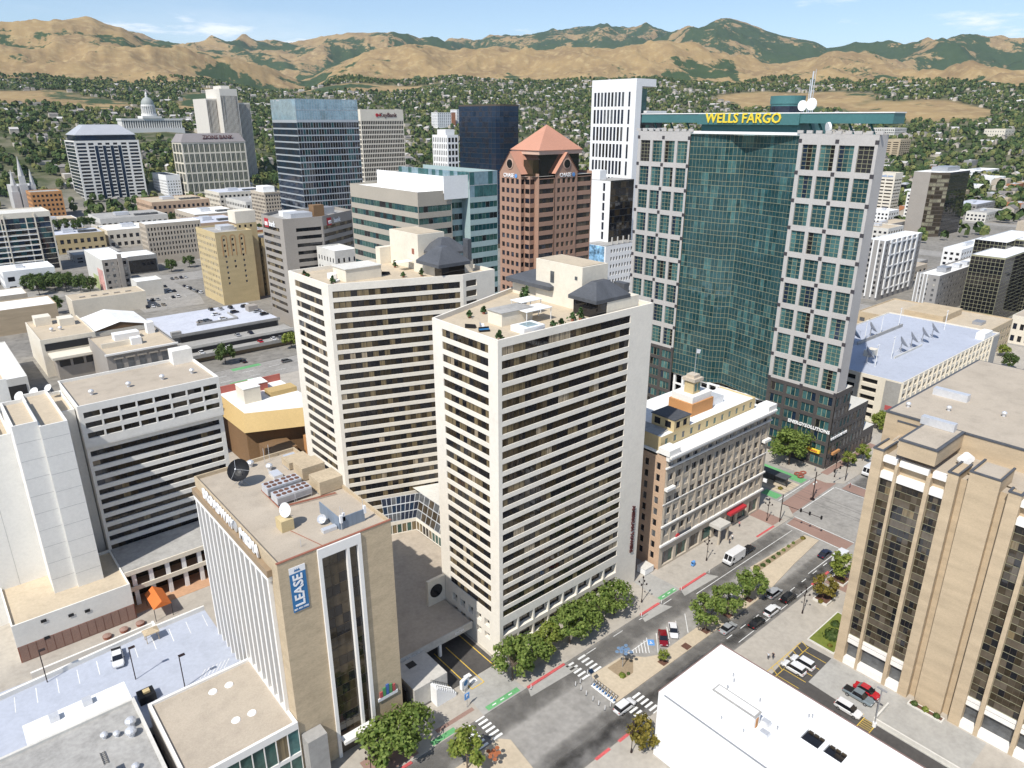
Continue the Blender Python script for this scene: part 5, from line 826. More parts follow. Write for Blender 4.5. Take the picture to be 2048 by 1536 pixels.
# tan gridded bank tower
B = tower('bank_tower', 'tan office tower with small square windows and KeyBank lettering on its blank top', 347.5, 620.9, 45.7, 38, 113, 'cream2', 24, 18, 24, ['pane_dark'], 4, 9.5, .72, .74, .6, lim=300, finish=False); letters('KeyBank', (376.5, 620.7, 108), 'S', 5.2, 'sign_brown', B.o, .1, .06, 'sign_lettering'); q = MB(); q.tube((364.6, 620.8, 108), (364.6, 620.5, 108), 1.6, 8); q.box(365.5, 620.5, 107.4, 368.6, 620.8, 108.6); B.part('sign_emblem', q, MATS['sign_red']); B.done()
B = tower('office_building', 'slim white office block with dark corner windows beside the round cornered dark tower', 428.5, 600, 13.2, 25.4, 90, 'white', 3, 8, 14, DK, 4, 1.5, .7, .7, .5, finish=False, wcf=.4, whf=.4); boxes(B, [('roof_house', 429.5, 604, 89.3, 440, 618, 95, 'white')]); B.done()
# dark tower with rounded corner
B = Bld('glass_tower', 'near black navy glass tower with rounded corner', (390.6, 480, 0)); B.lim = 300; arc = [(390.6 + 9 - 9 * math.cos(R(a)), 480 + 9 - 9 * math.sin(R(a))) for a in (0, 22, 45, 68, 90)]; pts = [(390.6, 529)] + arc + [(415.5, 480)]
for a, b_ in zip(pts[:-1], pts[1:]): L_ = math.hypot(b_[0] - a[0], b_[1] - a[1]); B.facade(a, b_, 0, 115.9, [(.02, L_ - .02)], rows_(4, 27, 4.1, 3.95), MATS['frame_bronze'], ['pane_navy', 'pane_navy', 'pane_blue'], .05, max(1, int(L_ / 4)), .1, MATS['frame_dark'], tilt=.2)
B.face((415.5, 480), (415.5, 529), 0, 115.9, MATS['pane_navy']); B.w('roof', MATS['roofdark']).poly([(p_[0], p_[1], 114) for p_ in [(390.6, 529)] + arc + [(415.5, 480), (415.5, 529)]]); B.done()
# white high-rise and its lower neighbours
B = Bld('highrise', 'very tall white framed high-rise with dark slit windows above everything around', (333.6, 285, 0)); B.lim = 300; x, y, w, d, z = 333.6, 285, 27, 34, 126; WH = MATS['white']
rws = [(z - 6 - 9.4 * (k + 1) + .9, z - 6 - 9.4 * (k + 1) + 8.6) for k in range(11)]; B.facade((x, y + d), (x, y), 0, z, cols_(2.0, 9, 2.7, 1.75), rws, WH, ['pane_blue', 'pane_dark', 'pane_grey', 'pane_blue'], .15, 1, .05); q = MB(); [q.box(x - .12, y + 4.0, z0, x - .02, y + 5.3, z1) for z0, z1 in rws]; B.part('slit_window', q, MATS['pane_blue'])
B.face((x, y), (x + 5, y), 0, z, WH); B.facade((x + 5, y + 2), (x + w, y + 2), 0, 108, [(.2, w - 5.2)], rows_(4, 25, 4.1, 3.4), MATS['frame_dark'], ['pane_dark', 'pane_grey', 'pane_green'], .3, 6, .15); boxes(B, [('crown_beam', x + 5, y, 122, x + 17, y + d, z, 'white'), ('balcony_band', x + 9, y - .8, 108, x + w, y + 1.9, 109.2, 'white'), ('balcony_band', x + 9, y - .8, 99, x + w, y + 1.9, 99.8, 'white'), ('terrace_glass', x + 5, y + 3, 108, x + 13, y + d, 121, 'pane_green')]); B.face((x + w, y + 2), (x + w, y + d), 0, 108, MATS['frame_dark']); B.face((x + w, y + d), (x, y + d), 0, z, WH); B.w('roof', MATS['roofwhite']).poly([(x, y, z - 4.2), (x + 17, y, z - 4.2), (x + 17, y + d, z - 4.2), (x, y + d, z - 4.2)]); B.w('roof', MATS['roofgrey']).poly([(x + 5, y + 2, 107.9), (x + w, y + 2, 107.9), (x + w, y + d, 107.9), (x + 5, y + d, 107.9)]); B.done()
B = Bld('office_building', 'white fronted mid-rise with black glass side below the tall white high-rise', (299.3, 270, 0)); x, y, w, d, z = 299.3, 270, 19.1, 14.7, 76.7
B.facade((x, y + d), (x, y), 38, z - 3, cols_(9.2, 1, 3, 1.7), rows_(42, 6, 5.2, 4.2), WH, ['pane_blue'], .4); B.face((x, y + d), (x, y), 0, 38, WH); B.facade((x, y), (x + w, y), 38, z - 3, [(.2, w - .1)], rows_(40, 9, 3.7, 3.4), MATS['frame_dark'], ['pane_dark', 'pane_dark', 'pane_bronze'], .1, 9, .1); B.face((x + w, y), (x + w, y + d), 0, z - 3, MATS['frame_dark']); boxes(B, [('stair_core', x + .1, y + 8, z - 3, x + 5, y + d, z + 2, 'white'), ('roof', x, y, z - 3.2, x + w, y + d, z - 3.02, 'roofgrey')]); B.done()
mat('mural_blue', (0.22, 0.42, 0.62), .7, var=.75, sc1=.25, sc2=.6)
B = Bld('parking_garage', 'white garage with square perforations and a blue sky mural below the black glass mid-rise', (289, 262, 0), 'parking garage'); B.lim = 200; B.facade((292, 262), (314, 262), 0, 41, spread(22, 9, .5, .5), rows_(12, 7, 4.1, 2.0), WH, ['dark_in'], .5, 1, .02); B.face((289, 276), (289, 262), 0, 41, WH); B.face((289, 262), (292, 262), 0, 41, WH); B.face((314, 262), (314, 276), 0, 41, WH); boxes(B, [('mural', 288.9, 263, 31, 288.98, 275, 40.5, 'mural_blue'), ('roof', 289, 262, 40.8, 314, 276, 40.98, 'roofgrey')]); [B.part('column', bx(294 + 4.5 * k, 262.2, 41, 294.5 + 4.5 * k, 262.8, 45), MATS['concrete']) for k in range(5)]; B.pn = 'perforation'; B.done()
# round-fronted bank with bands
mat('bankstone', (0.33, 0.30, 0.265), .85, var=.06, sc2=1.2); BS = MATS['bankstone']
B = Bld('bank_building', 'beige banded office block with curved roof rim and us bank signs', (152, 358, 0)); P = [(152.2, 358.9), (173, 356.8), (199, 372), (199, 392), (166, 398), (152.2, 386)]; rb = rows_(6.5, 12, 3.95, 1.9)
B.facade(P[5], P[0], 0, 57, [(1.0, 22)], rb, BS, ['pane_bronze', 'pane_dark', 'pane_bronze', 'pane_curtain'], .4, 9, .08, MATS['frame_bronze']); B.facade(P[0], P[1], 0, 57, [(6.5, 20)], rb, BS, ['pane_dark'], .5, 4, .08); B.facade(P[1], P[2], 0, 57, [(.8, 29)], rb, BS, ['pane_bronze', 'pane_curtain', 'pane_brown'], .4, 12, .1, MATS['frame_bronze']); [B.face(P[a], P[(a + 1) % 6], 0, 57, BS) for a in (2, 3, 4)]; B.roof(P, 57, MATS['roofgrey'], BS, 1.6, .5)
letters('us', (151.85, 379.5, 53.2), 'W', 4.0, 'sign_white', B.o, .1, .08, 'sign_lettering'); q = MB(); q.box(151.95, 377.2, 51.0, 152.1, 382.0, 55.6); B.part('sign_shield', q, MATS['sign_red']); letters('bank', (151.9, 372.2, 53.2), 'W', 4.0, 'sign_white', B.o, .1, .08, 'sign_lettering'); an = math.atan2(372 - 356.8, 199 - 173); letters('us', (178.5, 359.4, 53.6), an, 3.4, 'sign_white', B.o, .12, .08, 'sign_lettering'); letters('bank', (184.8, 363.4, 53.6), an, 3.4, 'sign_white', B.o, .12, .08, 'sign_lettering'); q = MB(); q.obox(178.3, 359.85, 51.6, 55.6, 4.2, .2, an); B.part('sign_shield', q, MATS['sign_red'])
boxes(B, [('plant', 160, 366, 55.4, 172, 376, 58.4, 'metal_light'), ('plant', 174, 368, 55.4, 180, 374, 61.5, 'brown_clad'), ('plant', 180, 376, 55.4, 190, 384, 59, 'metal_grey'), ('plant', 162, 378, 55.4, 170, 386, 58, 'white')]); B.done()
tower('civic_building', 'small grey stone classical building with flat roof in front of the us bank block', 167.5, 335, 13, 20, 42.3, 'lightconc', 4, 6, 7, DK, 4, 2.6, .45, .35, .6, 'roofwhite', lim=60)
tower('loft_building', 'orange brick loft block glimpsed between the us bank block and the stepped office', 196, 412, 20, 20, 31, 'brickorange', 8, 6, 7, DK, 4, 1.5, .5, .5, .4, lim=60)
# yellow brick hotel
B = tower('hotel', 'yellow brick hotel with blind arches and small white framed windows', 141.5, 431.5, 21.8, 33, 43, 'brickyellow', 1, 13, 10, ['pane_grey', 'pane_blind', 'pane_dark'], 4, 3.0, .45, .5, .6, 'roofgrey', 'brickyellow', .2, 1, 'frame_white', lim=150, finish=False); B.walls.clear(); B.panes.clear(); BY = MATS['brickyellow']; P = B.P
B.facade(P[0], P[1], 0, 43, [(4.2, 5.4), (9.2, 10.4), (14.6, 15.8)], rows_(12, 9, 3.2, 1.5), BY, ['pane_dark', 'pane_grey'], .25, 1, .2, MATS['frame_white'], skip=lambda i, j: (j < 3 and i == 1) or (j == 5 and i == 1)); B.facade(P[3], P[0], 0, 43, spread(33, 12, .5, .8), rows_(4.5, 10, 3.7, 1.8), BY, ['pane_drape', 'pane_grey', 'pane_blind'], .15, 2, .15, MATS['frame_white']); B.face(P[1], P[2], 0, 43, BY); B.face(P[2], P[3], 0, 43, BY); B.roof(P, 43, MATS['roofgrey'], BY, 1, .4)
for u in (4.8, 9.8, 15.2): q = MB(); q.box(P[0][0] + u - 1.5, P[0][1] - .12, 29, P[0][0] + u - 1.2, P[0][1] - .01, 39.5); q.box(P[0][0] + u + 1.2, P[0][1] - .12, 29, P[0][0] + u + 1.5, P[0][1] - .01, 39.5); [q.box(P[0][0] + u + 1.35 * math.cos(a) - .15, P[0][1] - .12, 39.5 + 1.35 * math.sin(a), P[0][0] + u + 1.35 * math.cos(a) + .15, P[0][1] - .01, 39.8 + 1.35 * math.sin(a)) for a in (0, .35, .7, 1.05, 1.4, 1.75, 2.1, 2.45, 2.8, 3.14)]; B.part('blind_arch', q, MATS['brickorange'])
B.facade((157.6, 440), (170, 440), 0, 46, cols_(2.5, 2, 4, 1.2), rows_(12, 8, 3.6, 1.5), BY, ['pane_dark'], .2, 1, .2, MATS['frame_white'], part='rear_tower'); boxes(B, [('rear_tower_top', 157.6, 440.1, 46, 170, 452, 53, 'cream2'), ('rear_tower_body', 163.4, 440.3, 0, 170, 452, 46, 'brickyellow'), ('roof_plant', 150, 445, 42, 158, 455, 44.5, 'metal_light')]); [B.part('tower_window', bx(159 + 3.4 * k, 439.98, 43.5, 160.2 + 3.4 * k, 440.08, 45), MATS['pane_dark']) for k in range(3)]; B.done()
tower('hotel_annex', 'pale yellow brick annex tucked beside the us bank block', 172, 440, 12, 24, 36, 'brickyellow', 3, 6, 8, ['pane_grey', 'pane_dark'], 5, 2, .45, .4, .5, lim=60, fm='frame_white')
tower('historic_building', 'brown stone six storey commercial block with projecting cornice beside the open car park', 146.3, 599.3, 40.5, 17.7, 30, 'stonebeige', 17, 7, 6, ['pane_dark', 'pane_dark', 'pane_grey'], 5, 2.2, .6, .5, .6, 'roofwhite', 'trim_white', .4, 1, lim=130)
B = tower('glass_office', 'dark glass office block with white sun louvres and beige frame', 28, 616, 61, 34, 43, 'cream2', 4, 2, 10, ['pane_navy', 'pane_teal2', 'pane_dark'], 2.0, 3.6, .93, .95, .6, 'lightconc', lim=100, sub=4, finish=False, dep=.2); [B.part('louvre', bx(28.6, 615.4, 5 + 3.7 * k, 78.5, 616.1, 5.5 + 3.7 * k), MATS['white']) for k in range(8)]; [B.part('frame_fin', bx(x_, 615.3, 2, x_ + .8, 616.15, 42), MATS['cream2']) for x_ in (44, 60, 78.5)]; B.done()
# painted-side building and neighbours
mat('mural', (0.62, 0.60, 0.55), .85, var=.06); mat('mural_pink', (0.62, 0.34, 0.30), .85, var=.3, sc1=.3); mat('mural_green', (0.40, 0.46, 0.22), .85, var=.3, sc1=.3)
B = tower('warehouse', 'old brick warehouse with white roof and a pink and green painted side wall', 95.2, 506.7, 15, 50, 22.2, 'lightconc', 4, 1, 5, ['pane_grey', 'pane_blind'], 3, 1.5, .55, .6, .5, 'roofwhite', 'roofwhite', lim=40, finish=False); B.walls = {k_: v_ for k_, v_ in B.walls.items() if k_[1] != 'lightconc' and k_[0] != 'window_frame'}; B.panes.clear(); P = B.P; B.face(P[3], P[0], 0, 22.2, MATS['mural']); B.facade(P[0], P[1], 0, 22.2, spread(15, 4, .5, .5), rows_(3, 5, 3.8, 2), MATS['bankstone'], ['pane_grey', 'pane_blind', 'pane_dark'], .3); B.face(P[1], P[2], 0, 22.2, MATS['bankstone']); B.face(P[2], P[3], 0, 22.2, MATS['bankstone'])
B.part('mural_arch', bx(95.05, 510, 0, 95.17, 524, 15), MATS['mural_pink']); B.part('mural_leaf', bx(95.05, 526, 0, 95.17, 540, 9), MATS['mural_green']); B.part('chimney', bx(104, 505.6, 0, 106.5, 506.6, 25), MATS['bankstone']); B.done()
def plain(name, label, x, y, w, d, z, wm, rm, items=(), par=.5, group=None, wins=None, base=0.0, cat='building'):
    B = Bld(name, label, (x, y, base), cat, group); P = rect(x, y, w, d); B.lim = 60
    if wins:
        n1, n2, nr, pk = wins; ph = (z - base - 2) / nr; rw = rows_(base + 1.2, nr, ph, ph * .5); B.facade(P[0], P[1], base, z, spread(w, n1, .55, .4), rw, MATS[wm], pk, .25); B.facade(P[3], P[0], base, z, spread(d, n2, .55, .4), rw, MATS[wm], pk, .25)
    else: B.face(P[0], P[1], base, z, MATS[wm]); B.face(P[3], P[0], base, z, MATS[wm])
    B.face(P[1], P[2], base, z, MATS[wm]); B.face(P[2], P[3], base, z, MATS[wm]); B.roof(P, z, MATS[rm], MATS[wm], par, .35); boxes(B, items); B.done(); return B
plain('bank_hall', 'long low modern hall with white roof and dark glass front by the open car park', 106, 565, 36, 26, 13, 'greyconc', 'roofwhite', [('glass_front', 107, 564.6, 1, 141, 564.95, 10, 'pane_dark')]); plain('shed', 'small white roofed shed in front of the painted warehouse', 108, 486, 15, 14, 10, 'lightconc', 'roofwhite')
plain('studio_building', 'long low cream building with skylights beside the open car park', 67, 455, 38, 18, 10.3, 'cream2', 'roofsand', [('skylight', 72 + 6 * k, 462, 9.9, 75 + 6 * k, 463, 10.4, 'bankstone') for k in range(5)]); plain('brick_hall', 'tan brick hall with white strip roof at the left edge of downtown', 20, 440, 37.5, 24, 13.4, 'brickbuff', 'roofwhite'); plain('row_building', 'low white roofed row with small dark windows left of the painted warehouse', 20, 500, 32, 22, 9, 'stonebeige', 'roofwhite', wins=(9, 4, 1, DK)); plain('long_shed', 'long bright white roofed shed at the left edge behind the hotel', 0, 320, 27, 60, 12, 'lightconc', 'roofwhite', [('glazed_end', 4, 319.8, 1, 26, 319.95, 9, 'pane_dark')])
# cream exhibition and theatre complex
B = plain('exhibition_hall', 'cream stepped hall with deep roof slot and two rooftop boxes', 37.2, 353, 21, 38, 16.6, 'cream2', 'roofsand', [('roof_box', 40, 381, 16.0, 46.5, 388, 20, 'cream2'), ('roof_box', 48.5, 374, 16.0, 54.5, 381, 19.5, 'cream2'), ('front_terrace', 39, 343, 9.5, 57.5, 352.9, 10.6, 'cream2'), ('front_block', 40.5, 345, 0, 56.5, 352.95, 9.4, 'bankstone'), ('roof_slot', 38.5, 352.7, 11.5, 56.5, 352.95, 14.6, 'dark_in')]); [vent(44 + 3.4 * k, 368, 16.1, .9, 1.5, B.o) for k in range(2)]; [B.part('window', bx(41.5 + 5 * k, 344.9, 5.8, 45.5 + 5 * k, 344.98, 8.6), MATS['pane_dark']) for k in range(3)]
B = plain('theatre', 'cream roofed theatre with tiled eaves and dark ornate front', 54, 314.5, 27, 32, 16, 'bankstone', 'roofsand', [('eaves', 53.5, 313.6, 15.6, 81.5, 314.4, 16.3, 'trim_white'), ('ridge_wall', 55, 326, 15.4, 71, 326.5, 17.6, 'cream2'), ('vault', 62, 335, 15.5, 72, 340, 18.2, 'white'), ('hood', 66, 324, 15.5, 70, 327, 18.5, 'white'), ('duct', 76, 338, 15.5, 79, 342, 20.5, 'white')]); [B.part('arched_window', bx(57 + 4.4 * k, 314.35, 9.5, 59.4 + 4.4 * k, 314.48, 13.5), MATS['pane_grey']) for k in range(6)]; [B.part('window_hood', bx(56.4 + 4.4 * k, 314.0, 13.6, 60 + 4.4 * k, 314.49, 14.4), MATS['stonebeige']) for k in range(6)]
B = Bld('stage_house', 'white gently gabled stage house roof behind the cream theatre', (58, 365, 0)); q = MB(); q.box(58.6, 366, 0, 84, 396, 13); B.part('wall', q, MATS['cream2']); q = MB(); q.poly([(58.4, 365.6, 13), (71.2, 365.6, 16.2), (71.2, 396.4, 16.2), (58.4, 396.4, 13)]); q.poly([(71.2, 365.6, 16.2), (84.3, 365.6, 13), (84.3, 396.4, 13), (71.2, 396.4, 16.2)]); B.part('roof', q, MATS['roofwhite']); q = MB(); q.poly([(58.6, 366, 13), (84, 366, 13), (71.2, 366, 16.2)]); B.part('stepped_gable', q, MATS['brown_clad']); B.done()
# layered parking deck
B = Bld('parking_deck', 'layered concrete parking deck with pale roof and open trays along the side street', (88, 330, 0), 'parking deck'); mat('deckpale', (0.52, 0.54, 0.60), .85, var=.08, stain=.12)
for x0, y0, x1, y1, z0, z1, m_ in ((88.6, 349.5, 141, 393, 8.3, 9.0, 'deckpale'), (90, 338, 143, 349.4, 5.0, 5.6, 'greyconc'), (91, 330, 145, 349.4, 2.6, 3.2, 'greyconc')): q = MB(); q.box(x0, y0, z0, x1, y1, z1); B.part('slab', q, MATS[m_])
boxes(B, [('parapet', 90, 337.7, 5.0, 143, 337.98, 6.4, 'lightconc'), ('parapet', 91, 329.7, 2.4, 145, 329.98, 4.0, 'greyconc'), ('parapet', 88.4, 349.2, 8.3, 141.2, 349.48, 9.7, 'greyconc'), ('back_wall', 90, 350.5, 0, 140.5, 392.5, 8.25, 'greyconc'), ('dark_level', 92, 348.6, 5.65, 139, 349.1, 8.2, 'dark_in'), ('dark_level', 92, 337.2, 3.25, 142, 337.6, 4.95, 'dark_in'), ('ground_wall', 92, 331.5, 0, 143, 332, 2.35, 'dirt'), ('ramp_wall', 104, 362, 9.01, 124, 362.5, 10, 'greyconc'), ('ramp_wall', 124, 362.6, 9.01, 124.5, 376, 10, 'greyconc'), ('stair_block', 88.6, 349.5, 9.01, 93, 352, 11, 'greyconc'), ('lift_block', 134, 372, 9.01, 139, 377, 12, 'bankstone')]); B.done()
# ---------------------------------------------------------------- far downtown
B = Bld('hip_roof_tower', 'pale tower with grey hipped metal crown and dark vertical window strips', (188.5, 1027, 0)); B.lim = 200; x, y, w, d, z = 188.5, 1027, 71.6, 55.8, 80; OWm = MATS['offwhite']
B.facade((x, y), (x + w, y), 0, z, [(2, 12), (14.5, 20.5), (25.0, 29.6), (33.5, 38.1), (42, 46.6), (51, 57), (59.6, 69.6)], rows_(6, 18, 4.05, 2.5), OWm, ['pane_navy', 'pane_dark'], .3, 2, 1.2, MATS['frame_dark']); [B.part('window_strip', bx(x + a, y - .15, 10, x + a + 3.4, y - .02, 74), MATS['pane_navy']) for a in (21.2, 29.9, 38.4, 46.9)]
B.facade((x, y + d), (x, y), 0, z, [(2, d - 2)], rows_(6, 18, 4.05, 3.4), OWm, ['pane_navy'], .2, 10, .2); B.face((x + w, y), (x + w, y + d), 0, z, OWm); B.face((x + w, y + d), (x, y + d), 0, z, OWm); boxes(B, [('upper_glass', x + 3, y + 2, z, x + w - 3, y + d - 3, 86.6, 'pane_navy')]); B.part('hip_roof', hip(x + 3, y + 2, x + w - 3, y + d - 3, 86.7, 98, 14, .8, .6), mat('zinc', (.50, .51, .53), .5, .3, var=.05)); B.done()
B = tower('bank_tower', 'cream ribbed office tower with grey crown and ZIONS BANK lettering', 297.6, 984, 80.5, 38, 77, 'cream2', 12, 3, 6, ['pane_grey', 'pane_navy', 'pane_grey'], 4, 1, .86, .8, 1, lim=150, sub=3, mull=.8, fm='frame_gold', finish=False); mat('crown_mauve', (.27, .245, .24), .7, var=.05); q = MB(); a = [(297, 983.4), (378.6, 983.4), (378.6, 1022.5), (297, 1022.5)]; b_ = [(303, 989), (373, 989), (373, 1017), (303, 1017)]
for i in range(4): j = (i + 1) % 4; q.poly([(*a[i], 77), (*a[j], 77), (*b_[j], 87), (*b_[i], 87)])
q.poly([(*p_, 87) for p_ in b_]); B.part('crown', q, MATS['crown_mauve']); letters('ZIONS BANK', (344, 985.2, 82.5), 'S', 6.5, 'sign_brown', B.o, .3, .1, 'sign_lettering'); B.done()
B = Bld('church_office', 'tall white ribbed office tower with lower wings behind the hills of trees', (375, 1075, 0)); mat('ribwhite', (.66, .62, .55), .85, var=.04); RW = MATS['ribwhite']
for x, y, w, d, z, n in ((385.9, 1075, 24.2, 56, 143.7, 14), (371, 1090, 14.7, 54, 131, 8), (410.3, 1090, 22, 50, 126.3, 12)):
    B.face((x, y + d), (x, y), 0, z, RW); B.facade((x, y), (x + w, y), 0, z, spread(w, n, .5, .4), [(4, z - (9 if z > 140 else 2))], RW, ['pane_brown'], .25); B.face((x + w, y), (x + w, y + d), 0, z, RW); B.face((x + w, y + d), (x, y + d), 0, z, RW); B.w('roof', MATS['lightconc']).poly([(x, y, z), (x + w, y, z), (x + w, y + d, z), (x, y + d, z)])
B.part('roof_house', bx(392, 1085, 143.7, 404, 1115, 148), RW); B.done()
tower('office_building', 'white office block with dark top floor between the hip roofed tower and the ribbed bank', 277.9, 1000, 17, 60, 38, 'white', 5, 14, 8, ['pane_grey', 'pane_blind'], 4, 6, .5, .5, .5, 'roofdark', lim=60); B = tower('bank_building', 'narrow beige early skyscraper with arched top floors beside the blue glass tower', 294.5, 732, 18, 36, 34.9, 'stonebeige', 6, 9, 8, DK, 4, 2, .55, .55, .5, 'roofwhite', lim=80, finish=False); boxes(B, [('roof_house', 297, 740, 34.2, 309, 758, 40, 'roofwhite'), ('cornice', 294, 731.4, 33.8, 313, 731.98, 35.2, 'stonebeige')]); B.done()
tower('brick_block', 'orange brick block with grey plant on its roof near the stone spires', 123, 951, 30, 30, 30, 'brickorange', 7, 6, 5, DK, 3, 2, .5, .55, .6, lim=50); B = Bld('temple', 'grey granite temple with tall pointed spires', (112, 985, 0), 'temple'); mat('granite_pale', (.52, .51, .49), .8, var=.06); GPm = MATS['granite_pale']; B.part('nave', bx(112, 990, 0, 134, 1030, 34), GPm)
for x_, y_, h_, r_ in ((114, 990, 52, 3.6), (123, 989, 66, 3.8), (132, 990, 52, 3.4)): q = MB(); q.box(x_ - r_, y_ - r_, 0, x_ + r_, y_ + r_, h_ * .55); q.box(x_ - r_ * .75, y_ - r_ * .75, h_ * .55, x_ + r_ * .75, y_ + r_ * .75, h_ * .68); q.frus(x_, y_, h_ * .68, h_, r_ * .8, .15, 8); B.part('spire', q, GPm)
B.done()
mall = ['deckpale', 'roofwhite', 'roofsand', 'roofgrey']
for i, (x, y, w, d, z, wm, lb) in enumerate(((96, 690, 40, 36, 16, 'brickyellow', 'tan low shopping block with planted terrace'), (140, 700, 52, 40, 15, 'cream2', 'cream shopping block with flat pale roof'), (100, 760, 34, 50, 18, 'white', 'curved white shopping block with small square windows'), (150, 770, 60, 50, 17, 'lightconc', 'long shopping block under a glazed vault'), (196, 640, 40, 50, 22, 'brickpeach', 'peach brick shopping block with white cornice'), (220, 720, 46, 60, 20, 'stonebeige', 'beige shopping block with roof plant'), (215, 840, 60, 60, 22, 'brickpeach', 'pinkish brick block below the hip roofed tower'), (300, 800, 60, 60, 20, 'lightconc', 'grey vaulted shopping block below the ribbed bank'), (300, 880, 60, 50, 24, 'cream2', 'cream block at the foot of the ribbed bank'), (30, 720, 50, 60, 18, 'stonebeige', 'beige block behind the louvred glass office'), (-10, 900, 60, 60, 30, 'white', 'white civic block near the stone spires'), (60, 1130, 50, 40, 26, 'white', 'small white block on the rise behind the spires'), (150, 1120, 30, 40, 24, 'white', 'white block partly behind the hip roofed tower'))): plain('shopping_block' if i < 9 else 'office_building', lb, x, y, w, d, z, wm, mall[i % 4], [('roof_plant', x + w * .3, y + d * .4, z - .3, x + w * .5, y + d * .6, z + 2.5, 'metal_light'), ('skylight', x + w * .55, y + d * .2, z - .3, x + w * .9, y + d * .3, z + 1.2, 'pane_grey')], wins=(int(w / 5), int(d / 5), max(2, int(z / 6)), DK))
# right hand side
mat('greyclad', (.30, .29, .28), .85, var=.05); mat('glass_tan', (.30, .28, .20), .1, .3, var=.4, sc1=.1)
B = tower('apartment_block', 'white framed apartment tower with glazed corner and grey side', 449.3, 184, 52, 11, 36.6, 'greyclad', 12, 2, 10, ['pane_grey', 'pane_dark'], 3, 1.2, .55, .4, .5, 'roofwhite', 'white', lim=120, finish=False); [B.part('white_frame', bx(455 + 7.4 * k, 183.3, 3, 457 + 7.4 * k, 183.95, 36.8), MATS['white']) for k in range(6)]; [B.part('frame_band', bx(455, 183.4, 6 + 7 * k, 494, 183.9, 6.8 + 7 * k), MATS['white']) for k in range(5)]; [B.part('corner_frame', bx(448.5, 184 + 3.4 * k, 2, 449.25, 184.7 + 3.4 * k, 36.7), MATS['white']) for k in range(4)]; B.done()
B = tower('apartment_block', 'grey apartment block with white framed corner and flat white roof', 434, 146, 76, 12, 23.6, 'greyclad', 18, 3, 7, ['pane_grey', 'pane_blind', 'pane_dark'], 2.5, 1.2, .5, .35, .5, 'roofwhite', 'greyclad', lim=120, finish=False); [B.part('corner_frame', bx(433.2, 152 + 1.8 * k, 2, 433.95, 152.4 + 1.8 * k, 24), MATS['white']) for k in range(4)]; [B.part('end_frame', bx(490 + 4 * k, 145.3, 3, 492 + 4 * k, 145.95, 24.5), MATS['white']) for k in range(5)]; boxes(B, [('roof_plant', 450, 149, 23, 458, 154, 25.5, 'metal_grey'), ('roof_plant', 470, 149, 23, 474, 153, 25, 'metal_light'), ('roof_plant', 482, 149, 23, 486, 153, 25, 'metal_light')]); B.done()
B = Bld('glass_office', 'black glass office block with a fine pale grid and stepped roof', (437, 118, 0)); B.lim = 300; grd = lambda *a: 'pane_dark'
for (x, y, w, d, z) in ((437, 118, 46, 16, 37), (470, 128, 60, 16, 40), (483.2, 110, 60, 17.9, 41)): B.facade((x, y), (x + w, y), 0, z, [(.1, w - .1)], rows_(.5, int(z / 2.1), 2.1, 2.0), MATS['frame_gold'], grd, .06, int(w / 2.6), .14, MATS['frame_gold'], tilt=.08); B.facade((x, y + d), (x, y), 0, z, [(.1, d - .1)], rows_(.5, int(z / 2.1), 2.1, 2.0), MATS['frame_gold'], grd, .06, int(d / 2), .14, MATS['frame_gold'], tilt=.08); B.face((x + w, y), (x + w, y + d), 0, z, MATS['frame_dark']); B.face((x + w, y + d), (x, y + d), 0, z, MATS['frame_dark']); B.roof(rect(x, y, w, d), z, MATS['roofwhite'], MATS['frame_alu'], .4, .4)
B.done()
plain('low_office', 'low tan brick office wrapped around a court behind the parking garage', 362, 100, 42, 56, 14, 'bricktan', 'roofsand', [('court_wall', 372, 120, 13.6, 396, 138, 16.5, 'bricktan'), ('roof_plant', 380, 106, 13.4, 386, 110, 15, 'metal_grey')], wins=(10, 12, 3, ['pane_green', 'pane_grey'])); plain('stone_hall', 'ornate cream stone hall on the far street corner beyond the garage', 412, 92.5, 46, 10, 14, 'cream2', 'rooftan', wins=(14, 3, 2, DK))
B = tower('office_building', 'cream office tower with dark slot windows and pale lettering at its top', 851.6, 351.5, 19, 19.5, 49, 'cream2', 4, 2, 11, ['pane_bronze', 'pane_dark'], 3, 6, .4, .85, 1, lim=60, finish=False); letters('credit.com', (851.3, 361, 45.5), 'W', 3.4, 'paint_blue', B.o, .1, name='sign_lettering'); B.done()
B = Bld('glass_tower', 'black and bronze glass tower with chamfered corners on the east side', (742, 268.8, 0)); B.lim = 200; P = [(742, 275), (742, 268.8), (752, 262), (800, 262), (812, 270), (812, 290)]
for k, (a, b_) in enumerate(zip(P[:-1], P[1:])): L_ = math.hypot(b_[0] - a[0], b_[1] - a[1]); B.facade(a, b_, 0, 58.6, [(.1, L_ - .1)], rows_(3, 15, 3.6, 2.9 if k != 2 else 3.4), MATS['frame_bronze'] if k != 2 else MATS['frame_dark'], ['glass_tan', 'pane_bronze'] if k != 2 else ['pane_dark'], .1, max(2, int(L_ / 4)), .15)
B.face((812, 290), (742, 290), 0, 58.6, MATS['bankstone']); B.face((742, 290), (742, 275), 0, 58.6, MATS['bankstone']); B.w('roof', MATS['roofwhite']).poly([(p_[0], p_[1], 58.6) for p_ in P + [(742, 290)]]); B.part('roof_plant', bx(760, 268, 58.6, 790, 282, 62.5), MATS['metal_grey']); B.done()
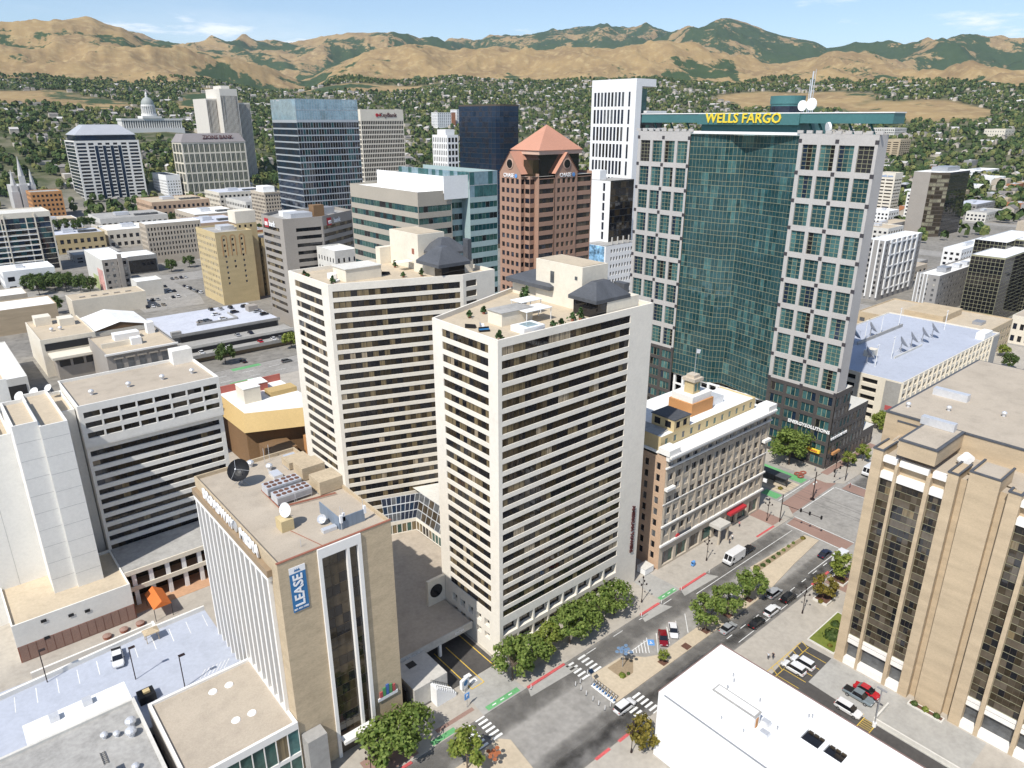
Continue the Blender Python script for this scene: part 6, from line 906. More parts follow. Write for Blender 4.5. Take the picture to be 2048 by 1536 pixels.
for i, (x, y, w, d, z, wm, lb) in enumerate(((560, 178, 70, 12, 20, 'white', 'white block with pairs of square windows and timber decked roof'), (690, 292, 70, 16, 12, 'greyclad', 'grey low garage below the bronze glass tower'), (857, 322, 26, 16, 29.4, 'offwhite', 'grey and white block with rooftop plant beside the cream slot windowed tower'), (846, 316, 8, 14, 20, 'white', 'small white annex beside the cream slot windowed tower'), (800, 330, 24, 20, 14, 'white', 'small white walled house block below the cream slot windowed tower'), (640, 262, 30, 30, 18, 'lightconc', 'pale concrete stepped block seen beside the granite bank tower'), (900, 270, 50, 20, 10, 'lightconc', 'open layered garage east of the bronze glass tower'), (960, 300, 60, 26, 12, 'greyclad', 'grey apartment block east of the bronze glass tower'), (1383, 441, 100, 30, 24, 'white', 'white apartment block with tall dark slots among the trees'), (1200, 420, 40, 30, 14, 'pane_dark', 'low dark glass office among the trees'), (1120, 440, 40, 26, 16, 'pane_dark', 'second low dark glass office beside a tan block'), (1240, 500, 36, 26, 18, 'brickyellow', 'tan block beside the low dark offices'))): plain('apartment_block' if z > 15 else 'low_office', lb, x, y, w, d, z, wm, mall[(i + 1) % 4], [('roof_plant', x + w * .3, y + d * .4, z - .3, x + w * .5, y + d * .6, z + 1.8, 'metal_light')], wins=(max(3, int(w / 5)), max(2, int(d / 4)), max(2, int(z / 4)), DK))
tower('office_tower', 'tan concrete tower with recessed dark slots standing among trees', 1500, 621, 46, 30, 68, 'bricktan', 5, 2, 13, ['pane_bronze'], 14, 4, .45, .7, 1, base=8, lim=60); tower('apartment_tower', 'pale grey apartment slab among the far trees', 1700, 720, 60, 50, 86, 'lightconc', 12, 12, 12, ['pane_grey', 'pane_dark'], 20, 2, .5, .6, 1, base=10, lim=60); tower('apartment_tower', 'beige apartment tower at the right edge among trees', 1850, 555, 60, 40, 84, 'cream2', 3, 8, 10, ['pane_grey'], 20, 2, .4, .3, 1, base=10, lim=40)
for x, y, lb in ((1045, 1500, 'white apartment block with brick ends on the far bench'), (1110, 1512, 'second white apartment block with brick ends on the far bench')): g_ = hz(x, y); B = tower('apartment_block', lb, x, y, 40, 26, g_ + 36, 'white', 7, 5, 9, ['pane_grey'], g_ + 4, 1, .5, .5, .5, base=g_ - 3, lim=30, finish=False); B.part('brick_end', bx(x + 40.02, y - .4, g_ - 3, x + 52, y + 24, g_ + 36), MATS['brickround']); B.done()
# capitol on the hill
gx_, gy_ = 395, 1447; g_ = hz(gx_, gy_) + 1; B = Bld('capitol', 'white domed capitol with long colonnaded wings on the hill', (gx_, gy_, g_ - 1), 'capitol'); mat('capwhite', (.66, .65, .62), .8, var=.04); CWm = MATS['capwhite']; an = 0.0
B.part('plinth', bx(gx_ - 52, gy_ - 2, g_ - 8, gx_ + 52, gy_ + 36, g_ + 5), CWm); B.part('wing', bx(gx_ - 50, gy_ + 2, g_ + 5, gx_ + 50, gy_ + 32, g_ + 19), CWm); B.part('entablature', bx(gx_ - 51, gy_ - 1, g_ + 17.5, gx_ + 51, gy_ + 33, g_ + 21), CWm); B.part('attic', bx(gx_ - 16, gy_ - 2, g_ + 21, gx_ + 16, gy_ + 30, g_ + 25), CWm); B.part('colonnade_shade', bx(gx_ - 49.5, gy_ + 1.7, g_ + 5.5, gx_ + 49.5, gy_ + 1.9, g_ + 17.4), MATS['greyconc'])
for k in range(26): q = MB(); q.frus(gx_ - 48 + 3.84 * k, gy_ + .2, g_ + 5, g_ + 17.5, .85, .75, 8); B.part('column', q, CWm)
q = MB(); q.frus(gx_, gy_ + 15, g_ + 25, g_ + 29, 13, 13, 24); q.frus(gx_, gy_ + 15, g_ + 29, g_ + 41, 9.5, 9.5, 24); q.frus(gx_, gy_ + 15, g_ + 41, g_ + 44, 11.5, 11, 24); B.part('drum', q, CWm); q = MB(); q.ball(gx_, gy_ + 15, g_ + 44, 10.5, 10.5, 12.5, 24, 6, 0, 0, .5); B.part('dome', q, mat('domegrey', (.34, .36, .34), .6, var=.06)); q = MB(); q.frus(gx_, gy_ + 15, g_ + 55, g_ + 61, 2.2, 2, 10); q.frus(gx_, gy_ + 15, g_ + 61, g_ + 66, 2.2, .1, 10); B.part('lantern', q, CWm); [B.part('drum_column', (lambda m_: (m_.frus(gx_ + 11 * math.cos(k * math.pi / 10), gy_ + 15 + 11 * math.sin(k * math.pi / 10), g_ + 29, g_ + 41, .7, .7, 6), m_)[1])(MB()), CWm) for k in range(20)]; B.done()
# white letter laid out on the hillside
g0 = np.array([[3300 * math.cos(R(22.6)), 3300 * math.sin(R(22.6))]]); ux, uy = math.sin(R(22.6)), -math.cos(R(22.6)); q = MB()
def hill_pt(a, b_): x_, y_ = g0[0][0] + ux * a + math.cos(R(22.6)) * b_, g0[0][1] + uy * a + math.sin(R(22.6)) * b_; return (x_, y_, hz(x_, y_) + 1.5)
for a0, a1, b0, b1 in ((-26, -14, 10, 120), (14, 26, 10, 120), (-26, 26, -25, 10)): q.poly([hill_pt(a0, b0), hill_pt(a1, b0), hill_pt(a1, b1), hill_pt(a0, b1)])
tag(q.build('hillside_letter', MATS['white']), 'big white letter U laid out on the golden foothill', 'letter')
# ---------------------------------------------------------------- trees
def leafmat(name, c, c2):
    m = bpy.data.materials.new(name); m.use_nodes = True; t = m.node_tree; b = t.nodes['Principled BSDF']; b.inputs['Roughness'].default_value = .6; b.inputs['Specular IOR Level'].default_value = .25
    g = t.nodes.new('ShaderNodeNewGeometry'); n = t.nodes.new('ShaderNodeTexNoise'); n.inputs['Scale'].default_value = .9; n.inputs['Detail'].default_value = 2; t.links.new(g.outputs['Position'], n.inputs['Vector'])
    a = t.nodes.new('ShaderNodeMath'); a.operation = 'ADD'; t.links.new(g.outputs['Random Per Island'], a.inputs[0]); t.links.new(n.outputs['Fac'], a.inputs[1])
    r = t.nodes.new('ShaderNodeMapRange'); r.inputs[1].default_value = .5; r.inputs[2].default_value = 1.5; t.links.new(a.outputs[0], r.inputs[0])
    x = t.nodes.new('ShaderNodeMix'); x.data_type = 'RGBA'; t.links.new(r.outputs[0], x.inputs[0]); x.inputs[6].default_value = (*c, 1); x.inputs[7].default_value = (*c2, 1); t.links.new(x.outputs[2], b.inputs['Base Color'])
    tr = t.nodes.new('ShaderNodeBsdfTranslucent'); t.links.new(x.outputs[2], tr.inputs['Color']); ms = t.nodes.new('ShaderNodeMixShader'); ms.inputs[0].default_value = .42; t.links.new(b.outputs[0], ms.inputs[1]); t.links.new(tr.outputs[0], ms.inputs[2]); t.links.new(ms.outputs[0], t.nodes['Material Output'].inputs['Surface']); MATS[name] = m; return m
leafmat('leaf_green', (.095, .155, .028), (.28, .35, .09)); leafmat('leaf_lime', (.13, .19, .03), (.36, .40, .09)); leafmat('leaf_yellow', (.13, .12, .02), (.34, .27, .06)); leafmat('leaf_deep', (.045, .085, .02), (.14, .19, .055)); mat('bark', (.13, .10, .075), .95, var=.2, sc2=6)
def tree_meshes(seed, h, r, n, ls, lm):
    rg = random.Random(seed); tr = MB(); th = h * .42; tr.tube((0, 0, 0), (.05, .03, th), .05 * h * .45, 7, 0, .03 * h * .4); cz = h * .62
    cl = []
    for k in range(26):
        a = rg.random() * 6.28; ph = math.asin(rg.uniform(-.75, .98)); q = rg.uniform(.55, 1.0); cl.append((r * q * math.cos(ph) * math.cos(a), r * q * math.cos(ph) * math.sin(a), cz + (h - cz) * q * math.sin(ph) * (1.0 if ph > 0 else 1.0), r * rg.uniform(.22, .42)))
    for k in range(7): c = cl[k * 3]; tr.tube((.05, .03, th * rg.uniform(.75, 1)), (c[0] * .8, c[1] * .8, c[2] - .1), .016 * h, 5, 0, .006 * h)
    q = MB()
    for k in range(n):
        c = cl[rg.randrange(len(cl))]; d = Vector((rg.gauss(0, 1), rg.gauss(0, 1), rg.gauss(0, .8))).normalized() * c[3] * rg.uniform(.3, 1.1); p = Vector(c[:3]) + d
        u = Vector((rg.gauss(0, 1), rg.gauss(0, 1), rg.gauss(0, .6))).normalized(); w = (d.normalized() + Vector((0, 0, .5)) + Vector((rg.gauss(0, .5), rg.gauss(0, .5), rg.gauss(0, .5)))).normalized(); v = w.cross(u)
        if v.length < .1: continue
        v.normalize(); u = v.cross(w); s = ls * rg.uniform(.6, 1.3); q.poly([p - u * s, p + v * s * .6, p + u * s, p - v * s * .6])
    return tr.mesh('trunk', [MATS['bark']]), q.mesh('crown', [MATS[lm]])
TREE = {}
def proto(kind):
    if kind not in TREE:
        sd, h, r, n, ls, lm = {'a': (1, 7.5, 3.2, 2100, .33, 'leaf_green'), 'b': (2, 7.0, 3.4, 2100, .33, 'leaf_green'), 'c': (3, 6.0, 2.4, 1500, .28, 'leaf_lime'), 'd': (4, 5.5, 2.3, 1500, .27, 'leaf_yellow'), 'e': (5, 10.5, 5.0, 3600, .40, 'leaf_green'), 'f': (6, 9.0, 4.0, 1300, .55, 'leaf_deep'), 'g': (8, 8.0, 3.6, 1300, .5, 'leaf_lime')}[kind]
        t_, c_ = tree_meshes(sd, h, r, n, ls, lm); TREE[kind] = (t_, c_)
    return TREE[kind]
def tree(kind, x, y, label, s=1.0, z=.14, group=None, rz=None):
    t_ = thing('tree', label, 'tree', (x, y, z), random.random() * 6.28 if rz is None else rz, group); a, b_ = proto(kind); s *= 1.16; t_.scale = (s, s, s * random.uniform(.92, 1.08)); ob('trunk', a, t_); ob('crown', b_, t_); return t_
g = 'street trees before the front white tower'
TLB = ('leafy tree at the garage drive corner of the front white tower', 'leafy tree second from the garage drive before the front white tower', 'thin lime tree in the row before the front white tower', 'leafy tree just past the thin lime tree before the front tower', 'leafy tree in the middle clump before the front white tower', 'smaller leafy tree close to the wall of the front white tower', 'leafy tree nearest the iron lamp east of the front tower')
for i, (x, y, k, s) in enumerate(((73.9, 86.7, 'a', 1.0), (78.6, 87.2, 'b', 1.0), (84.4, 87.6, 'c', 1.0), (90.2, 87.0, 'a', 1.05), (94.6, 87.6, 'b', .95), (98.5, 88.4, 'a', .8), (104.4, 87.2, 'b', 1.0))):
    tree(k, x, y, TLB[i], s, group=g)
for x in (77, 82.5, 88, 93.5, 99, 104): tree('c', x + 1.2, 90.6, 'low shrubby tree against the base of the front white tower', .45, group='shrubs at the tower base')
for x, y, s, lb in ((45.2, 86.0, 1.12, 'bushy tree before the glass strip of the banner tower'), (49.4, 86.4, 1.05, 'bushy tree below the colourful bar sign of the banner tower')): tree('b', x, y, lb, s, group='trees before the banner tower')
tree('c', 54.6, 76.0, 'lime green tree on the sandy median end by the crosswalk', 1.1); tree('d', 80.9, 59.1, 'yellowing tree beside the white roofed building', .95)
for x, lb in ((115.6, 'round median tree nearest the parked white sedan'), (123.8, 'middle one of three round median trees'), (132.3, 'round median tree nearest the dry shrub bed')): tree('a', x, 70.7, lb, .9, .15, 'trees on the street median')
tree('c', 100.8, 70.5, 'small lime sapling in a mulch square on the median', .42, .15); tree('e', 203.4, 101.2, 'large spreading tree at the foot of the granite bank tower', 1.0); tree('c', 224.4, 87.2, 'lime tree on the pavement beside the dark stepped wings', .85); tree('c', 216.2, 88.0, 'thin street tree near the bank corner crossing', .75)
tree('d', 145.6, 59.4, 'yellow green street tree in a white planter beside the buff brick block', .95, .5); tree('c', 155.6, 60.6, 'leafy tree in the second planter beside the buff brick block', 1.05, .5)
for x, y in ((300.6, 88), (309.8, 88), (318.9, 88), (328.4, 87.6), (335, 87.4)): tree('g', x, y, 'pale green street tree along the parking garage', .8, group='trees along the garage')
for x, y, k in ((255.1, 96.1, 'g'), (252, 93, 'c'), (366, 88, 'f'), (349, 85.5, 'c'), (384, 95, 'g'), (246, 97, 'c')): tree(k, x, y, 'street tree between the bank tower and the far garage', .7, group='trees east of the bank tower')
for x, y in ((418, 108), (424, 114), (430, 110), (426, 104), (420, 118), (431, 120)): tree('g', x, y, 'yellow green tree massed in front of the black grid glass office', .85, group='trees before the grid glass office')
for x, y, k, lb in ((102, 321, 'f', 'tree at the foot of the layered parking deck'), (135, 324, 'g', 'bright tree beside the layered deck corner'), (148.7, 558, 'f', 'big tree at the entrance of the open car park'), (164, 566, 'f', 'tree beside the historic stone block'), (110.7, 556, 'f', 'dark tree in front of the low bank hall'), (61, 474, 'f', 'tree squeezed behind the cream hall'), (37, 473, 'f', 'tree in front of the tan brick hall'), (45, 476, 'f', 'second tree in front of the tan brick hall')): tree(k, x, y, lb, .9)
for x, y in ((60, 552), (66, 546), (72, 541), (64, 570), (77, 534), (84, 528), (70, 560), (80, 545), (58, 566), (88, 520), (62, 535), (75, 552)): tree('f', x, y, 'tree in the grove beside the painted warehouse', 1.0, group='grove beside the painted warehouse')
for x, y in ((100, 720), (106, 725), (113, 722), (128, 728), (134, 730), (121, 719)): tree('f', x, y, 'tree on the planted terrace of the tan shopping block', .9, 15.2, 'terrace trees on the shopping block')
for k in range(9): tree('f', 222 + random.uniform(-3, 3), 112 + 8 * k + 90, 'tree in the court beyond the bank tower', .7, group='court trees')
for x, y in ((203, 128), (204, 140), (203, 150), (174, 130), (175, 150)): tree('c', x, y, 'street tree along the tram street', .8, group='trees along the tram street')
# shrubs, planters, beds
def bush(x, y, z, r, h, lm, label, group=None):
    t_ = thing('shrub', label, 'shrub', (x, y, z), 0, group); q = MB(); n = int(90 * max(1, r))
    for k in range(n):
        d = Vector((random.gauss(0, 1), random.gauss(0, 1), abs(random.gauss(0, 1)))).normalized(); p = Vector((d.x * r, d.y * r, d.z * h)) * random.uniform(.6, 1); u = d.orthogonal().normalized(); w = d.cross(u); s = .22 * max(.6, r ** .5); u, w = u * s, w * s; q.poly([p - u, p - w, p + u, p + w])
    q.build('foliage', MATS[lm], t_, world=False); q = MB(); q.frus(0, 0, -.05, h * .3, .05, .04, 5); q.build('stem', MATS['bark'], t_, world=False)
for k in range(7): bush(147 + 2.5 * k, 75.9 + .05 * k, .16, .75 - .05 * k, .7, 'leaf_deep' if k < 4 else 'leaf_green', 'round grey green shrub in the dry median bed', 'shrubs in the dry median bed')
bush(144.6, 76.2, .16, 1.0, .9, 'leaf_lime', 'loose lime shrub at the end of the dry median bed'); bush(166.2, 75.8, .16, .8, .6, 'leaf_yellow', 'yellow green shrub at the tip of the dry median bed'); bush(91.4, 73.3, .16, .8, .9, 'leaf_lime', 'lime shrub in the triangular median bed'); bush(92.8, 72.9, .16, .4, .4, 'leaf_deep', 'small dark shrub in the triangular median bed')
def bed(name, label, pts, h, m_, items):
    t_ = thing(name, label, 'planter', (*pts[0], .14)); q = MB(); q.prism(pts, .14, .14 + h); q.build('kerb', MATS['lightconc'], t_); q = MB(); q.prism(inset(pts, .25), .14 + h, .16 + h); q.build('soil', MATS[m_], t_)
bed('planter_box', 'white planter box with yellow flowers beside the buff brick block', rect(143.6, 57.6, 4.0, 3.4), .5, 'mulch', ()); bed('planter_box', 'second white planter box nearer the junction', rect(153.6, 58.6, 4.2, 3.6), .5, 'mulch', ()); bed('garden_bed', 'green bed with dark shrubs at the foot of the buff brick block', [(129.6, 48.8), (143, 48.8), (143.4, 55), (129.8, 54.8)], .3, 'leaf_lime', ())
for x, y, r, lm, lb in ((143.9, 59.2, .7, 'leaf_yellow', 'yellow flowers in the white planter box'), (155.0, 59.6, .7, 'leaf_yellow', 'yellow flowers in the planter nearer the junction'), (134.5, 51.5, 2.2, 'leaf_deep', 'dark spreading shrub in the green bed'), (138.6, 53, 1.2, 'leaf_deep', 'smaller dark shrub in the green bed'), (140.8, 50.6, 1.0, 'mulch', 'reddish shrub in the green bed'), (131.2, 50.5, .6, 'leaf_yellow', 'yellow flower clump in the green bed')): bush(x, y, .5, r, r * .8, lm, lb)
bed('garden_bed', 'narrow white kerbed bed at the foot of the brick stair tower', [(127.2, 27.0), (128.6, 27.0), (128.6, 33.2), (127.2, 33.2)], .3, 'mulch', ()); [bush(127.9, y, .46, .7, .8, 'leaf_deep' if k != 1 else 'leaf_lime', 'shrub in the bed below the brick stair tower', 'shrubs below the stair tower') for k, y in enumerate((32.2, 30.2, 28.2))]
for k in range(6): bush(100.8 + .6 * k, 55.5 - 1.2 * k, .14, .9, .9, 'mulch' if k % 2 else 'leaf_green', 'scrubby bush along the side of the white roofed building', 'bushes beside the white roofed building')
for x, y in ((58.5, 128), (61.5, 121)): bed('raised_bed', 'curved raised bed with low hedge on the shaded plaza' if y > 125 else 'second raised bed with low hedge on the shaded plaza', [(x - 2 + 4, y - 1), (x + 6, y), (x + 4.5, y + 1.4), (x + 1, y + 1)], .1, 'leaf_deep', ())
for o_ in [o for o in col.objects if o.name.startswith('raised_bed')]: o_.location.z = 4.92; [setattr(c_, 'location', (0, 0, 0)) for c_ in o_.children]
# ---------------------------------------------------------------- vehicles
def cpaint(name, c, rough=.25, metal=.2): return mat(name, c, rough, metal, var=0, coat=.6)
for nm, c in (('car_white', (.80, .80, .80)), ('car_black', (.012, .012, .014)), ('car_red', (.22, .008, .014)), ('car_grey', (.16, .165, .17)), ('car_silver', (.40, .41, .42)), ('car_navy', (.02, .022, .045)), ('car_slate', (.20, .24, .26)), ('car_brightred', (.45, .01, .02)), ('car_tan', (.38, .33, .26))): cpaint(nm, c)
mat('car_glass', (.012, .013, .016), .05, var=0, spec=.7); mat('tyre', (.02, .02, .02), .9, var=0); mat('rim', (.45, .45, .46), .35, .8, var=0); mat('lamp_clear', (.75, .76, .78), .15, .2, var=0); mat('lamp_red', (.35, .01, .01), .2, var=0)
def loft(sec):
    q = MB(); n = len(sec[0])
    for s_ in sec: q.v += s_
    for k in range(len(sec) - 1):
        for a in range(n): b_ = (a + 1) % n; q.f.append((k*n + a, k*n + b_, (k+1)*n + b_, (k+1)*n + a)); q.m.append(0)
    q.f.append(tuple(range(n - 1, -1, -1))); q.m.append(0); q.f.append(tuple((len(sec) - 1) * n + a for a in range(n))); q.m.append(0); return q
def vehicle(kind, small=False):
    L, W, prof, cab, roofz = {'sedan': (4.9, 1.86, [(-2.45, .35, .62), (-2.3, .25, .86), (-1.5, .22, .92), (.75, .22, .90), (1.9, .22, .78), (2.35, .25, .66), (2.45, .35, .55)], (-1.75, -1.05, .35, 1.25, .92), 1.42), 'suv': (4.9, 1.95, [(-2.45, .4, .8), (-2.35, .28, 1.02), (-1.4, .25, 1.05), (.8, .25, 1.03), (1.9, .25, .95), (2.35, .3, .8), (2.45, .4, .65)], (-2.25, -1.95, .45, 1.25, 1.05), 1.72), 'pickup': (5.7, 2.0, [(-2.85, .5, .95), (-2.8, .4, 1.1), (-1.0, .38, 1.1), (1.0, .38, 1.1), (2.3, .38, 1.02), (2.75, .42, .9), (2.85, .5, .7)], (-.95, -.75, .75, 1.4, 1.1), 1.82)}[kind]
    root = bpy.data.objects.new({'sedan': 'parked_car', 'suv': 'parked_suv', 'pickup': 'pickup_truck'}[kind], None); col.objects.link(root); hw = W / 2
    sec = []
    for x, zb, zt in prof:
        t_ = .80 if abs(x) > L / 2 - .12 else (.95 if abs(x) > L / 2 - .3 else 1); w = hw * t_
        sec.append([(x, -w * .9, zb), (x, -w, zb + .15), (x, -w, zt - .16), (x, -w * .88, zt), (x, w * .88, zt), (x, w, zt - .16), (x, w, zb + .15), (x, w * .9, zb)])
    loft(sec).build('body', MATS['car_white'], root, smooth=False)
    x0, x1, x2, x3, zb = cab; wb, wt = hw * .9, hw * .74; q = MB(); bt = [(x0, -wb, zb - .03), (x3, -wb, zb - .03), (x3, wb, zb - .03), (x0, wb, zb - .03)]; tp = [(x1, -wt, roofz), (x2, -wt, roofz), (x2, wt, roofz), (x1, wt, roofz)]
    for i in range(4): j = (i + 1) % 4; q.poly([bt[i], bt[j], tp[j], tp[i]])
    q.poly(tp); q.build('windows', MATS['car_glass'], root); q = MB(); q.prism([(x1 - .06, -wt - .02), (x2 + .06, -wt - .02), (x2 + .06, wt + .02), (x1 - .06, wt + .02)], roofz + .005, roofz + .05); q.build('roof', MATS['car_white'], root)
    if kind == 'pickup': q = MB(); q.box(-2.7, -hw * .84, 1.08, -1.1, hw * .84, 1.115); q.build('truck_bed', MATS['black'], root)
    for sx in (-1, 1):
        for sy in (-1, 1):
            x = sx * L * .3; y = sy * (hw - .1); q = MB(); q.tube((x, y - sy * .12, .34), (x, y + sy * .11, .34), .34, 14); wh = q.build('wheel', MATS['tyre'], root)
            if not small: q = MB(); q.tube((x, y + sy * .1, .34), (x, y + sy * .13, .34), .2, 10); q.build('rim', MATS['rim'], wh)
    if not small:
        for sy in (-1, 1): q = MB(); zt = prof[-2][2]; q.box(L/2 - .16, sy * hw * .62 - .2, zt - .16, L/2 - .02, sy * hw * .62 + .2, zt - .02); q.build('headlight', MATS['lamp_clear'], root); q = MB(); zt = prof[1][2]; q.box(-L/2 + .02, sy * hw * .66 - .18, zt - .2, -L/2 + .14, sy * hw * .66 + .18, zt - .05); q.build('taillight', MATS['lamp_red'], root); q = MB(); q.box(x3 - .35, sy * (hw + .08) - .09, zb, x3 - .2, sy * (hw + .08) + .09, zb + .14); q.build('mirror', MATS['black'], root)
    index(root); return root
VP = {(k, s): vehicle(k, s) for k in ('sedan', 'suv', 'pickup') for s in (False, True)}; used = set()
def car(kind, colr, x, y, rz, label, z=.004, group=None, small=False):
    r = dup(VP[(kind, small)], (x, y, z), R(rz), label, group, {'car_white': MATS['car_' + colr]} if colr != 'white' else None, .95 if small else 1.0); r['category'] = 'truck' if kind == 'pickup' else 'car'; return r
car('sedan', 'red', 106.3, 74.9, 224, 'dark red sedan parked in an angled stall on the median'); car('sedan', 'white', 109.9, 75.0, 224, 'white sedan parked beside the dark red sedan'); car('sedan', 'silver', 119.6, 67.7, 0, 'silver sedan driving below the first round median tree'); car('sedan', 'black', 126.0, 64.6, 0, 'black sedan driving behind the white suv'); car('suv', 'white', 132.2, 64.6, 0, 'white suv driving between two black cars'); car('suv', 'black', 139.4, 64.7, 0, 'black suv driving ahead of the white suv'); car('suv', 'silver', 138.4, 67.8, 0, 'silver suv in the inner lane beside the black suv'); car('sedan', 'navy', 163.2, 68.2, 0, 'dark blue sedan waiting at the brick crossing'); car('sedan', 'black', 149.6, 82.0, 180, 'black sedan parked behind the white step van')
car('suv', 'white', 85.4, 67.4, 0, 'white minivan passing the crosswalk by the bike racks'); car('sedan', 'brightred', 124.2, 39.5, -90, 'bright red car in the lot below the buff brick block', .15); car('pickup', 'slate', 121.5, 39.9, -90, 'grey blue pickup beside the bright red car', .15); car('suv', 'white', 116.8, 39.6, -90, 'white crossover with dark roof glass in the lot beside the pickup', .15); car('sedan', 'black', 112.6, 39.7, -90, 'black sedan in the lot beside the white crossover', .15); car('suv', 'white', 121.8, 51.5, 90, 'white suv in the striped stalls by the pavement', .15); car('suv', 'white', 119.0, 51.9, 90, 'second white suv with sunroof in the striped stalls', .15); car('sedan', 'black', 111.0, 33.6, -90, 'black car half hidden behind the white roof edge', .15); car('suv', 'white', 110.8, 27, -90, 'white car half hidden behind the white roof further south', .15); car('sedan', 'black', 328.7, 77.6, 180, 'black car on the street beyond the buff brick block'); car('pickup', 'white', 14.5, 133.6, 262, 'white pickup alone on the pale parking deck', 7.51); car('sedan', 'black', 109.1, 318.4, 95, 'black car leaving the layered deck onto the side street', .15); car('suv', 'grey', 124.5, 306, 0, 'dark suv on the far side street by the towers')
def van(x, y, rz, label, kind='step'):
    t_ = thing('step_van' if kind == 'step' else 'cargo_van', label, 'van', (x, y, .004), R(rz)); l, w, h = (6.6, 2.3, 2.9) if kind == 'step' else (5.6, 2.1, 2.5)
    q = MB(); pr = [(-l/2, .45), (l/2 - .1, .45), (l/2, 1.2), (l/2 - .35, 1.35), (l/2 - .9, h - .1), (l/2 - 1.2, h), (-l/2, h)]; i = len(q.v); n = len(pr); q.v += [(a, -w/2, b_) for a, b_ in pr] + [(a, w/2, b_) for a, b_ in pr]
    for k in range(n): j = (k + 1) % n; q.f.append((k, j, n + j, n + k)); q.m.append(0)
    q.f.append(tuple(range(n - 1, -1, -1))); q.m.append(0); q.f.append(tuple(n + k for k in range(n))); q.m.append(0); q.build('body', MATS['car_white'], t_, world=False)
    for sy in (-1, 1): q = MB(); a, b_ = Vector((l/2 - .38, 0, 1.42)), Vector((l/2 - .88, 0, h - .2)); e = Vector((.02, 0, .01)); q.poly([a + e + Vector((0, sy * .08, 0)), a + e + Vector((0, sy * (w/2 - .12), 0)), b_ + e + Vector((0, sy * (w/2 - .12), 0)), b_ + e + Vector((0, sy * .08, 0))]); q.build('windscreen', MATS['car_glass'], t_, world=False); q = MB(); q.box(l/2 - 1.9, sy * (w/2 + .01) - .01, 1.4, l/2 - 1.1, sy * (w/2 + .01) + .01, 2.2); q.build('side_window', MATS['car_glass'], t_, world=False); q = MB(); q.box(l/2 - .02, sy * .75 - .15, .7, l/2 + .05, sy * .75 + .15, .95); q.build('headlight', MATS['lamp_clear'], t_, world=False)
    for sx in (-1, 1):
        for sy in (-1, 1): q = MB(); xx = sx * l * .31; q.tube((xx, sy * (w/2 - .2), .42), (xx, sy * (w/2 + .02), .42), .42, 14); q.build('wheel', MATS['tyre'], t_, world=False)
    q = MB(); q.box(l/2 - .1, -w/2, .35, l/2 + .08, w/2, .5); q.build('bumper', MATS['black'], t_, world=False)
van(143.4, 82.0, 180, 'white step van parked by the kerb in front of the ornate corner building'); van(217.4, 81.6, 180, 'white step van parked beyond the junction by the dark wings'); van(164.4, 64.6, 0, 'white cargo van stopped beside the planter trees near the junction', 'cargo')
lotp = [(x, y) for y, x0, n in ((455, 104.5, 4), (472, 106, 8), (489.5, 109, 8), (507.5, 111.5, 7), (525, 116, 5)) for x in [x0 + 3.0 * k for k in range(n)] if random.random() < .86] + [(139.5 + .35 * k, 500 - 5.4 * k) for k in range(6)] + [(140.5 + 3 * k, 530) for k in range(4)]
flat('car_park', [(100, 444), (134, 444), (139, 468), (139, 560), (112, 560), (101, 480)], 'asphalt', .146)
for y, x0, n in ((455, 103, 5), (472, 104.5, 10), (489.5, 107.5, 9), (507.5, 110, 8), (525, 114.5, 6)): [mark('paint_white', x0 + 3.0 * k, y, .14, 4.8, 0, .150, 'stall_line') for k in range(n)]
clr = ['black', 'white', 'grey', 'silver', 'navy', 'white', 'black', 'tan']
for i, (x, y) in enumerate(lotp): c = clr[(i * 5) % 8]; car('suv' if i % 3 == 0 else 'sedan', c, x, y, (90 if i % 2 else 86) + (180 if i % 5 == 0 else 0), c + (' suv' if i % 3 == 0 else ' sedan') + ' parked in the open car park by the yellow hotel', .15, 'cars in the open car park', True)
for i, (x, y) in enumerate([(120.0, 389), (124.5, 387.0), (129.4, 386.3), (118.6, 376.9), (127.5, 375.0), (107.7, 367.3), (110.6, 366.6), (118.3, 366), (136.4, 383.8), (137.3, 369), (137.8, 361)]): c = clr[(i * 3) % 8]; car('sedan' if i % 2 else 'suv', c, x, y, 90 if i < 3 else 10, c + ' car on the pale roof of the layered parking deck', 9.01, 'cars on the layered deck roof', True)
for x, y, z, c in ((116.8, 343.7, 5.61, 'silver'), (123.1, 343.5, 5.61, 'navy'), (96.1, 334.4, 3.21, 'white'), (105.4, 334.4, 3.21, 'grey'), (108.6, 334.2, 3.21, 'white'), (123.9, 334, 3.21, 'brightred'), (130.5, 334, 3.21, 'white'), (133.7, 334, 3.21, 'grey'), (137, 334, 3.21, 'black')): car('sedan', c, x, y, 90, ('bright red' if c == 'brightred' else c) + ' car on an open tray of the layered parking deck', z, 'cars on the deck trays', True)
for i, (x, y, rz) in enumerate(((350, 75, 0), (372, 72, 0), (392, 80, 180), (425, 150, 90), (428, 190, 90), (418, 230, -90), (424, 300, 90), (190, 400, 90), (196, 480, 90), (184, 560, -90), (60, 304, 0), (150, 300, 0), (-50, 250, 90), (540, 74, 0), (600, 78, 180))): car('sedan' if i % 2 else 'suv', clr[i % 8], x, y, rz, clr[i % 8] + ' car driving on a far downtown street', .004, 'cars on the far streets', True)
for r_ in VP.values():
    for o_ in list(r_.children_recursive) + [r_]: bpy.data.objects.remove(o_)
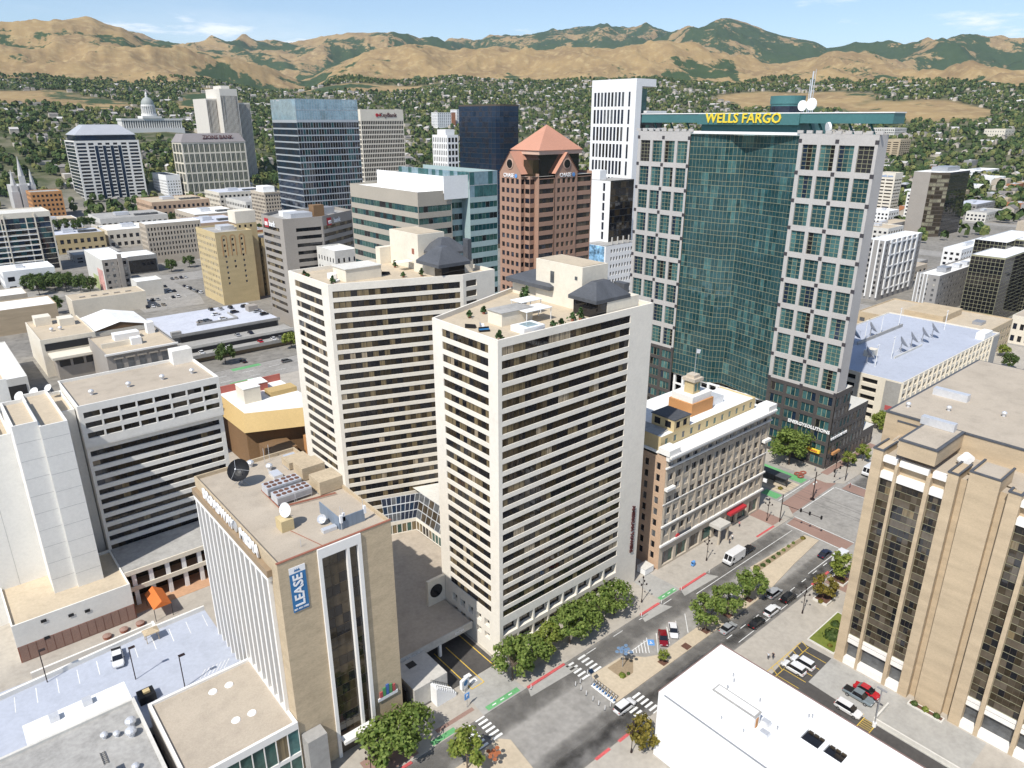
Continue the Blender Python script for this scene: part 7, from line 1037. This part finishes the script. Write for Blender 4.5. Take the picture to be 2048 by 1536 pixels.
# ---------------------------------------------------------------- street furniture
mat('iron', (.035, .022, .022), .5, .3, var=.1); mat('globe', (.78, .78, .75), .3, var=0)
def lamp(x, y, label, h=6.6, group='street lamps with side arms'):
    t_ = thing('street_lamp', label, 'street lamp', (x, y, .14), .3, group); q = MB(); q.frus(0, 0, 0, .9, .22, .12, 8); q.tube((0, 0, .9), (0, 0, h), .075, 8); q.build('post', MATS['iron'], t_, world=False); q = MB(); [q.tube((0, 0, h - 1.7), (s_ * .9 * math.cos(a), s_ * .9 * math.sin(a), h - 1.5), .04, 5) for s_ in (-1, 1) for a in (0, 1.57)]; q.build('arms', MATS['iron'], t_, world=False)
    for s_ in (-1, 1):
        for a in (0, 1.57): q = MB(); q.ball(s_ * .9 * math.cos(a), s_ * .9 * math.sin(a), h - 1.3, .2, .2, .28, 8, 5); q.build('lantern', MATS['iron'], t_, world=False)
    q = MB(); q.ball(0, 0, h + .22, .22, .22, .3, 8, 5); q.build('lantern', MATS['iron'], t_, world=False)
for x, y, lb in ((112.6, 86.1, 'dark iron lamp with side arms by the drive east of the front tower'), (138.1, 86.4, 'dark iron lamp with side arms in front of the ornate corner building'), (137.2, 60.0, 'dark iron lamp with side arms beside the buff brick block'), (78.6, 59.9, 'dark iron lamp with side arms beside the yellowing tree'), (167.0, 87.0, 'dark iron lamp with side arms at the junction corner'), (41, 84.8, 'dark iron lamp among the trees before the banner tower'), (206.5, 87.5, 'dark iron lamp at the bank tower corner'), (207, 120, 'dark iron lamp along the tram street')): lamp(x, y, lb)
t_ = thing('traffic_signal', 'dark signal mast with long arm over the brick crossing', 'traffic signal', (169.2, 84.4, .14)); q = MB(); q.tube((0, 0, 0), (0, 0, 8.5), .13, 8); q.build('mast', MATS['iron'], t_, world=False); q = MB(); q.tube((0, 0, 5.6), (0, -11.5, 6.3), .08, 6); q.build('arm', MATS['iron'], t_, world=False); [bx(-.18, -y - .2, 5.2 + .06 * y, .18, -y + .2, 6.2 + .06 * y).build('signal_head', MATS['black'], t_, world=False) for y in (5.5, 8.0, 11.2)]
t_ = thing('traffic_signal', 'shorter signal mast at the far corner of the brick crossing', 'traffic signal', (206.6, 84.2, .14)); q = MB(); q.tube((0, 0, 0), (0, 0, 7.5), .12, 8); q.build('mast', MATS['iron'], t_, world=False); q = MB(); q.tube((0, 0, 5.6), (-8, .5, 6.2), .07, 6); q.build('arm', MATS['iron'], t_, world=False); [bx(-x - .2, .2, 5.2, -x + .2, .55, 6.2).build('signal_head', MATS['black'], t_, world=False) for x in (4, 7.5)]
for x, y, lb in ((188.1, 84.9, 'tall tram wire pole on the little island in the junction'), (189.2, 108, 'tall tram wire pole beside the tram shelter'), (189.2, 140, 'tram wire pole further along the tram street')): t_ = thing('tram_pole', lb, 'pole', (x, y, .1)); q = MB(); q.frus(0, 0, 0, .3, .7, .6, 12); q.tube((0, 0, .3), (0, 0, 9), .15, 8); q.build('post', MATS['iron'], t_, world=False); q = MB(); q.tube((-3.4, 0, 7.4), (3.4, 0, 7.4), .07, 6); q.build('cross_arm', MATS['iron'], t_, world=False); [(lambda m_: (m_.ball(s_ * .8, 0, 5.3, .24, .24, .3, 8, 5), m_.build('lantern', MATS['globe'], t_, world=False)))(MB()) for s_ in (-1, 1)]
t_ = thing('tram_shelter', 'dark flat roofed tram shelter beside the rails', 'shelter', (189.2, 98, .1)); bx(-1.6, -4.5, 3.0, 1.6, 4.5, 3.25).build('roof', MATS['slate'], t_, world=False); bx(-.05, -4, .4, .05, 4, 2.6).build('glass_screen', MATS['pane_grey'], t_, world=False); [bx(-.08, y - .08, 0, .08, y + .08, 3).build('post', MATS['iron'], t_, world=False) for y in (-4.2, 0, 4.2)]
for i, (x, y) in enumerate(((199.5, 96.0), (201.5, 95.2), (198.6, 94.4))): t_ = thing('flower_ring', 'ring of red flowers on the bank corner pavement', 'flower bed', (x, y, .15), 0, 'flower rings on the bank corner'); q = MB(); [q.ball(1.0 * math.cos(a * .52), .7 * math.sin(a * .52), .2, .3, .3, .25, 6, 3) for a in range(12)]; q.build('flowers', mat('petals', (.28, .09, .06), .9, var=.4, sc2=5), t_, world=False)
bush(187.0, 94.5, .05, .9, .7, 'leaf_yellow', 'bright yellow green shrub beside the tram shelter')
def bike(x, y, rz, label, group):
    t_ = thing('docked_bicycle', label, 'bicycle', (x, y, .15), rz, group); [(lambda m_: ([m_.tube((sx * .52 + .33 * math.cos(a), 0, .33 + .33 * math.sin(a)), (sx * .52 + .33 * math.cos(a + .63), 0, .33 + .33 * math.sin(a + .63)), .03, 4) for a in [k * .628 for k in range(10)]], m_.build('wheel', MATS['tyre'], t_, world=False)))(MB()) for sx in (-1, 1)]
    q = MB(); q.tube((-.52, 0, .33), (.05, 0, .35), .05, 5); q.tube((.05, 0, .35), (.42, 0, .85), .06, 5); q.tube((-.15, 0, .85), (.05, 0, .35), .05, 5); q.tube((.52, 0, .33), (.4, 0, 1.0), .05, 5); q.build('frame', MATS['metal_light'], t_, world=False); q = MB(); q.box(-.28, -.08, .86, -.02, .08, .93); q.build('saddle', MATS['black'], t_, world=False); q = MB(); q.tube((.4, -.28, 1.02), (.4, .28, 1.02), .03, 5); q.build('handlebar', MATS['black'], t_, world=False); q = MB(); q.box(-.75, -.12, .3, -.35, .12, .6); q.build('rear_guard', MATS['paint_blue'], t_, world=False)
for k in range(8): bike(85.6, 69.9 + .75 * k, .15, 'white and blue share bicycle docked at the end of the median', 'docked share bicycles')
t_ = thing('bike_dock', 'white docking rail with solar panel for the share bicycles', 'dock', (84.9, 72.5, .15)); bx(-.25, -3.0, 0, .25, 3.0, .12).build('rail', MATS['white'], t_, world=False); [bx(-.12, -2.7 + .75 * k, .12, .12, -2.55 + .75 * k, .8).build('dock_post', MATS['white'], t_, world=False) for k in range(8)]; q = MB(); q.tube((0, 3.2, 0), (0, 3.2, 3.2), .06, 6); q.build('mast', MATS['metal_grey'], t_, world=False); q = MB(); q.poly([(-.5, 2.9, 3.1), (.5, 2.9, 3.1), (.5, 3.7, 3.5), (-.5, 3.7, 3.5)]); q.build('solar_panel', MATS['pane_navy'], t_, world=False)
for x, y in ((82.5, 77.6), (83.7, 77.5), (82.5, 76.1), (82.3, 74.5), (82.3, 72.7), (82.3, 71.2), (82.3, 69.6), (83.7, 69.5), (86.6, 78.3), (75.2, 82.6), (108.6, 82.8), (115.8, 82.9), (123.2, 82.9), (134, 82.7)): t_ = thing('delineator', 'thin white flexible post standing on the road', 'bollard', (x, y, .004), 0, 'white flexible posts'); q = MB(); q.frus(0, 0, 0, .06, .18, .16, 8); q.build('foot', MATS['black'], t_, world=False); q = MB(); q.frus(0, 0, .06, 1.1, .07, .06, 8); q.build('post', MATS['white'], t_, world=False)
def sculpture(x, y, z, label, m_, h, n):
    t_ = thing('petal_sculpture', label, 'sculpture', (x, y, z)); q = MB(); q.tube((0, 0, 0), (0, 0, h), .09, 6); q.build('stem', MATS['metal_grey'], t_, world=False)
    for k in range(n): a = k * 2.4; r = .35 + .12 * k; q = MB(); c = Vector((r * math.cos(a), r * math.sin(a), h + .1 * (k % 3))); q.frus(c.x, c.y, c.z, c.z + .05, .42, .38, 9); q.tube((0, 0, h - .4), tuple(c), .03, 4); q.build('petal', MATS[m_], t_, world=False)
mat('petal_blue', (.16, .25, .38), .5, .2, var=.1); mat('petal_rust', (.36, .12, .05), .7, var=.15); sculpture(93.4, 75.0, .16, 'blue petal sculpture on a tall stem in the triangular bed', 'petal_blue', 4.2, 11); sculpture(58.6, 73.8, .15, 'rust coloured petal sculpture on the sandy median', 'petal_rust', 2.2, 9)
t_ = thing('mailbox', 'blue mailbox on the pavement in front of the ornate corner building', 'mailbox', (133.6, 87.2, .14)); bx(-.4, -.35, .15, .4, .35, 1.1).build('box', MATS['paint_blue'], t_, world=False); q = MB(); q.tube((-.4, 0, 1.1), (.4, 0, 1.1), .35, 12); q.build('lid', MATS['paint_blue'], t_, world=False); [bx(a, b_, 0, a + .1, b_ + .1, .15).build('leg', MATS['black'], t_, world=False) for a in (-.38, .28) for b_ in (-.3, .2)]
t_ = thing('parking_sign', 'blue parking sign on a post by the garage drive', 'sign', (62.8, 86.9, .14)); q = MB(); q.tube((0, 0, 0), (0, 0, 3.0), .06, 6); q.build('post', MATS['metal_grey'], t_, world=False); bx(-.55, -.05, 2.0, .55, .05, 3.4).build('panel', MATS['paint_blue'], t_, world=False); o_ = letters('P', (62.8, 86.82, 2.95), 'S', .9, 'sign_white', t_, .02, .02)
t_ = thing('sign_pylon', 'white sign block with round logo beside the garage drive', 'sign', (65.0, 90.6, .14), .25); bx(-.5, -.35, 0, .5, .35, 1.0).build('base', MATS['lightconc'], t_, world=False); bx(-1.1, -.3, 1.0, 1.1, .3, 3.0).build('panel', MATS['white'], t_, world=False); q = MB(); q.tube((0, -.31, 2.1), (0, -.34, 2.1), .6, 16); q.build('logo', MATS['sign_blue'], t_, world=False)
t_ = thing('dumpster', 'white waste container at the alley mouth beside the ornate corner building', 'container', (122.6, 93.4, .15)); bx(-1.6, -1.3, .15, 1.6, 1.3, 1.7).build('bin', MATS['white'], t_, world=False); bx(-1.65, -1.35, 1.7, 1.65, 1.35, 1.8).build('lid', MATS['lightconc'], t_, world=False)
for x, y, h, lb in ((3.1, 135.8, 7, 'thin dark light pole by the parking deck wall'), (15.7, 126, 7, 'thin dark light pole in the middle of the parking deck'), (22.0, 118, 7, 'thin dark light pole near the low wing roof'), (57.5, 131, 6, 'dark light pole on the shaded plaza'), (62.5, 126, 6, 'second dark light pole on the shaded plaza'), (57, 120.5, 9, 'flag pole on the shaded plaza'), (61, 119.5, 9, 'second flag pole on the shaded plaza')): t_ = thing('light_pole', lb, 'pole', (x, y, 7.5 if y < 137 and x < 30 else 4.9)); q = MB(); q.tube((0, 0, 0), (0, 0, h), .09, 6); q.build('post', MATS['iron'], t_, world=False); bx(-.1, -.3, h, 1.0, .3, h + .14).build('lamp_head', MATS['iron'], t_, world=False)
t_ = thing('lot_lamp', 'tall grey lamp post standing in the parking lot below the buff brick block', 'street lamp', (117.0, 34.8, .14)); q = MB(); q.frus(0, 0, 0, .9, .35, .35, 10); q.build('base', MATS['white'], t_, world=False); q = MB(); q.tube((0, 0, .9), (0, 0, 8.5), .11, 8); q.build('post', MATS['metal_grey'], t_, world=False); bx(-.2, -.9, 8.5, .2, .9, 8.65).build('lamp_head', MATS['metal_grey'], t_, world=False)
# the striped lot below the brick block
flat('parking_lot', [(112, -10), (117.6, -10), (117.6, 36), (118.3, 48.3), (128.2, 48.6), (128.0, 55.2), (112.6, 54)], 'asphalt_dark', .146, None); flat('lot_slab', [(118.3, 48.3), (117.6, 36.0), (117.6, 20), (128.4, 20), (128.4, 48.6)], 'concrete_slab', .150, None)
for k in range(8): mark('paint_yellow', 113.9 + 2.0 * k, 54.3, .16, 2.2, -.5, .155, 'hatch_stripe')
for x0, y0, x1, y1 in ((113.2, 53.2, 127.8, 53.5), (113.6, 55.1, 127.8, 55.3)): mark('paint_yellow', (x0 + x1) / 2, (y0 + y1) / 2, x1 - x0, .16, 0, .155, 'hatch_edge')
for x in (115.2, 117.8, 120.4, 123.2, 126): mark('paint_yellow', x, 50.9, .14, 4.6, 0, .156, 'stall_line')
for x in (114.6, 118.4): mark('paint_yellow', x, 39.8, .14, 5, 0, .156, 'stall_line')
for k in range(9): mark('paint_yellow', 113.0 + .55 * k, 35.8, .14, 2.0, 0.0, .156, 'hatch_stripe')
for y in (34.7, 36.9): mark('paint_yellow', 115.2, y, 5.2, .14, 0, .156, 'hatch_edge')
q = MB(); q.box(117.9, 20, .14, 118.2, 35.4, 1.1); q.box(118.2, 35.2, .14, 124, 35.5, .9); struct('lot_wall', q, MATS['lightconc'])
bpy.data.objects['lot_wall']['label'] = 'pale concrete ramp wall in the lot below the buff brick block'; bpy.data.objects['lot_wall']['category'] = 'wall'; del bpy.data.objects['lot_wall']['kind']
# drive between the deck and the hotel podium
t_ = thing('ramp_wall', 'long pale retaining wall along the drive below the hotel podium', 'wall', (12, 149, .1)); q = MB(); q.prism([(1.2, 149.0), (24.0, 149.6), (24.0, 150.0), (1.2, 149.5)], .1, 1.5); q.build('wall', MATS['offwhite'], t_); q = MB(); q.prism([(24.0, 147.2), (24.4, 147.2), (24.4, 150.2), (24.0, 150.2)], .1, 1.6); q.build('end_wall', MATS['white'], t_)
q = MB(); q.prism([(-1.0, 146.2), (17, 146.6), (17, 146.9), (-1.0, 146.5)], .1, .3); q.build('red_kerb', MATS['paint_red'], road); flat('drive', [(-40, 139.5), (26, 140.5), (26, 149), (-40, 148)], 'concrete_slab', .147)
for x, lb in ((15.6, 'round red stone bollard beside the brick podium base'), (18.9, 'middle round red stone bollard beside the brick podium base'), (22.2, 'round red stone bollard nearest the orange canopy')): t_ = thing('stone_bollard', lb, 'bollard', (x, 152.6, .14)); q = MB(); q.frus(0, 0, 0, .7, .75, .9, 14); q.build('drum', MATS['brickred'], t_, world=False); q = MB(); q.frus(0, 0, .7, .95, .9, .3, 14); q.build('cap', MATS['paving_red'], t_, world=False)
# ---------------------------------------------------------------- people
def person_mesh(stride):
    vs_ = [(0, 0, .95), (0, 0, 1.2), (0, 0, 1.42), (0, 0, 1.52), (.02, 0, 1.68), (0, .1, .92), (stride, .11, .5), (stride * .5, .11, .08), (stride * .5 + .14, .11, .04), (0, -.1, .92), (-stride * .6, -.11, .5), (-stride * 1.4, -.11, .09), (-stride * 1.4 + .13, -.11, .04), (0, .2, 1.4), (-stride * .4, .26, 1.12), (.08, .27, .88), (0, -.2, 1.4), (stride * .5, -.26, 1.12), (.16, -.27, .9)]
    rad = [.15, .14, .16, .06, .105, .09, .065, .05, .045, .09, .065, .05, .045, .07, .05, .04, .07, .05, .04]; ed = [(0, 1), (1, 2), (2, 3), (3, 4), (0, 5), (5, 6), (6, 7), (7, 8), (0, 9), (9, 10), (10, 11), (11, 12), (2, 13), (13, 14), (14, 15), (2, 16), (16, 17), (17, 18)]
    me = bpy.data.meshes.new('body'); me.from_pydata(vs_, ed, []); o = bpy.data.objects.new('tmp', me); col.objects.link(o); o.modifiers.new('s', 'SKIN'); sk = me.skin_vertices[0].data
    for v, r in zip(sk, rad): v.radius = (r, r)
    sk[0].use_root = True; sb = o.modifiers.new('d', 'SUBSURF'); sb.levels = sb.render_levels = 1; bpy.context.view_layer.update(); m2 = bpy.data.meshes.new_from_object(o.evaluated_get(bpy.context.evaluated_depsgraph_get())); bpy.data.objects.remove(o)
    m2.materials.clear(); [m2.materials.append(MATS[n_]) for n_ in ('cloth_top', 'cloth_leg', 'skin', 'hair')]
    for p in m2.polygons: c = p.center; p.material_index = 3 if (c.z > 1.66 and c.x < .06) or c.z > 1.74 else (2 if c.z > 1.47 or (c.z < 1.2 and abs(c.y) > .2) else (1 if c.z < .95 else 0))
    return m2
mat('cloth_top', (.5, .5, .5), .9, var=0); mat('cloth_leg', (.04, .045, .06), .9, var=0); mat('skin', (.42, .26, .18), .6, var=0); mat('hair', (.03, .02, .015), .7, var=0)
PM = [person_mesh(.16), person_mesh(.02)]
for i, (x, y, rz, lb, c) in enumerate(((149.1, 87.1, 200, 'person in dark clothes walking in front of the ornate corner building', (.05, .05, .06)), (151.3, 87.7, 20, 'person in a white top walking toward the junction', (.7, .7, .7)), (158.4, 90.2, 10, 'person in a pink top near the red awning', (.6, .25, .25)), (118.0, 57.0, 190, 'person in a pale shirt walking beside the striped lot', (.5, .55, .6)), (118.8, 56.4, 190, 'person in dark clothes walking beside the striped lot', (.03, .03, .04)), (203.5, 81.2, 90, 'person in a dark red top crossing at the far brick crossing', (.2, .03, .05)), (205.6, 93.4, 240, 'person standing by the bank tower entrance', (.3, .3, .35)))):
    p_ = thing('person', lb, 'person', (x, y, .14 if i != 5 else .01), R(rz)); o_ = ob('body', PM[i % 2], p_); o_.material_slots[0].link = 'OBJECT'; o_.material_slots[0].material = mat('cloth_%d' % i, c, .9, var=0)
# ---------------------------------------------------------------- far neighbourhoods: trees and houses
bpy.context.view_layer.update()
OCC = []
for o in col.objects:
    if o.type == 'EMPTY' and o.get('category') in ('building', 'capitol', 'temple', 'parking garage', 'parking deck') and math.hypot(o.location.x, o.location.y) > 350:
        P_ = [o.matrix_world @ (c.matrix_local @ Vector(b)) for c in o.children if c.type == 'MESH' and not c.name.startswith('window_pane') for b in c.bound_box]
        if P_: OCC.append((min(p.x for p in P_) - 6, min(p.y for p in P_) - 6, max(p.x for p in P_) + 6, max(p.y for p in P_) + 6))
OCC.append((320, 1370, 470, 1445))
rg = np.random.default_rng(11)
# plain low-rise buildings filling the far downtown blocks
FK = [('white', 'roofwhite', 'low white flat roofed building on a far downtown block'), ('stonebeige', 'rooftan', 'low beige flat roofed building on a far downtown block'), ('greyclad', 'roofgrey', 'low grey flat roofed building on a far downtown block'), ('brickround', 'roofgrey', 'low red brick building on a far downtown block'), ('bricktan', 'roofsand', 'low tan brick building on a far downtown block')]
nb = 0
for tr__ in range(4000):
    if nb >= 130: break
    x = rg.uniform(-30, 1500); y = rg.uniform(150, 890); w = rg.uniform(14, 38); d = rg.uniform(12, 30)
    if math.hypot(x, y) < 430 or not 9 < math.degrees(math.atan2(y, x)) < 92: continue
    if x < 900 and not (any(a + 8 < x and x + w < b - 8 for a, b in XB) and any(a + 8 < y and y + d < b - 8 for a, b in YB)): continue
    if 98 < x < 158 and 440 < y < 575: continue
    if any(x + w > a and x < c and y + d > b and y < e for a, b, c, e in OCC): continue
    OCC.append((x - 3, y - 3, x + w + 3, y + d + 3)); k_ = FK[int(rg.integers(0, 5))]; h_ = float(rg.uniform(5, 13)); x, y, w, d = map(float, (x, y, w, d)); g0_ = hz(x, y) if math.hypot(x, y) > 980 else .1
    plain('low_building', k_[2], x, y, w, d, g0_ + h_, k_[0], k_[1], [('roof_plant', x + w * .3, y + d * .4, g0_ + h_ - .4, x + w * .45, y + d * .6, g0_ + h_ + 1.4, 'metal_light')], .4, 'low flat roofed buildings on far blocks', (max(2, int(w / 6)), max(2, int(d / 6)), 2, DK) if math.hypot(x, y) < 800 else None, g0_ - 1.5); nb += 1
for k in range(420):
    x, y = float(rg.uniform(-30, 900)), float(rg.uniform(330, 890))
    if math.hypot(x, y) < 450 or any(a < x < c and b < y < e for a, b, c, e in OCC) or not (any(a + 2 < x < b - 2 for a, b in XB) and any(a + 2 < y < b - 2 for a, b in YB)) or (98 < x < 158 and 440 < y < 575): continue
    if k % 4 == 0: tree('fg'[k % 2], x, y, 'tree in a gap between far downtown buildings', .95, .14, 'trees between far downtown buildings')
def scatter(n, r0, r1, a0, a1, pw, keep):
    a = np.radians(rg.uniform(a0, a1, n)); r = np.sqrt(rg.uniform(r0 * r0, r1 * r1, n)); x, y = r * np.cos(a), r * np.sin(a); k = np.ones(n, bool)
    for bx0, by0, bx1, by1 in OCC: k &= ~((x > bx0) & (x < bx1) & (y > by0) & (y < by1))
    md = meadow(x, y, r, np.degrees(a)); k &= md < .35; k &= ~((x < 900) & (y < 895)); k &= keep(x, y, r); return x[k], y[k]
den = lambda x, y, r: (fbm(x / 120, y / 120, 61, 3) + rg.uniform(-.25, .25, len(x)) > .345) & ((np.abs((y + 40) % 110 - 55) > 7) & (np.abs((x + 20) % 120 - 60) > 6))
hx, hy = scatter(5200, 930, 2950, 8, 92, 1, lambda x, y, r: (np.abs((y + 40) % 110 - 55) > 10) & (rg.uniform(0, 1, len(x)) < np.clip((r - 700) / 1100, .2, .85)))
tx, ty = scatter(46000, 940, 3080, 8, 92, 1, den)
# green pockets among the nearer blocks
t2x, t2y = rg.uniform(640, 1500, 900), rg.uniform(230, 900, 900); k2 = np.ones(900, bool)
for b_ in OCC: k2 &= ~((t2x > b_[0]) & (t2x < b_[2]) & (t2y > b_[1]) & (t2y < b_[3]))
k2 &= fbm(t2x / 90, t2y / 90, 77, 3) > .5; tx = np.concatenate([tx, t2x[k2]]); ty = np.concatenate([ty, t2y[k2]])
tz = np.where(np.hypot(tx, ty) < 950, 0.1, height(tx, ty)[0]); hzz = height(hx, hy)[0]
od = np.argsort(np.hypot(tx, ty)); tx, ty, tz = tx[od], ty[od], tz[od]; tr_ = rg.uniform(3.6, 7.0, len(tx)); tt = rg.uniform(0, 1, len(tx))
def fol(name, c0, c1, c2):
    m = bpy.data.materials.new(name); m.use_nodes = True; t = m.node_tree; b = t.nodes['Principled BSDF']; b.inputs['Roughness'].default_value = .8; b.inputs['Specular IOR Level'].default_value = .15; a = t.nodes.new('ShaderNodeAttribute'); a.attribute_name = 'tint'; r = t.nodes.new('ShaderNodeValToRGB'); e = r.color_ramp.elements; e[0].color = (*c0, 1); e[1].color = (*c2, 1); n = e.new(.55); n.color = (*c1, 1); t.links.new(a.outputs['Fac'], r.inputs[0]); t.links.new(r.outputs[0], b.inputs['Base Color']); MATS[name] = m; return m
FM = fol('far_foliage', (.035, .065, .022), (.085, .120, .038), (.20, .20, .07)); RM = fol('far_roof', (.13, .115, .105), (.30, .28, .26), (.62, .60, .57)); mat('far_wall', (.48, .43, .36), .9, var=.2, sc1=.02)
clump = []
for k in range(6):
    g_ = np.random.default_rng(k); Q = []
    for j in range(13):
        d = g_.normal(size=3); d[2] = abs(d[2]) * .9 - .25; d /= np.linalg.norm(d); c = d * np.array([.62, .62, .75]) + np.array([0, 0, .85]); u = np.cross(d, g_.normal(size=3)); u /= np.linalg.norm(u); v = np.cross(d, u); s = g_.uniform(.42, .62); Q.append([c + s * u, c + s * v, c - s * u, c - s * v])
    clump.append(np.array(Q))
NI = 130
def trees_mesh(name, xs, ys, zs, rs, ts):
    V, T = [], []
    for k in range(6):
        m_ = np.arange(len(xs)) % 6 == k
        if not m_.any(): continue
        q = clump[k][None] * rs[m_][:, None, None, None]; an = rg.uniform(0, 6.28, m_.sum()); c, s = np.cos(an)[:, None, None], np.sin(an)[:, None, None]; X = q[..., 0] * c - q[..., 1] * s + xs[m_][:, None, None]; Y = q[..., 0] * s + q[..., 1] * c + ys[m_][:, None, None]; Z = q[..., 2] * 1.15 + zs[m_][:, None, None]; V.append(np.stack([X, Y, Z], -1).reshape(-1, 3)); T.append(np.repeat(np.clip(ts[m_][:, None] + rg.uniform(-.18, .18, (m_.sum(), 13)), 0, 1).reshape(-1), 4))
    V = np.concatenate(V); T = np.concatenate(T); me = bpy.data.meshes.new(name); n = len(V) // 4; me.vertices.add(len(V)); me.vertices.foreach_set('co', V.reshape(-1)); me.loops.add(n * 4); me.loops.foreach_set('vertex_index', np.arange(n * 4)); me.polygons.add(n); me.polygons.foreach_set('loop_start', np.arange(n) * 4); me.polygons.foreach_set('loop_total', np.full(n, 4)); me.update(calc_edges=True); at = me.attributes.new('tint', 'FLOAT', 'POINT'); at.data.foreach_set('value', T.astype(np.float32)); me.materials.append(FM); return me
z0 = np.zeros(1); TM = [trees_mesh('tree', z0, z0, z0, np.ones(1) , np.array([t_])) for t_ in (.1, .3, .5, .7, .9, .4, .2, .6)]
TL = ['dark', 'green', 'mid green', 'olive', 'yellowing', 'green', 'dark', 'olive']
for i in range(NI):
    o = bpy.data.objects.new('tree', TM[i % 8]); col.objects.link(o); o.location = (tx[i], ty[i], tz[i]); o.scale = (tr_[i],) * 3; o.rotation_euler = (0, 0, tt[i] * 6.28); tag(o, TL[i % 8] + ' broadleaf tree standing at the near edge of the wooded suburbs', 'tree', 'trees at the near edge of the suburbs')
o = ob('suburb_trees', trees_mesh('suburb_trees', tx[NI:], ty[NI:], tz[NI:], tr_[NI:], tt[NI:])); o['kind'] = 'stuff'; o['label'] = 'dense tree canopy covering the suburbs up to the foothills'
od = np.argsort(np.hypot(hx, hy)); hx, hy, hzz = hx[od], hy[od], hzz[od]
def house(q, x, y, z, w, d, h, an, rf=1):
    ca, sa = math.cos(an), math.sin(an); f = lambda a, b, c: (x + ca * a - sa * b, y + sa * a + ca * b, z + c); p = [(-w/2, -d/2), (w/2, -d/2), (w/2, d/2), (-w/2, d/2)]
    for i in range(4): j = (i + 1) % 4; q.poly([f(*p[i], -1), f(*p[j], -1), f(*p[j], h), f(*p[i], h)], 0)
    if rf: r = h + d * .28; q.poly([f(-w/2 - .4, -d/2 - .4, h - .1), f(w/2 + .4, -d/2 - .4, h - .1), f(w/2 + .4, 0, r), f(-w/2 - .4, 0, r)], 1); q.poly([f(w/2 + .4, d/2 + .4, h - .1), f(-w/2 - .4, d/2 + .4, h - .1), f(-w/2 - .4, 0, r), f(w/2 + .4, 0, r)], 1); q.poly([f(-w/2, -d/2, h), f(-w/2, 0, r), f(-w/2, d/2, h)], 0); q.poly([f(w/2, -d/2, h), f(w/2, d/2, h), f(w/2, 0, r)], 0)
    else: q.poly([f(*p[i], h) for i in range(4)], 1)
HM = []
for k in range(8):
    q = MB(); house(q, 0, 0, 0, 11 + k % 4 * 3, 8 + k % 3 * 2, 4 + k % 3 * 1.6, 0, k % 4 != 3); me = q.mesh('house', [MATS['far_wall'], RM]); at = me.attributes.new('tint', 'FLOAT', 'POINT'); at.data.foreach_set('value', [(.1, .9, .4, 1.0, .6, .2, .8, .95)[k]] * len(me.vertices)); HM.append(me)
HL = ['brown gabled', 'white gabled', 'grey gabled', 'white flat roofed', 'grey gabled', 'brown gabled', 'pale gabled', 'white flat roofed']
for i in range(240):
    o = bpy.data.objects.new('house', HM[i % 8]); col.objects.link(o); o.location = (hx[i], hy[i], hzz[i]); o.rotation_euler = (0, 0, (0, 1.5708)[i // 3 % 2]); tag(o, HL[i % 8] + ' house among the trees where the suburbs begin', 'house', 'houses at the near edge of the suburbs')
q = MB(); tn_ = []
for i in range(240, len(hx)): n0 = len(q.v); house(q, hx[i], hy[i], hzz[i], random.uniform(9, 19), random.uniform(8, 12), random.uniform(3.5, 7.5), random.choice((0, 1.5708, .1, 1.4)), random.random() < .75); tn_ += [random.random() ** .8] * (len(q.v) - n0)
me = q.mesh('suburb_houses', [MATS['far_wall'], RM]); at = me.attributes.new('tint', 'FLOAT', 'POINT'); at.data.foreach_set('value', tn_); o = ob('suburb_houses', me); o['kind'] = 'stuff'; o['label'] = 'countless small houses showing between the suburb trees'
# ---------------------------------------------------------------- air
hv = bpy.data.materials.new('haze'); hv.use_nodes = True; t = hv.node_tree; t.nodes.clear(); o_ = t.nodes.new('ShaderNodeOutputMaterial'); v = t.nodes.new('ShaderNodeVolumePrincipled'); v.inputs['Color'].default_value = (.66, .81, 1.0, 1); v.inputs['Density'].default_value = 0.000030; v.inputs['Anisotropy'].default_value = 0.2; t.links.new(v.outputs[0], o_.inputs['Volume'])
q = MB(); q.box(-43000, -43000, -8, 43000, 43000, 1250); h_ = q.build('haze', hv); h_['kind'] = 'stuff'; h_['label'] = 'thin pale summer haze over the valley'
